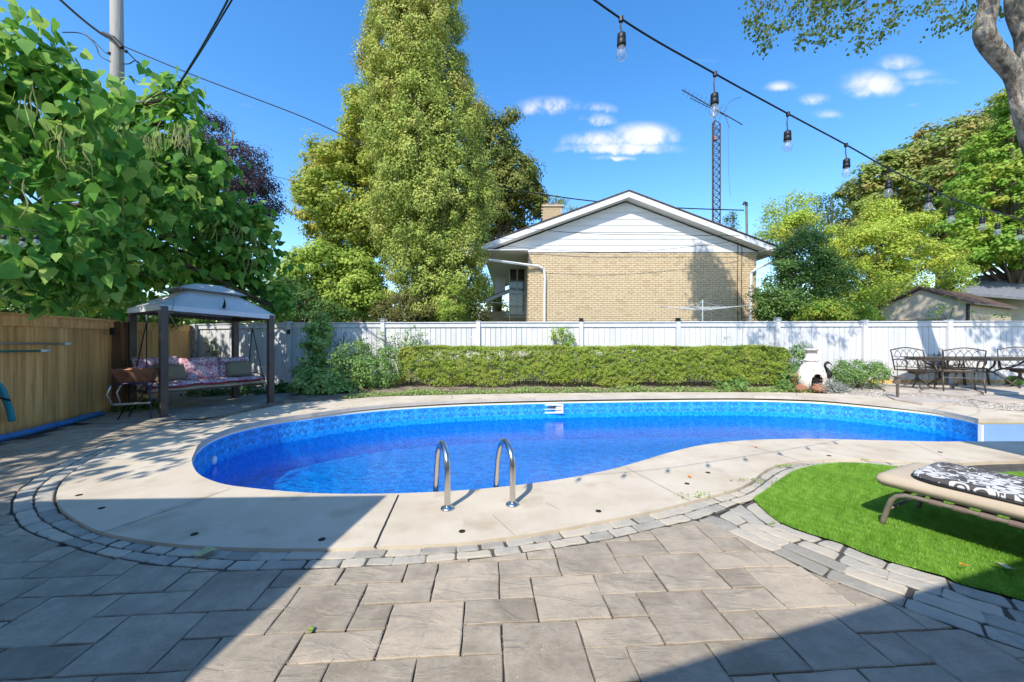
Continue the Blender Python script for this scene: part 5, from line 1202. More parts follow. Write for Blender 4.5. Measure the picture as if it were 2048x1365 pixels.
# roof slabs, fascia, soffit
for s, tip in ((-1, tl_), (1, tr_)):
    d = (tip - peak); a0 = peak; a1 = tip; up_ = Vector((0, 0, .055)); back = Vector((0, 13, 0))
    vs = [a0 + Vector((0, -.03, 0)), a1 + Vector((s * .04, -.03, 0)), a1 + Vector((s * .04, 13, 0)), a0 + back]; vs = [v + Vector((0, 0, .012)) for v in vs] + [v + up_ for v in vs]
    mesh_obj('roof', vs, [(0, 1, 2, 3), (4, 5, 6, 7), (0, 1, 5, 4), (1, 2, 6, 5), (2, 3, 7, 6)], 'roof_shingle', hb)
    fd = Vector((0, 0, -.215)); vs = [a0 + Vector((0, 0, .008)), a1 + Vector((0, 0, .008)), a1 + fd * .9, a0 + fd]; vs += [v + Vector((0, .03, 0)) for v in vs]
    mesh_obj('fascia', vs, [(0, 1, 2, 3), (7, 6, 5, 4), (0, 4, 5, 1), (3, 2, 6, 7), (1, 5, 6, 2)], 'white_paint', hb)
    vs = [a0 + fd * .98 + Vector((0, .03, 0)), a1 + fd * .88 + Vector((0, .03, 0)), a1 + fd * .88 + Vector((0, HY - RY, 0)), a0 + fd * .98 + Vector((0, HY - RY, 0))]
    so_ = mesh_obj('rake_soffit', vs, [(0, 1, 2, 3)], 'soffit', hb)
MB().box(((tl_.x + X0) / 2 - .02, HY + 4, ZE + .01), (X0 - tl_.x - .02, 8.9, .03)).build('porch_soffit', 'soffit', hb)
MB().box(((tr_.x + X1) / 2, HY + 4, ZE + .01), (tr_.x - X1 - .05, 8.9, .03)).build('eave_soffit', 'soffit', hb)
MB().bar((tl_.x + .02, RY - .02, tl_.z - .10), (tl_.x + .02, RY + 12, tl_.z - .10), .12, .14).build('gutter', 'white_paint', hb)
MB().bar((tr_.x + .0, RY - .02, tr_.z - .02), (tr_.x + .0, RY + 12, tr_.z - .02), .12, .12).build('gutter', 'white_paint', hb)
for pts in (((970,519,14.6),(1045,529,14.8),(1078,533,14.88),(1088,540,14.9),(1090,556,14.9),(1089,600,14.9),(1089,700,14.9)), ((1557,512,14.7),(1545,524,14.8),(1515,537,14.88),(1503,545,14.9),(1502,560,14.9),(1501,610,14.9),(1500,700,14.9))):
    MB().tube([Q(*p) for p in pts], .052, 6).build('downspout', 'white_paint', hb)
# porch wall and window on the left
MB().box((.26, HY + 3.6, 2.3), (.72, .2, 4.6)).build('porch_wall', 'brick_b', hb)
wx0, wx1 = (1019 - CX) / F * 18.4, (1050 - CX) / F * 18.4; wz0, wz1 = CH + (CY - 628) / F * 18.4, CH + (CY - 532) / F * 18.4
wn = MB(); t = .05
wn.box((wx0, 18.42, (wz0 + wz1) / 2), (t, .06, wz1 - wz0)).box(((wx0 + wx1) / 2, 18.42, (wz0 + wz1) / 2), (t, .06, wz1 - wz0)).box((wx1, 18.42, (wz0 + wz1) / 2), (t, .06, wz1 - wz0)).box(((wx0 + wx1) / 2, 18.40, wz0 + (wz1 - wz0) * .42), (wx1 - wx0, .06, t)).box(((wx0 + wx1) / 2, 18.40, wz0), (wx1 - wx0 + .3, .14, .09)).box(((wx0 + wx1) / 2, 18.40, wz1), (wx1 - wx0, .06, t))
w_ = wn.build('window', 'white_paint', hb)
for s in (0, 1):
    xa, xb = (wx0 + t / 2, (wx0 + wx1) / 2 - t / 2) if s == 0 else ((wx0 + wx1) / 2 + t / 2, wx1 - t / 2)
    for za, zb in ((wz0 + .05, wz0 + (wz1 - wz0) * .42 - t / 2), (wz0 + (wz1 - wz0) * .42 + t / 2, wz1 - t / 2)): mesh_obj('pane', [(xa, 18.43, za), (xb, 18.43, za), (xb, 18.43, zb), (xa, 18.43, zb)], [(0, 1, 2, 3)], 'dark_glass', w_)
rl = MB(); zr = CH + (CY - 606) / F * 17.5
rl.bar(Q(972, 606, 17.5), Q(1052, 606, 17.5), .02, .03)
for k in range(12): p = Q(1008 + k * 4, 606, 17.5); rl.bar(p, p - Vector((0, 0, .62)), .012, .012, up=(0, 1, 0))
rl.bar(Q(1008, 634, 17.5), Q(1052, 634, 17.5), .02, .03); rl.build('railing', 'white_paint', hb)
# chimney
c = Q(1104, 440, 24); cm = MB(); cm.box((c.x, c.y, c.z - 1.2), (1.15, .8, 3.6)); cm_ = cm.build('chimney', 'mortar', hb)
mb = MB()
for r in range(9):
    z = c.z + .62 - r * .085; 
    for k in range(5): mb.box((c.x - .575 + .23 * (k + .5) - (.115 if r % 2 else 0), c.y - .40, z), (.215, .03, .07))
mb.build('chimney_brick', 'brick_b', cm_); MB().box((c.x, c.y, c.z + .72), (1.3, .95, .1)).build('chimney_cap', 'mortar', cm_)
for k in (-.3, .3): MB().lathe([(.14, 0), (.14, .22), (.10, .22)], (c.x + k, c.y, c.z + .77), 12).build('flue', 'terracotta', cm_)
# service mast and wire
m0 = Q(1494, 468, 15.6); m1 = Q(1493, 412, 15.6); MB().tube([m0 - Vector((0, 0, .4)), m1], .045, 8).build('service_mast', 'grey_shingle', hb)
MB().tube([m1 + Vector((0, 0, -.02)), m1 + Vector((.0, 0, .10)), m1 + Vector((-.08, 0, .14)), m1 + Vector((-.12, 0, .05))], .05, 8).build('weather_head', 'black_rubber', hb)
def cable(name, label, pts, r, group='overhead cables', m='black_rubber', n=30, parent=None):
    q = cr([tuple(Q(*p)) for p in pts], n); o = MB().tube([Vector(p) for p in q], r, 6).build(name, m, parent)
    if parent is None: tag(o, label, 'cable', group)
    return o
for k, dx in ((0, 0), (1, 8)):
    cable('riser_cable', '', ((1474 + dx, 474, 14.93), (1476 + dx, 500, 14.93), (1475 + dx, 560, 14.93), (1476 + dx, 690, 14.93)), .011, m='black_rubber', parent=hb)
# second low building with a porch roof far left of the house
gb = empty('brown_porch', (-1.2, 20, 0), 0, 'brown brick porch with a sloping dark roof left of the tan brick house', 'porch')
a = Q(968, 601, 20); b = Q(1018, 582, 20)
MB().box((-.8, 21.0, 1.4), (1.3, 1.2, 2.8)).build('wall', 'brick_b', gb); MB().bar(a, b, .9, .06).build('roof', 'roof_shingle', gb)
MB().bar(a + Vector((0, -.46, -.1)), b + Vector((0, -.46, -.1)), .03, .16).build('fascia', 'soffit', gb)
MB().bar(Q(1000, 545, 20.5), Q(1000, 590, 20.5), .55, .04, up=(0, 1, 0)).build('white_gable', 'siding', gb)
# clothes dryer behind the fence
cb = Q(1405, 626, 12.4); cd = empty('rotary_clothes_line', (cb.x, cb.y, 0), 0, 'folding rotary clothes line on a pole in front of the brick wall', 'clothes line')
MB().tube([(cb.x, cb.y, 0), (cb.x, cb.y, Q(0, 600, 12.4).z)], .022, 8).build('pole', 'alu_pole', cd)
tips = [Q(1320, 614, 12.4), Q(1500, 611, 12.4), Q(1378, 612, 11.6), Q(1445, 613, 13.6)]; hub = Q(1405, 622, 12.4); toph = Q(1405, 603, 12.4)
for t_ in tips: MB().tube([hub, t_], .014, 6).build('arm', 'alu_pole', cd); MB().tube([toph, hub.lerp(t_, .45) + Vector((0, 0, .02))], .009, 6).build('strut', 'alu_pole', cd)
mb = MB()
for f_ in (.35, .5, .65, .8, .95):
    lp = [hub.lerp(tips[i], f_) for i in (0, 2, 1, 3, 0)]
    for i in range(4): m_ = lp[i].lerp(lp[i + 1], .5) - Vector((0, 0, .05 * f_)); mb.tube([lp[i], m_, lp[i + 1]], .004, 4, False)
mb.build('lines', 'white_plastic', cd)
# antenna tower
TB = Q(1430, 450, 30); tw = empty('antenna_tower', (TB.x, TB.y, 0), 0, 'dark lattice antenna tower with a television aerial behind the brick house', 'antenna tower')
zt0, zt1 = 4.0, Q(0, 250, 30).z; hw = .29
legs = [Vector((TB.x - hw, TB.y - .2, 0)), Vector((TB.x + hw, TB.y - .2, 0)), Vector((TB.x, TB.y + .3, 0))]
for p in legs: MB().tube([p + Vector((0, 0, zt0)), p + Vector((0, 0, zt1))], .045, 6).build('leg', 'tower_metal', tw)
mb = MB(); nz = 26
for k in range(nz):
    z0, z1 = zt0 + (zt1 - zt0) * k / nz, zt0 + (zt1 - zt0) * (k + 1) / nz
    for i in range(3):
        a, b = legs[i], legs[(i + 1) % 3]; mb.tube([a + Vector((0, 0, z0)), b + Vector((0, 0, z1))], .022, 4, False); mb.tube([b + Vector((0, 0, z0)), a + Vector((0, 0, z1))], .018, 4, False); mb.tube([a + Vector((0, 0, z0)), b + Vector((0, 0, z0))], .018, 4, False)
mb.build('bracing', 'tower_metal', tw)
tc_ = Vector((TB.x, TB.y, 0)); mb = MB()
for p in legs: mb.tube([p + Vector((0, 0, zt1)), tc_ + Vector((0, 0, zt1 + .35))], .035, 5)
mb.build('peak_frame', 'tower_metal', tw); MB().tube([tc_ + Vector((0, 0, zt1 - .5)), tc_ + Vector((0, 0, Q(0, 205, 30).z))], .035, 6).build('mast', 'antenna', tw)
MB().box(tc_ + Vector((-.1, 0, zt1 + .75)), (.22, .2, .35)).build('rotor', 'alu_pole', tw, bevel=.04)
MB().lathe([(.16, -.2), (.04, .2)], tc_ + Vector((0, 0, zt1 - 1.0)), 8).build('gearbox', 'copper_rust', tw)
a, b = Q(1364, 180, 29.5), Q(1485, 250, 31.5); MB().tube([a, b], .04, 5).build('boom', 'antenna', tw)
a2, b2 = Q(1380, 196, 29.7), Q(1455, 234, 30.9); MB().tube([a2, b2], .028, 5).build('lower_boom', 'antenna', tw)
mb = MB()
for k in range(11):
    c = a.lerp(b, .04 + k * .062); L_ = .18 + k * .02; d = Vector((.25, 1, .12)).normalized(); mb.tube([c - d * L_ * 3, c + d * L_ * 3], .014, 4)
mb.build('elements', 'antenna', tw)
q = cr([tuple(Q(*p)) for p in ((1449,228,30.6),(1455,210,30.6),(1466,200,30.6),(1482,195,30.6))], 10); MB().tube([Vector(p) for p in q], .018, 4).build('bent_element', 'antenna', tw)
MB().tube([Q(1449,228,30.6), Q(1459,257,30.6)], .025, 4).build('broken_element', 'antenna', tw)
MB().tube([Vector(p) for p in cr([tuple(Q(*p)) for p in ((1456,256,30.6),(1457,290,30.6),(1457,340,30.6),(1461,395,30.6))], 10)], .012, 4).build('loose_lead', 'antenna', tw)
# sheds on the right
K = Vector((15.2, 13.0, 0)); gd = Vector((-.447, .894, 0)); ld = Vector((.894, .447, 0)); gw = 2.25; sl_ = 4.5
sh = empty('garden_shed', K, 0, 'low tan garden shed with a brown metal roof beyond the fence on the right', 'shed')
ze = 2.50; zp = 3.10
A_, B_ = K, K + gd * gw; mid_ = K + gd * gw * .5
mesh_obj('gable_wall', [A_, B_, B_ + Vector((0, 0, ze)), mid_ + Vector((0, 0, zp)), A_ + Vector((0, 0, ze))], [(0, 1, 2, 3, 4)], 'shed_grey', sh)
for k in range(4):
    p = K + ld * (k * 1.1 + .55); MB().bar(p - ld * .545 + Vector((0, 0, ze / 2)), p + ld * .545 + Vector((0, 0, ze / 2)), .03, ze).build('wall_panel', 'shed_tan', sh)
MB().bar(K + Vector((0, 0, 0)), K + Vector((0, 0, ze)), .06, .06, up=(0, 1, 0)).build('corner_trim', 'roof_shingle', sh)
o1 = ld * -.15
for s in (0, 1):
    e0 = (K if s == 0 else B_) + (gd * -.18 if s == 0 else gd * .18) + Vector((0, 0, ze - .04)); r0_ = mid_ + Vector((0, 0, zp + .05))
    vs = [e0 + o1, e0 + ld * sl_, r0_ + ld * sl_, r0_ + o1]; vs += [v + Vector((0, 0, .04)) for v in vs]
    mesh_obj('roof', vs, [(0, 1, 2, 3), (7, 6, 5, 4), (0, 4, 5, 1), (1, 5, 6, 2), (2, 6, 7, 3), (3, 7, 4, 0)], 'brown_metal', sh)
    for k in range(12):
        t = k / 11; a = vs[4].lerp(vs[5], t); b = vs[7].lerp(vs[6], t); MB().bar(a + Vector((0, 0, .012)), b + Vector((0, 0, .012)), .035, .022).build('roof_rib', 'brown_metal', sh)
dp = K + gd * .55 - ld * .02; MB().bar(K + gd * .5 + Vector((0, 0, 2.05)) - ld * .03, K + gd * 1.75 + Vector((0, 0, 2.05)) - ld * .03, .03, .06).bar(K + gd * .5 + Vector((0, 0, 0)) - ld * .03, K + gd * .5 + Vector((0, 0, 2.05)) - ld * .03, .06, .03, up=(0,1,0)).bar(K + gd * 1.75 - ld * .03, K + gd * 1.75 + Vector((0, 0, 2.05)) - ld * .03, .06, .03, up=(0,1,0)).build('door_frame', 'shed_tan', sh)
g2 = empty('grey_roofed_garage', (24, 19, 0), 0, 'building with a wide grey shingle roof behind the tan shed', 'garage')
a, b, c, d = Q(1908, 584, 18), Q(2120, 600, 17), Q(2120, 535, 20.5), Q(1952, 552, 20.5)
mesh_obj('roof', [a, b, c, d] + [v + Vector((0, 0, -.12)) for v in (a, b, c, d)], [(0, 1, 2, 3), (7, 6, 5, 4), (0, 4, 5, 1), (1, 5, 6, 2), (2, 6, 7, 3), (3, 7, 4, 0)], 'grey_shingle', g2)
MB().box((24.0, 19.6, 1.7), (7.5, 2.0, 3.4)).build('wall', 'shed_grey', g2)
# utility pole and overhead cables
up0 = Q(234, 100, 16); po = empty('utility_pole', (up0.x, up0.y, 0), 0, 'tall grey weathered wooden utility pole behind the broad-leaved tree', 'utility pole')
MB().tube([(up0.x + .15, up0.y, 0), (up0.x, up0.y, 13), (up0.x - .03, up0.y, 17.5)], [.26, .215, .19], 14).build('shaft', 'pole_wood', po, True)
MB().tube([Q(208, 68, 15.8), Q(226, 76, 15.7), Q(244, 96, 15.8)], .09, 7).build('cable_clamp', 'black_rubber', po)
MB().lathe([(.05,-.05),(.07,0),(.05,.05)], Q(252, 103, 15.8), 8).build('splice', 'black_rubber', po); MB().lathe([(.05,-.05),(.07,0),(.05,.05)], Q(219, 107, 15.8), 8).build('splice', 'black_rubber', po)
cable('service_cable', 'thick black cable from the upper left to the grey utility pole', ((115,-5,15),(160,35,15.4),(200,66,15.7),(222,78,15.8)), .045)
cable('service_cable', 'long black cable from the utility pole across the cedar to the house mast', ((245,92,16),(390,152,16.2),(600,232,16.3),(750,297,16.3),(1000,373,16.2),(1080,388,16.0),(1180,402,15.9),(1330,415,15.7),(1488,421,15.6)), .022, n=60)
cable('service_cable', 'black cable sagging from the utility pole down behind the purple tree', ((246,96,16),(280,130,17),(325,175,18),(400,250,19),(480,330,20),(560,405,21),(590,430,22),(660,470,23)), .022)
cable('service_cable', 'looped black cable on the left side of the utility pole', ((125,65,15.8),(165,68,15.8),(190,90,15.8),(200,112,15.8),(222,124,15.8)), .02)
cable('service_cable', 'short black cable loop below the splice on the utility pole', ((172,70,15.9),(190,85,15.9),(210,105,15.9),(218,107,15.9)), .02)
cable('service_cable', 'short black cable curling off the right side of the utility pole', ((244,128,15.9),(258,128,15.9),(272,122,15.9),(290,135,16)), .02)
cable('overhead_cable', 'left strand of two cables rising steeply over the big-leaved tree', ((458,-5,5.0),(440,30,5.3),(400,100,6.2),(352,178,7.4),(300,265,9)), .012)
cable('overhead_cable', 'right, thicker strand of two cables rising steeply over the big-leaved tree', ((467,-5,5.0),(446,30,5.3),(405,98,6.2),(354,178,7.4),(302,265,9)), .010)
cable('thin_cable', 'thin pale cable crossing the sky left of the cedar', ((430,318,17),(470,330,17),(520,346,17.5),(600,365,18)), .012, m='tower_metal')
cable('thin_cable', 'thin cable from the cedar across the top of the white gable', ((985,450,14.2),(1060,458,14.3),(1180,468,14.35),(1300,470,14.38),(1480,472,14.4)), .010)
cable('thin_cable', 'thin cable sagging over the lower part of the white gable', ((985,488,14.2),(1060,497,14.3),(1200,505,14.35),(1320,500,14.38),(1460,484,14.4),(1484,478,14.4)), .008)
# ---------------------------------------------------------------- string lights
def sl_pt(i): return Vector((.44 + .5 * i, 1.577 + .2375 * i, 0))
zs = {-4:3.02,-3:2.86,-2:2.72,-1:2.59,0:2.437,1:2.354,2:2.31,3:2.27,4:2.24,5:2.236,6:2.228,7:2.227,8:2.24,9:2.26}
pxy = [(1242,38),(1430,148),(1576,228),(1692,290),(1781,340),(1857,375),(1905,398),(1961,417),(1997,426),(2042,438)]
bby = [(1243,90),(1429,207),(1575,280),(1693,334),(1777,376),(1857,404),(1902,430),(1964,446),(1995,457),(2039,468)]
sl_t = empty('string_lights', (1.0, 1.8, 2.4), 0, 'black cord of patio string lights with clear bulbs hanging across the upper right', 'string lights')
kk = [(1.0 * i) for i in range(10)]
ydep = [1.577, 1.815, 2.05, 2.29, 2.53, 2.77, 3.0, 3.26, 3.5, 3.75]
jo = [Q(pxy[i][0], pxy[i][1], ydep[i]) for i in range(10)]
jo = [Vector((-1.56, .627, 3.15)), Vector((-1.06, .865, 2.97)), Vector((-.56, 1.10, 2.86)), Vector((-.06, 1.34, 2.69))] + jo + [Vector((7.0, 4.6, 2.45)), Vector((8.8, 6.4, 2.8))]
q = cr([tuple(p) for p in jo], 160); MB().tube([Vector(p) for p in q], .0041, 7).build('cord', 'black_rubber', sl_t, True)
def glass():
    m = bpy.data.materials.new('bulb_glass'); m.use_nodes = True; nt = m.node_tree; nt.nodes.clear(); L = nt.links.new
    o = N(nt,'ShaderNodeOutputMaterial'); g = N(nt,'ShaderNodeBsdfGlossy'); g.inputs['Roughness'].default_value = .03; t = N(nt,'ShaderNodeBsdfTransparent'); t.inputs['Color'].default_value = (.95,.96,.97,1)
    d = N(nt,'ShaderNodeBsdfDiffuse'); d.inputs['Color'].default_value = (.8,.82,.85,1); lw_ = N(nt,'ShaderNodeLayerWeight'); lw_.inputs['Blend'].default_value = .35
    m1 = N(nt,'ShaderNodeMixShader'); m1.inputs[0].default_value = .13; L(t.outputs[0], m1.inputs[1]); L(d.outputs[0], m1.inputs[2])
    m2 = N(nt,'ShaderNodeMixShader'); L(math_node(nt,'MULTIPLY', lw_.outputs['Facing'], .55), m2.inputs[0]); L(m1.outputs[0], m2.inputs[1]); L(g.outputs[0], m2.inputs[2]); L(m2.outputs[0], o.inputs[0]); MATS['bulb_glass'] = m
glass(); mat('filament', (.55, .45, .3), rough=.4, metal=.6)
for i in range(14):
    j = jo[i]; k = i - 4
    if 0 <= k < 10: b = Q(bby[k][0], bby[k][1], ydep[k])
    else: b = j - Vector((0, 0, .125))
    sc = 1.0; tb0 = b + Vector((0, 0, .048))
    MB().tube([j + Vector((0, 0, .008)), j - Vector((0, 0, .012))], .0095, 8).build('clip', 'black_rubber', sl_t)
    MB().tube([j, j.lerp(tb0, .5) + Vector((-.004, 0, 0)), tb0], .0026, 6).build('drop_wire', 'black_rubber', sl_t)
    MB().lathe([(.006, .050), (.0165, .042), (.0175, .02), (.016, .018), (.0175, .014), (.0185, -.004), (.015, -.008)], b, 16).build('socket', 'black_rubber', sl_t, True)
    bo = MB().lathe([(.014, -.006), (.016, -.014), (.0225, -.032), (.0225, -.045), (.016, -.058), (.006, -.063)], b, 16).build('bulb', 'bulb_glass', sl_t, True)
    MB().tube([b - Vector((0, 0, .006)), b - Vector((.003, 0, .03)), b - Vector((-.003, 0, .045))], .002, 5).build('filament', 'filament', bo)
# a second, mostly hidden run of the same lights at the far left
s2 = empty('string_lights', (-4.2, 3.4, 2.2), 0, 'short run of clear bulbs half lost among the big leaves at left', 'string lights')
MB().tube([Q(-60, 452, 3.3), Q(8, 453, 3.3), Q(45, 460, 3.3), Q(74, 462, 3.35), Q(110, 480, 3.5)], .004, 6).build('cord', 'black_rubber', s2)
for x, y in ((8, 478), (45, 482), (73, 478)):
    b = Q(x, y, 3.3); MB().lathe([(.006, .03), (.0155, .026), (.0165, .0), (.012, -.004)], b, 12).build('socket', 'black_rubber', s2, True); MB().lathe([(.012, -.002), (.021, -.025), (.021, -.038), (.005, -.055)], b, 12).build('bulb', 'bulb_glass', s2, True)
# lettering on the fence: one bent wire word
rw = Q(652, 683, 10.8); sg = empty('relax_sign', rw, 0, 'thin black wire word sign reading Relax on the white fence', 'sign')
def RX(px, py): 
    p = Q(px, py, 10.7); return p
mb = MB()
for st_ in ([(655,672),(660,668),(663,675),(660,692)], [(654,674),(662,664),(671,666),(668,674),(661,678),(668,683),(674,691),(677,692)], [(676,687),(681,684),(681,679),(677,679),(676,686),(679,692),(684,691)], [(683,690),(688,680),(692,666),(689,664),(687,674),(687,686),(690,692),(693,690)],
            [(704,680),(699,678),(695,684),(697,691),(702,690),(705,680),(704,688),(707,692),(710,690)], [(710,681),(714,680),(717,688),(721,692)], [(722,680),(717,685),(711,692)]):
    mb.tube([RX(*p) for p in cr(st_, 14)], .0085, 5, False)
mb.bar(RX(640, 692), RX(712, 692), .012, .012); mb.build('lettering', 'black_metal', sg)
# ---------------------------------------------------------------- own house behind the camera (its roof throws the patio shadow)
mat('own_wall', (.72,.66,.56), rough=.8)
own = empty('house_behind', (0, -3, 0), 0, 'low house with a flat overhanging roof standing behind the patio', 'house'); ROOF_Z = 2.7
off = Vector((math.sin(SUN_AZ), math.cos(SUN_AZ))) * ROOF_Z / math.tan(SUN_EL)
def shp(px, py): p = P(px, py, .01); return (p[0] - off.x, p[1] - off.y)
c1 = shp(778, 992); c2 = shp(120, 1019); e2 = shp(372, 1365); r1 = shp(1224, 1365); r2 = shp(2044, 1116); r3 = shp(1912, 881)
dx = (c2[0] - c1[0], c2[1] - c1[1]); c2b = (c1[0] + dx[0] * 4, c1[1] + dx[1] * 1.2)
de = (e2[0] - c1[0], e2[1] - c1[1]); dr = (r2[0] - r1[0], r2[1] - r1[1])
# crossing of the left edge line with the right edge line
det = de[0] * -dr[1] + de[1] * dr[0]; rx, ry = r1[0] - c1[0], r1[1] - c1[1]; t_ = (rx * -dr[1] + ry * dr[0]) / det; cross = (c1[0] + de[0] * t_, c1[1] + de[1] * t_)
tt = (r3[0] - r1[0]) / dr[0]; r2b = (r3[0], r1[1] + dr[1] * tt)
poly = [c2b, (c2b[0], -9), (11, -9), (11, r3[1]), r3, r2b, cross, c1]
print('roof', poly)
MB().prism(poly, ROOF_Z - .14, ROOF_Z).build('roof', 'white_paint', own)
def insetp(p, d):
    c = (0.5, -5); v_ = Vector((p[0] - c[0], p[1] - c[1])); return (c[0] + v_.x * (1 - d / v_.length), c[1] + v_.y * (1 - d / v_.length))
MB().prism([(c2b[0] + .3, c2b[1] - .4), (c2b[0] + .3, -8.7), (10.7, -8.7), (10.7, r3[1] - .4), (r3[0] + .4, r3[1] - .4), (r2b[0] + .4, r2b[1] - .5), (cross[0] - .4, cross[1] - .75), (c1[0] - .4, c1[1] - .4)], -.05, ROOF_Z - .14).build('wall', 'own_wall', own)
# ================================================================ VEGETATION
# hedge
rg = np.random.default_rng(11)
def hedge():
    x0, x1 = (797 - CX) / F * 9.75, (1580 - CX) / F * 9.75; yf, yb = 9.72, 10.40; ht = 1.10
    r = empty('boxwood_hedge', ((x0 + x1) / 2, (yf + yb) / 2, 0), 0, 'long low clipped yellow-green hedge in front of the white fence', 'hedge')
    n = 125000; u = rg.random(n); X = x0 + (x1 - x0) * u; s = rg.random(n); face = rg.random(n)
    wob = .05 * np.sin(X * 2.3) + .035 * np.sin(X * 6.1 + 1) + .02 * np.sin(X * 13)
    d = np.abs(rg.normal(size=n)) * .05
    Y = np.where(face < .62, yf + d + wob * .6, yf + .05 + (yb - yf) * rg.random(n)); Z = np.where(face < .62, .10 + (ht - .12) * s ** .9, ht - d * .8 + wob * .35 * 0.6)
    # rounded upper front edge and a ragged foot
    top = Z > ht - .12; Y = np.where((face < .62) & top, Y + (Z - (ht - .12)) ** 2 * 6, Y)
    foot = .24 + .10 * np.sin(X * 1.7 + .5) + .08 * np.sin(X * 4.3); k = (Z > foot * (.55 + rg.random(n) * .6) + .02) | (face >= .62); hole_ = np.array([mnoise.noise((a * 6 + 9, 3, c * 6)) for a, c in zip(X, Z)]); k &= ~((face < .62) & (hole_ > .34) & (rg.random(n) < .75))
    nr = np.where((face < .62)[:, None], np.array([0, -1, .35])[None], np.array([0, -.2, 1])[None]) + rg.normal(size=(n, 3)) * .55
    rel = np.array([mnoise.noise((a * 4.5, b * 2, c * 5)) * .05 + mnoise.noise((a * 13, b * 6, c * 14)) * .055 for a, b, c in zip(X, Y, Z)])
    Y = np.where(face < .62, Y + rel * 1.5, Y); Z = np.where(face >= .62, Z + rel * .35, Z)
    rough_ = (rng_u := rg.random(n)) < .035; Z = np.where(rough_ & (face >= .62), Z + rg.random(n) * .05, Z)
    # ends
    e = rg.random(n) < .06; side = rg.random(n) < .5; X = np.where(e, np.where(side, x0 - .02 + d, x1 + .02 - d), X); Y = np.where(e, yf + (yb - yf) * rg.random(n), Y); Z = np.where(e, .15 + (ht - .2) * s, Z); nr[e] += np.where(side[e], -1.2, 1.2)[:, None] * np.array([1, 0, 0])[None]
    ex = np.minimum(X - x0, x1 - X); Z = np.where((ex < .25) & (Z > ht - .2), Z - (.25 - ex) ** 2 * 1.6, Z)
    g = np.array([gz(a, b) * 0 + .04 for a, b in zip(X[:1], Y[:1])])[0]
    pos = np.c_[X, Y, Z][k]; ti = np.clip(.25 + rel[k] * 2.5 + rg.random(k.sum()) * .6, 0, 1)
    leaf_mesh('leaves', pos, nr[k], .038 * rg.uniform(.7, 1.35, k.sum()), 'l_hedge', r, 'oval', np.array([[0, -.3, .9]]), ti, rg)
    mb = MB()
    for i in range(70):
        x = x0 + .1 + (x1 - x0 - .2) * i / 69 + random.uniform(-.05, .05); y = random.uniform(yf + .2, yb - .1)
        mb.tube([(x, y, .03), (x + random.uniform(-.05, .05), y, .35), (x + random.uniform(-.15, .15), y + random.uniform(-.15, .1), .75)], [.016, .012, .006], 5, False)
    mb.build('stems', 'bark', r)
    # new shoots standing above the cut
hedge()
def shrub(name, label, base, lobes, nc, per, cr_, size, m, cat='shrub', group=None, shape='oval', flat=.8, up=.5, stems=8, tip=None, fill_=.3):
    rng = np.random.default_rng(sum(map(ord, label))); r = empty(name, base, 0, label, cat, group)
    pos, nr, ti, C = crown_points(lobes, nc, per, cr_, fill_, flat, up, rng)
    k = pos[:, 2] > base[2] + .01; leaf_mesh('leaves', pos[k], nr[k], size * rng.uniform(.65, 1.3, k.sum()), m, r, shape, tip, ti[k], rng)
    mb = MB()
    for i in rng.choice(len(C), size=min(stems, len(C)), replace=False):
        c = Vector(C[i]); b = Vector(base); b2 = b + Vector((rng.normal() * .04, rng.normal() * .04, 0)); mb.tube([b2, b2.lerp(c, .5) + Vector((0, 0, .05)), c], [.010 + size * .06, .008, .004], 5, False)
    mb.build('stems', 'bark', r); return r
def LB(px, py, y, rx, rz, ry=None): p = Q(px, py, y); k = y / F; return (p.x, p.y, p.z, rx * k, (ry or rx) * k, rz * k)
def B(px, y, z=None): x = (px - CX) / F * y; return (x, y, gz(x, y) if z is None else z)
shrub('round_shrub', 'round green shrub between the heron statue and the dining chairs', B(1717, 9.55), [LB(1718, 748, 9.55, 46, 27), LB(1700, 742, 9.5, 28, 22), LB(1742, 745, 9.6, 26, 20)], 130, 40, .16, .048, 'l_shrub', stems=26)
shrub('lavender_clump', 'low silvery grey plant at the foot of the chiminea', B(1663, 9.2), [LB(1655, 775, 9.15, 26, 12), LB(1675, 778, 9.2, 20, 10)], 60, 60, .14, .035, 'l_grey', 'plant', shape='spray', up=1.4, stems=4)
shrub('leafy_perennial', 'bright green leafy plant below the right end of the hedge', B(1462, 9.6), [LB(1462, 770, 9.6, 30, 13)], 40, 26, .14, .06, 'l_shrub', 'plant', stems=4)
shrub('leafy_perennial', 'leafy green plants filling the gap between hedge and chiminea', B(1583, 9.6), [LB(1583, 755, 9.65, 22, 28), LB(1600, 712, 9.9, 18, 24), LB(1570, 775, 9.5, 22, 12)], 90, 30, .15, .055, 'l_shrub', 'plant', stems=8)
shrub('climbing_rose', 'small leafy shrub rising above the hedge against the white fence', B(1127, 10.5), [LB(1128, 676, 10.5, 22, 22), LB(1112, 668, 10.5, 12, 14), LB(1140, 690, 10.5, 18, 12)], 46, 22, .13, .055, 'l_bright', stems=10)
shrub('fruit_shrub', 'lush light green bush in the bed just right of the gazebo', B(628, 9.0), [LB(632, 770, 9.0, 44, 30), LB(608, 788, 8.9, 24, 16), LB(672, 782, 9.0, 36, 20)], 190, 34, .17, .075, 'l_pale', shape='broad', stems=12)
shrub('hollyhock', 'tall pale green plant standing against the white fence left of the wire sign', B(632, 10.2), [LB(628, 700, 10.2, 23, 58), LB(642, 662, 10.2, 18, 40), LB(622, 742, 10.1, 30, 28)], 130, 24, .16, .075, 'l_pale', 'plant', shape='broad', stems=8)
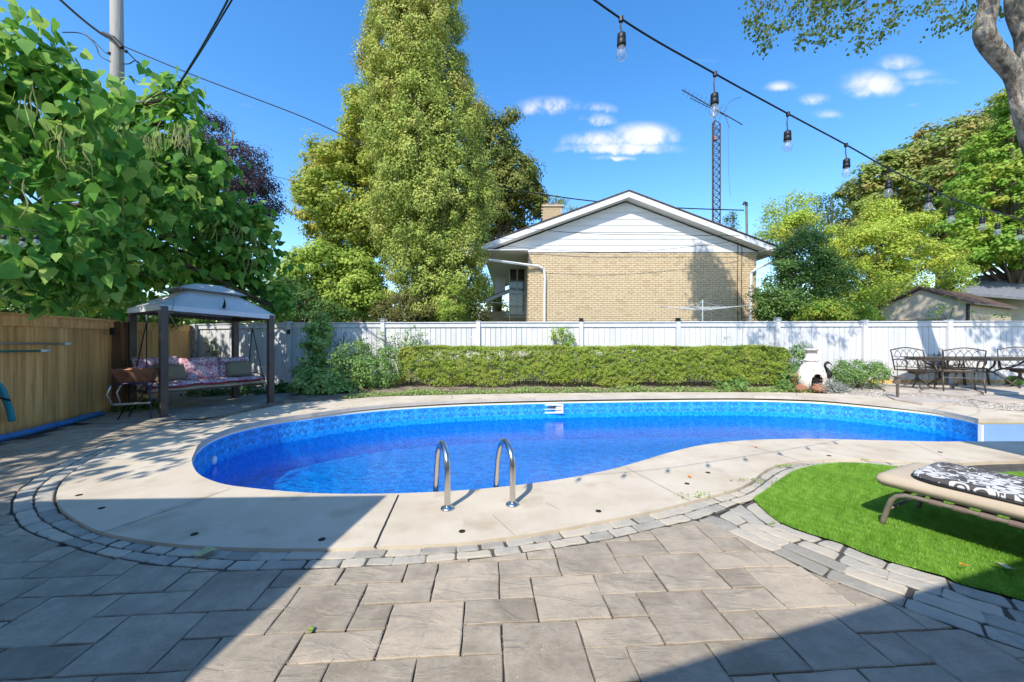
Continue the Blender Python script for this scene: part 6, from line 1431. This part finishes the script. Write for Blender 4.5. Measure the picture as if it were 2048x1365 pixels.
shrub('mock_orange', 'big dark green bush below the wire sign at the left of the hedge', B(715, 9.7), [LB(706, 728, 9.7, 42, 46), LB(752, 750, 9.7, 42, 38), LB(778, 735, 9.8, 26, 42), LB(690, 765, 9.6, 34, 22)], 330, 34, .18, .058, 'l_shrub', stems=20)
shrub('climbing_vine', 'thin leafy vine climbing the white fence above the left end of the hedge', B(800, 10.55), [LB(765, 690, 10.55, 12, 32, 4), LB(810, 682, 10.55, 26, 22, 4), LB(838, 672, 10.6, 14, 24, 3), LB(800, 710, 10.4, 22, 18, 6)], 85, 16, .15, .05, 'l_shrub', 'vine', stems=14)
shrub('young_shrub', 'thin sparse shrub at the white fence between wire sign and vine', B(727, 10.4), [LB(727, 690, 10.4, 18, 26)], 30, 14, .15, .05, 'l_dark', stems=10)
shrub('hosta', 'low dark hosta in the shade beside the right gazebo post', B(580, 9.6, .05), [LB(580, 778, 9.5, 24, 12)], 26, 20, .15, .11, 'l_dark', 'plant', shape='broad', stems=2)
shrub('hosta', 'dark leafy ground plant below the swing near the cedar fence post', B(285, 7.3, .0), [LB(285, 812, 7.2, 34, 14), LB(252, 820, 6.9, 20, 10)], 60, 20, .14, .06, 'l_dark', 'plant', stems=2)
shrub('fern_clump', 'dark green plants under and behind the right end of the swing', B(500, 9.3, .0), [LB(520, 778, 9.2, 34, 14), LB(460, 782, 9.2, 40, 12), LB(400, 786, 9.0, 40, 10)], 90, 22, .15, .07, 'l_dark', 'plant', stems=2)
shrub('potted_vine', 'small dark vine on the grey-white fence behind the swing', B(425, 11.2, .0), [LB(420, 690, 11.3, 8, 24, 3), LB(432, 702, 11.3, 10, 10, 3)], 22, 12, .10, .05, 'l_dark', 'vine', stems=5)
shrub('sedum_clump', 'low yellow-green clump at the deck edge right of the light green bush', B(732, 9.15), [LB(738, 789, 9.1, 26, 6)], 30, 30, .10, .03, 'l_lime', 'plant', stems=1)
shrub('weed_sprout', 'little plant growing against the white fence over the hedge', B(1452, 10.5), [LB(1452, 680, 10.5, 10, 10, 3)], 10, 8, .10, .03, 'l_grey', 'plant', stems=4)
# low ground cover along the bed edge
r_ = np.random.default_rng(21); n = 11000; X = r_.uniform(-3.6, 7.0, n); y0 = np.interp(X, farc[:, 0], farc[:, 1]); Y = y0 + .02 + r_.random(n) ** 1.3 * .55 + .05 * np.sin(X * 5); dens = .5 + .5 * np.sin(X * 3.7) * np.sin(X * 1.3 + 1)
k = r_.random(n) < .45 + .55 * dens; X, Y = X[k], Y[k]; Z = np.array([gz(a, b) for a, b in zip(X, Y)]) + r_.random(len(X)) * .07 * (.5 + dens[k])
o = leaf_mesh('ground_cover', np.c_[X, Y, Z], np.c_[r_.normal(size=(len(X), 2)) * .5, np.ones(len(X))], .048 * r_.uniform(.6, 1.4, len(X)), 'l_pale', None, 'oval', None, r_.random(len(X)), r_); tag(o, kind='stuff')
# weeds in the joints
def weed(label, px, py, s, n, seed):
    X, Y = P(px, py, .01); r = np.random.default_rng(seed); e = empty('joint_weed', (X, Y, 0), 0, label, 'weed', 'weeds in the paving joints')
    a = r.uniform(0, 2 * PI, n); d = r.random(n) ** .7 * s; n = n // 2; a = a[:n]; d = d[:n]; pos = np.c_[X + np.cos(a) * d * 1.6, Y + np.sin(a) * d * .5, .012 + r.random(n) * s * .45]
    leaf_mesh('leaves', pos, np.c_[r.normal(size=(n, 2)) * .7, np.ones(n)], .022 * r.uniform(.6, 1.4, n), 'l_bright', e, 'oval', None, r.random(n), r)
for i, a in enumerate((('ragged weed with reddish stems in the deck joint left of the turf tip', 1385, 997, .09, 70), ('small bright weed at the deck edge above the turf tip', 1440, 985, .035, 30), ('weed in the cobble joint at the bend of the deck edge', 1490, 965, .09, 60), ('tall bright weed on the upper cobbles beside the turf', 1567, 935, .075, 80), ('thin weed between the cobbles and the upper left turf edge', 1540, 964, .07, 40), ('tiny weed on the deck edge behind the turf', 1732, 921, .04, 24), ('tiny yellow weed in the paver joint near the bottom middle', 619, 1264, .014, 14), ('weed hanging over the far pool edge crack above the skimmer', 1083, 794, .10, 60), ('moss tuft between the right-hand cobbles', 1541, 1047, .015, 14))): weed(*a[:4], a[4], 100 + i)
# ---------------------------------------------------------------- broad-leaved tree on the left (leaves 20-25 cm, long pods)
def catalpa():
    rng = np.random.default_rng(77)
    r = empty('catalpa_tree', (-9.3, 6.6, 0), 0, 'big-leaved tree with long hanging pods leaning over the cedar fence', 'tree')
    def lb(px, py, y, rp, ry=None): p = Q(px, py, y); k = y / F; return (p.x, p.y, p.z, rp * k, (ry or rp * .8) * k, rp * k)
    lobes = [lb(20, 150, 4.6, 130), lb(110, 250, 5.0, 130), lb(60, 420, 4.6, 140), lb(120, 540, 4.9, 85), lb(215, 330, 6.2, 130), lb(270, 260, 7.2, 95), lb(330, 245, 7.6, 78), lb(355, 195, 7.4, 42), lb(230, 480, 6.0, 115), lb(340, 400, 7.5, 115), lb(400, 350, 8.5, 75),
             lb(420, 480, 8.6, 100), lb(480, 470, 9.2, 70), lb(500, 545, 9.6, 62), lb(300, 540, 7.8, 90), lb(175, 575, 5.2, 58), lb(40, 590, 4.8, 60), lb(548, 590, 9.8, 34), lb(565, 625, 9.6, 24), lb(400, 560, 9.8, 60), lb(60, 585, 6.6, 60), lb(150, 600, 6.9, 50), lb(230, 590, 7.4, 50)]
    hid = [(-7.0, 3.2, 4.2, 1.5, 1.6, 1.3), (-7.5, 1.4, 4.3, 1.9, 1.7, 1.4), (-6.5, .0, 4.2, 1.4, 1.2, 1.0), (-6.2, 1.3, 3.9, .8, 1.0, .7), (-9.0, 4.2, 5.6, 2.2, 2.2, 1.7), (-10.5, 7.5, 5.6, 2.4, 2.6, 1.8)]
    posL = []; nrL = []; 
    def sc_keep(p):
        d = p[1]; 
        if d < .2: return True
        px = CX + F * p[0] / d; py = CY - F * (p[2] - CH) / d
        lim = [(-400, -400), (-50, -160), (60, 20), (150, 70), (200, 150), (245, 180), (300, 175), (350, 135), (385, 160), (400, 250), (470, 290), (475, 350), (520, 430), (565, 480), (590, 590), (605, 640)]
        if px > 612: return False
        ys = np.interp(px, [a for a, _ in lim], [b for _, b in lim]); 
        yb = np.interp(px, [0, 60, 150, 240, 262, 330, 420, 540, 600], [612, 622, 618, 650, 608, 586, 550, 590, 655])
        if d > 7.6: yb += 30
        return py > ys - 8 and (py < yb or d < 2.5 or px < -30)
    n1 = 0
    for LBS, nc in ((lobes, 1500), (hid, 620)):
        keepit = LBS is lobes
        LBS = sublobes(LBS, 8, .45, rng) if keepit else LBS
        lbn = np.array(LBS); w = lbn[:, 3] ** 2; w /= w.sum(); got = 0; tr = 0
        while got < nc and tr < nc * 30:
            tr += 1; i = rng.choice(len(lbn), p=w); d = rng.normal(size=3); d /= np.linalg.norm(d); rad = rng.uniform(.8, 1.02) if rng.random() < .62 else rng.uniform(.3, .8)
            p = lbn[i, :3] + d * lbn[i, 3:] * rad
            if keepit and not sc_keep(p): continue
            if (not keepit) and p[1] > .76 * -p[0] * 1.0 and p[1] > 0.0 and (p[1] > 3.6): continue
            # a shoot with six to nine drooping leaves
            m_ = rng.integers(4, 8); ax = d * .6 + np.array([0, 0, -.25]) + rng.normal(size=3) * .3; ax /= np.linalg.norm(ax)
            for q in range(m_):
                o = rng.normal(size=3) * .13; t = d * .8 + rng.normal(size=3) * .75 + np.array([0, 0, .45]); posL.append(p + o); nrL.append(t)
            got += 1
    pos = np.array(posL); nr = np.array(nrL); yy_ = np.maximum(pos[:, 1], .3); px_ = CX + F * pos[:, 0] / yy_; py_ = CY - F * (pos[:, 2] - CH) / yy_
    ybl = np.interp(px_, [0, 60, 150, 240, 262, 330, 420, 540, 600], [622, 632, 628, 660, 618, 596, 560, 600, 665]) + np.where(pos[:, 1] > 7.6, 30, 0)
    kp = (pos[:, 1] < 1.8) | (px_ < -20) | (py_ < ybl); pos = pos[kp]; nr = nr[kp]; n = len(pos)
    tip = np.zeros((n, 3)); tip[:, 2] = -.9; tip[:, :2] = nr[:, :2] * .5
    size = rng.uniform(.11, .215, n) * np.clip(.75 + pos[:, 1] * .03, .75, 1.05); ti = rng.random(n)
    # the leaves that show largest are parts of their own
    vis = (pos[:, 1] > 1.5) & (np.abs(pos[:, 0] / np.maximum(pos[:, 1], .1)) < 1.31); score = np.where(vis, size / np.maximum(pos[:, 1], .5) + .02 * (nr[:, 0] * .7 - nr[:, 1]), -1)
    idx = np.argsort(-score)[:300]; rest = np.ones(n, bool); rest[idx] = False
    S, _ = LEAF['heart']; FcH = [(0, 1, 2, 10), (10, 2, 3, 4), (10, 4, 5), (10, 5, 6), (10, 6, 7, 8), (0, 10, 8, 9)]
    src = []
    for v_ in range(4):
        S2 = S.copy(); S2[:, 2] *= (.7 + .35 * v_); S2[:, 0] *= 1 + .06 * v_; o = mesh_obj('leaf', S2, FcH, 'l_catalpa', None, True, tint=np.full(6, .15 + .25 * v_)); src.append(o)
    used = [False] * 4; org = np.array(origin(r))
    x, y, z = leaf_frames(nr[idx], tip[idx], rng)
    for a, i in enumerate(idx):
        v_ = rng.integers(0, 4)
        if not used[v_]: o = src[v_]; used[v_] = True
        else: o = src[v_].copy(); COL.objects.link(o)
        o.parent = r; M3 = Matrix(((x[a][0], y[a][0], z[a][0]), (x[a][1], y[a][1], z[a][1]), (x[a][2], y[a][2], z[a][2]))) * float(size[i])
        o.matrix_local = Matrix.Translation(Vector(pos[i] - org)) @ M3.to_4x4()
    tag(leaf_mesh('foliage', pos[rest], nr[rest], size[rest], 'l_catalpa', r, 'heart', tip[rest], ti[rest], rng), kind='stuff')
    T = [Vector((-9.3, 6.6, -.1)), Vector((-9.2, 6.5, 1.6)), Vector((-9.0, 6.4, 3.0)), Vector((-8.8, 6.3, 4.4))]
    MB().tube(T, [.30, .25, .22, .16], 12).build('trunk', 'bark', r, True); mb = MB()
    for L_ in lobes + hid:
        if L_[1] > 3.4 and not sc_keep((L_[0], L_[1], L_[2] + .5)): continue
        c = Vector(L_[:3]); s = T[1].lerp(T[3], random.uniform(.1, 1)); mdp = s.lerp(c, .5) + Vector((0, 0, .35)); mb.tube([s, mdp, c], [.09, .055, .025], 6, False)
        for q in range(5): e = c + Vector(rng.normal(size=3)) * L_[3] * .30; mb.tube([mdp.lerp(c, .6), e], [.02, .006], 4, False)
    mb.build('branches', 'bark', r, True)
    # pods
    pods = []
    for v_ in range(3):
        q = cr([(0, 0, 0), (.02 * v_, .01, -.1), (.035, .02 * (v_ - 1), -.22), (.01 + .02 * v_, .03, -.36)], 8); o = MB().tube([tuple(p) for p in q], [.003, .0048, .0048, .0048, .0048, .0045, .004, .0015], 5).build('seed_pod', 'l_pod', None); pods.append([o, False])
    cl = [(50,190,4.6,6),(120,270,5,5),(125,265,5,4),(175,255,5.4,7),(235,255,6,8),(268,262,6.4,8),(300,265,6.8,10),(318,262,6.9,8),(350,255,7.0,12),(362,262,7.0,12),(375,258,7.2,8),(290,300,6.8,6),(160,300,5.2,6),(45,370,4.4,2),(425,440,8.4,7),(465,455,8.8,9),(505,470,9.2,10),(495,510,9.2,8),(365,465,8,3),(240,390,6,2),(185,430,5.6,3),(330,600,7,2),(365,575,7.6,3),(245,420,6,2)]
    for px, py, d, k in cl:
        for q in range(k):
            p = Q(px + rng.normal() * 9, py + rng.normal() * 9, d * .93 + rng.normal() * .1); s_ = pods[rng.integers(0, 3)]
            if not s_[1]: o = s_[0]; s_[1] = True
            else: o = s_[0].copy(); COL.objects.link(o)
            o.parent = r; o.location = p - origin(r); o.rotation_euler = (rng.normal() * .18, rng.normal() * .18, rng.random() * 6); o.scale = (1.2, 1.2, rng.uniform(.6, 1.2))
catalpa()
# ---------------------------------------------------------------- trees beyond the fence
def lobes_px(lst, y): return [LB(a, b, y + (c[4] if len(c) > 4 else 0), c[2], c[3], None) if False else LB(c[0], c[1], y + (c[4] if len(c) > 4 else 0), c[2], c[3]) for c in lst for a, b in ((0, 0),)]
def base_at(px, y): return ((px - CX) / F * y, y, 0)
G = 'trees beyond the white fence'
tree('purple_maple', 'dark purple-leaved tree behind the utility pole', base_at(450, 28), lobes_px([(430,315,85,70),(475,360,58,66),(500,400,50,52),(420,262,40,26),(528,415,20,15),(440,410,85,65)], 28), 420, 60, .95, .17, 'l_purple', trunk_r=.3, group=G)
tree('sugar_maple', 'rounded yellow-green maple to the left of the tall cedar', base_at(720, 23), lobes_px([(700,400,95,85),(745,290,75,90),(670,350,60,65),(735,235,50,42),(640,380,42,50),(790,330,80,120),(800,460,100,70),(650,440,50,60),(720,480,80,40)], 23), 900, 75, .80, .15, 'l_maple', trunk_r=.35, group=G, shape='broad', up=.8, flat=.55)
tree('maple_tree', 'darker green and bronze tree showing to the right of the tall cedar', base_at(990, 25), lobes_px([(990,300,45,60),(1020,370,52,60),(1052,400,35,45),(985,420,60,60),(960,250,35,40),(1010,240,20,22)], 25), 460, 70, .75, .15, 'l_maple_dark', trunk_r=.3, group=G, shape='broad')
# tall cedar: a tapering column built of heavy upright masses with dark clefts between them
def cedar():
    y = 14.6; rng = np.random.default_rng(8); k = y / F
    r = empty('tall_cedar', base_at(865, y), 0, 'very tall dense yellow-green cedar rising above the frame left of the brick house', 'tree', G)
    ol = [(-160, 845, 858), (-60, 785, 900), (0, 765, 905), (100, 752, 915), (190, 752, 932), (300, 755, 952), (380, 768, 970), (450, 778, 978), (500, 785, 958), (580, 795, 955), (640, 805, 948)]
    py_, pl_, pr_ = map(np.array, zip(*ol)); M = []; tr = 0
    while len(M) < 150 and tr < 20000:
        tr += 1; p = rng.uniform(-150, 640); l, rr = np.interp(p, py_, pl_), np.interp(p, py_, pr_); a = rng.uniform(0, 2 * PI); R_ = (rr - l) / 2 * k
        rad = R_ * rng.uniform(.62, .90); c = np.array((((l + rr) / 2 - CX) * k + rad * math.cos(a), y + rad * math.sin(a), CH + (CY - p) * k))
        if M and min(np.linalg.norm((c - m[:3]) / (1, 1, 1.5)) for m in M) < .62: continue
        s = min(.95, .28 * R_ + .30) * rng.uniform(.75, 1.2); M.append(np.array([*c, s * .85, s * .85, s * 1.35]))
    for px, pyy, rx, rz in ((748,100,15,36),(735,160,13,34),(728,125,9,34),(752,40,14,36),(762,200,16,50),(744,215,10,30)):
        M.append(np.array([(px - CX) * k, y - .2, CH + (CY - pyy) * k, rx * k, rx * k, rz * k]))
    M = [tuple(m) for m in M]
    pos, nr, ti, C = crown_points(M, 2800, 100, .30, .12, 1.05, .35, rng, 1.0, shellmin=.86)
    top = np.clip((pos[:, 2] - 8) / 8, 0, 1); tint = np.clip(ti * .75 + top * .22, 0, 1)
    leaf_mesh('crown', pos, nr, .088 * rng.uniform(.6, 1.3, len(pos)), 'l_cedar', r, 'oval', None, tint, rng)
    b = Vector(base_at(865, y)); MB().tube([b, b + Vector((-.05, 0, 6)), b + Vector((-.1, 0, 15.5))], [.28, .18, .03], 9).build('trunk', 'bark', r, True)
    mb = MB()
    for m in M: c = Vector(m[:3]); mb.tube([Vector((b.x, b.y, c.z - .7)), c, c + Vector((0, 0, m[5] * .8))], [.05, .03, .01], 4, False)
    mb.build('branches', 'bark', r)
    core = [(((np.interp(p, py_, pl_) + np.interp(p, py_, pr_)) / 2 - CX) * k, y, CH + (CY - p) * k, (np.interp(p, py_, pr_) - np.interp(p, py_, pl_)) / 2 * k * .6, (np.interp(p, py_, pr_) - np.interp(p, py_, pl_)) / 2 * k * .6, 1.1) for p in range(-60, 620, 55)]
    pos, nr, ti, C = crown_points(core, 420, 60, .42, .3, 1.0, .3, rng, 1.0); leaf_mesh('inner_foliage', pos, nr, .12 * rng.uniform(.6, 1.3, len(pos)), 'l_cedar', r, 'oval', None, ti * .4, rng)  # inner leaves tinted darker: shade of the clefts put into their colour
cedar()
tree('lime_maple', 'bright lime-green young tree over the white fence right of the gazebo', base_at(670, 15), lobes_px([(640,560,60,60),(700,590,60,50),(740,610,40,35),(610,600,40,50),(660,520,40,35),(600,560,30,40),(730,560,44,44)], 15), 430, 60, .48, .10, 'l_lime', trunk_r=.14, group=G, shape='broad')
tree('bushy_tree', 'greyish green bush just over the fence behind the tall pale plant', base_at(610, 13), lobes_px([(610,610,40,35),(580,590,30,40),(650,630,50,22)], 13), 130, 50, .35, .08, 'l_dark', trunk_r=.07, group=G)
tree('wild_shrub', 'brown and green tangle over the fence at the foot of the tall cedar', base_at(810, 13.2), lobes_px([(815,615,38,34),(780,625,30,24),(850,630,26,20)], 13.2), 130, 45, .32, .07, 'l_brown', trunk_r=.06, group=G, cat='shrub')
tree('small_cedar', 'small bright green cone-shaped cedar over the fence left of the brick house', base_at(910, 13.0), lobes_px([(908,600,24,36),(905,630,30,26),(912,570,12,18)], 13.0), 100, 60, .24, .06, 'l_lime', trunk_r=.05, group=G, shape='spray')
tree('brown_shrub', 'thin reddish brown shrub between the small cedar and the house porch', base_at(948, 14.2), lobes_px([(945,610,18,34),(960,630,18,20)], 14.2), 60, 30, .3, .07, 'l_brown', trunk_r=.05, group=G, cat='shrub')
tree('leafy_shrub', 'dark green shrub seen through the gap left of the porch', base_at(975, 24), lobes_px([(985,590,26,22),(970,560,14,20)], 24), 60, 40, .5, .12, 'l_shrub', trunk_r=.05, group=G, cat='shrub')
tree('reddish_tree', 'small reddish tree top showing beside the chimney', base_at(1120, 34), lobes_px([(1118,408,18,12),(1160,424,30,7)], 34), 30, 30, .7, .16, 'l_chestnut', trunk_r=.1, group=G)
# right side
tree('dark_thicket', 'dense dark green shrubby tree at the right corner of the brick house', base_at(1580, 13.4), lobes_px([(1600,525,46,44),(1570,580,54,50),(1625,572,52,62),(1585,622,72,38),(1540,615,26,38),(1612,485,32,22)], 13.4), 430, 62, .42, .085, 'l_dark', trunk_r=.12, group=G)
tree('golden_cedar', 'broad golden-green cone-shaped cedar in the middle of the right-hand trees', base_at(1765, 16.5), lobes_px([(1765,432,34,36),(1770,470,60,44),(1740,500,80,50),(1790,510,75,50),(1700,560,70,50),(1780,570,70,50),(1730,610,80,40),(1800,610,30,30),(1690,620,60,36)], 16.5), 900, 74, .44, .105, 'l_yellow', trunk_r=.2, group=G, shape='spray', up=1.0)
tree('airy_tree', 'pale feathery tree top on the skyline just right of the tower', base_at(1580, 42), lobes_px([(1590,415,34,24),(1545,430,26,22),(1600,450,60,30),(1560,470,50,30)], 42), 190, 34, 1.2, .24, 'l_lime', trunk_r=.2, group=G, up=.9)
tree('airy_tree', 'thin see-through tree on the skyline left of the big chestnut', base_at(1655, 42), lobes_px([(1655,410,24,22),(1690,430,18,26),(1650,440,40,30)], 42), 90, 20, 1.1, .22, 'l_silver', trunk_r=.2, group=G)
tree('yellow_shrub', 'small golden-leaved tree beside the right gable tip of the brick house', base_at(1540, 17), lobes_px([(1590,445,28,20),(1565,465,22,20)], 17), 80, 44, .4, .10, 'l_yellow', trunk_r=.08, group=G)
tree('thin_conifer', 'thin little conifer behind the service mast on the roof', base_at(1462, 22), lobes_px([(1462,440,13,16),(1460,458,20,10)], 22), 26, 24, .35, .10, 'l_silver', trunk_r=.05, group=G)
tree('horse_chestnut', 'huge domed chestnut with browning leaves filling the right skyline', base_at(1890, 27), lobes_px([(1960,320,80,80),(1880,310,85,60),(1810,370,85,58),(1760,400,50,50),(1880,420,150,80),(1970,260,60,34),(1740,430,34,40),(2060,330,90,120),(1990,450,110,80)], 27), 1000, 76, .95, .20, 'l_chestnut', trunk_r=.5, group=G, shape='broad', up=.9, flat=.5)
tree('green_maple', 'bright green tree with touches of orange at the right edge above the sheds', base_at(2030, 19), lobes_px([(2010,400,90,80),(2050,310,70,80),(1960,490,70,50),(2040,500,90,60),(1930,520,40,30),(2060,230,50,60),(2100,420,90,120)], 19), 760, 70, .60, .13, 'l_bright', trunk_r=.3, group=G, shape='broad', up=.8, flat=.5)
tree('sapling', 'small yellow-green sapling between the golden cedar and the shed roof', base_at(1895, 16.5), lobes_px([(1898,545,32,34),(1880,580,26,22),(1925,560,20,20)], 16.5), 110, 44, .34, .085, 'l_lime', trunk_r=.06, group=G)
tree('bramble', 'thin arching bramble shoots over the fence before the shed', base_at(1865, 11.6), lobes_px([(1855,632,26,12),(1880,618,22,12),(1905,600,18,14),(1925,630,20,10),(2000,634,16,8)], 11.6), 26, 9, .22, .06, 'l_bright', trunk_r=.02, group=G, cat='shrub', out=.3)
tree('low_shrub', 'green shrub over the fence between the dark thicket and the shed', base_at(1720, 12.2), lobes_px([(1690,628,50,22),(1735,634,26,12),(1640,625,40,24)], 12.2), 170, 50, .30, .07, 'l_bright', trunk_r=.06, group=G, cat='shrub')
tree('dense_shrub', 'dark leafy undergrowth showing over the cedar fence beneath the big-leaved tree', (-12, 9.5, 0), lobes_px([(40,615,80,40),(140,610,70,40),(230,625,50,34),(-60,600,80,60),(300,630,50,30)], 9.5), 300, 50, .4, .10, 'l_dark', trunk_r=.08, group=G, cat='shrub')
tree('dense_shrub', 'dark leafy undergrowth over the grey-white fence behind the gazebo roof', (-8.5, 13.5, 0), lobes_px([(420,620,60,36),(500,615,60,40),(560,600,40,50),(350,625,50,34)], 13.5), 260, 50, .4, .10, 'l_shrub', trunk_r=.08, group=G, cat='shrub')
# far masses closing the horizon
rr_ = np.random.default_rng(5); lob = []
for x in range(-75, 95, 6): lob.append((x + rr_.normal() * 2, 62 + rr_.normal() * 5, 2.6 + rr_.random() * 2.0, 4.6, 3, 3.6 + rr_.random() * 1.6))
pos, nr, ti, C = crown_points(lob, 1700, 26, 1.9, .2, .7, .6, rr_); o = leaf_mesh('far_woods', pos, nr, .55 * rr_.uniform(.7, 1.3, len(pos)), 'l_maple_dark', None, 'broad', None, ti, rr_); tag(o, kind='stuff')
# ---------------------------------------------------------------- silver maple standing just outside the right edge
def silver():
    rng = np.random.default_rng(31); r = empty('silver_maple', (10.0, 7.0, 0), 0, 'old silver maple whose forked grey trunk and hanging sprays show in the upper right corner', 'tree')
    J = Q(2062, 250, 7); A1 = Q(2044, 190, 7); A2 = Q(2036, 150, 7)
    MB().tube([Vector(p) for p in cr([(10.15, 7, -.1), (10.05, 7, 1.5), (9.85, 7, 3.4), tuple(J), tuple(A1)], 20)], list(np.linspace(.30, .165, 20)), 16).build('trunk', 'maple_bark', r, True)
    p1 = [tuple(Q(*p)) for p in ((2062,250,7),(2042,190,7),(2030,150,7),(2000,115,6.95),(1972,78,6.9),(1968,52,6.9),(1976,20,6.9),(1978,-40,6.8),(1960,-160,6.6))]
    MB().tube([Vector(p) for p in cr(p1, 28)], list(np.linspace(.145, .14, 16)) + list(np.linspace(.138, .11, 12)), 14).build('limb', 'maple_bark', r, True)
    p2 = [tuple(Q(*p)) for p in ((2066,255,7),(2050,195,7),(2052,120,7.05),(2050,70,7.1),(2034,30,7.1),(2030,-10,7.1),(2045,-100,7.2),(2060,-220,7.4))]
    MB().tube([Vector(p) for p in cr(p2, 28)], list(np.linspace(.16, .105, 28)), 14).build('limb', 'maple_bark', r, True)
    # upper crown, out of the picture: throws the dapples on the fence, the brick wall and the neighbour trees
    lob = [(9, 7.5, 11, 3.0, 3.0, 1.6), (7.6, 8.8, 9.7, .8, .8, .9), (8.5, 5.5, 9.6, 1.6, 1.4, 1.0), (12, 7, 9.5, 2.2, 2.2, 1.8), (10.5, 4.5, 8.6, 1.4, 1.2, 1.0)]
    pos, nr, ti, C = crown_points(lob, 260, 34, .6, .3, .6, .7, rng); p2_, n2_, t2_, C2_ = crown_points([(4.25, 7.5, 11.2, .75, .6, 1.5), (5.0, 7.3, 10.8, .35, .4, 1.2), (3.9, 7.6, 12.2, .6, .6, .8)], 120, 34, .42, .4, .7, .6, rng); pos = np.vstack([pos, p2_]); nr = np.vstack([nr, n2_]); ti = np.r_[ti, t2_]
    lob = lob + [(4.3, 7.5, 11.2, .7, .6, 1.4)]
    leaf_mesh('crown', pos, nr, .13 * rng.uniform(.7, 1.2, len(pos)), 'l_silver', r, 'broad', None, ti, rng)
    mb = MB()
    for L_ in lob:
        c = Vector(L_[:3]); s = Q(1960, -160, 6.6) if c.x < 9 else Q(2060, -220, 7.4); mb.tube([s, s.lerp(c, .5) + Vector((0, 0, .3)), c], [.12, .07, .03], 6, False)
    mb.build('branches', 'maple_bark', r)
    # hanging sprays
    sp = [(1510,55,6),(1495,45,6),(1525,20,6),(1525,85,6),(1532,90,6),(1518,62,6),(1540,70,6),(1505,5,6),(1550,45,6),(1575,45,6),(1580,20,6),(1595,5,6),(1568,50,6),(1600,78,6),(1612,72,6),(1625,60,6),(1630,20,6),(1640,85,6),(1645,60,6),(1650,30,6),(1655,75,6),(1660,10,6),(1665,60,6),(1622,35,6),(1635,5,6),(1680,60,6),(1690,5,6),(1700,20,6),(1698,48,6),(1708,50,6),(1722,85,6),(1728,88,6),(1735,30,6),(1738,40,6),(1718,68,6),(1760,68,6),(1775,60,6),(1782,35,6),(1796,25,6),(1788,40,6),(1838,22,6.2),(1862,10,6.2),(1875,50,6.2),(1885,55,6.2),(1880,25,6.2),(1908,40,6.2),(1915,38,6.2),(1935,50,6.2),(1935,15,6.2),(1930,35,6.2),(1540,5,6),(1560,0,6),(1610,0,6),(1680,0,6),(1720,0,6),(1790,5,6),(1855,0,6.2),(1890,0,6.2),(1515,35,6),(1605,40,6),(1650,48,6)]
    P_ = []; N_ = []; tw = MB()
    for px, py, d in sp:
        c = Q(px, py, d + rng.normal() * .25); n = 34
        o = rng.normal(size=(n, 3)) * np.array([.06, .07, .05]); P_.append(np.array(c)[None] + o); N_.append(rng.normal(size=(n, 3)) * .7 + np.array([0, -.5, .4]))
        t = Q(px + rng.normal() * 10, min(py, 0) - 60, d); tw.tube([t, t.lerp(c, .5) + Vector((rng.normal() * .04, 0, 0)), c], [.005, .003, .002], 4, False)
    P_ = np.vstack(P_); N_ = np.vstack(N_); leaf_mesh('hanging_leaves', P_, N_, .046 * rng.uniform(.7, 1.25, len(P_)), 'l_silver', r, 'broad', np.array([[0, 0, -.8]]), rng.random(len(P_)), rng)
    tw.build('twigs', 'bark', r)
silver()
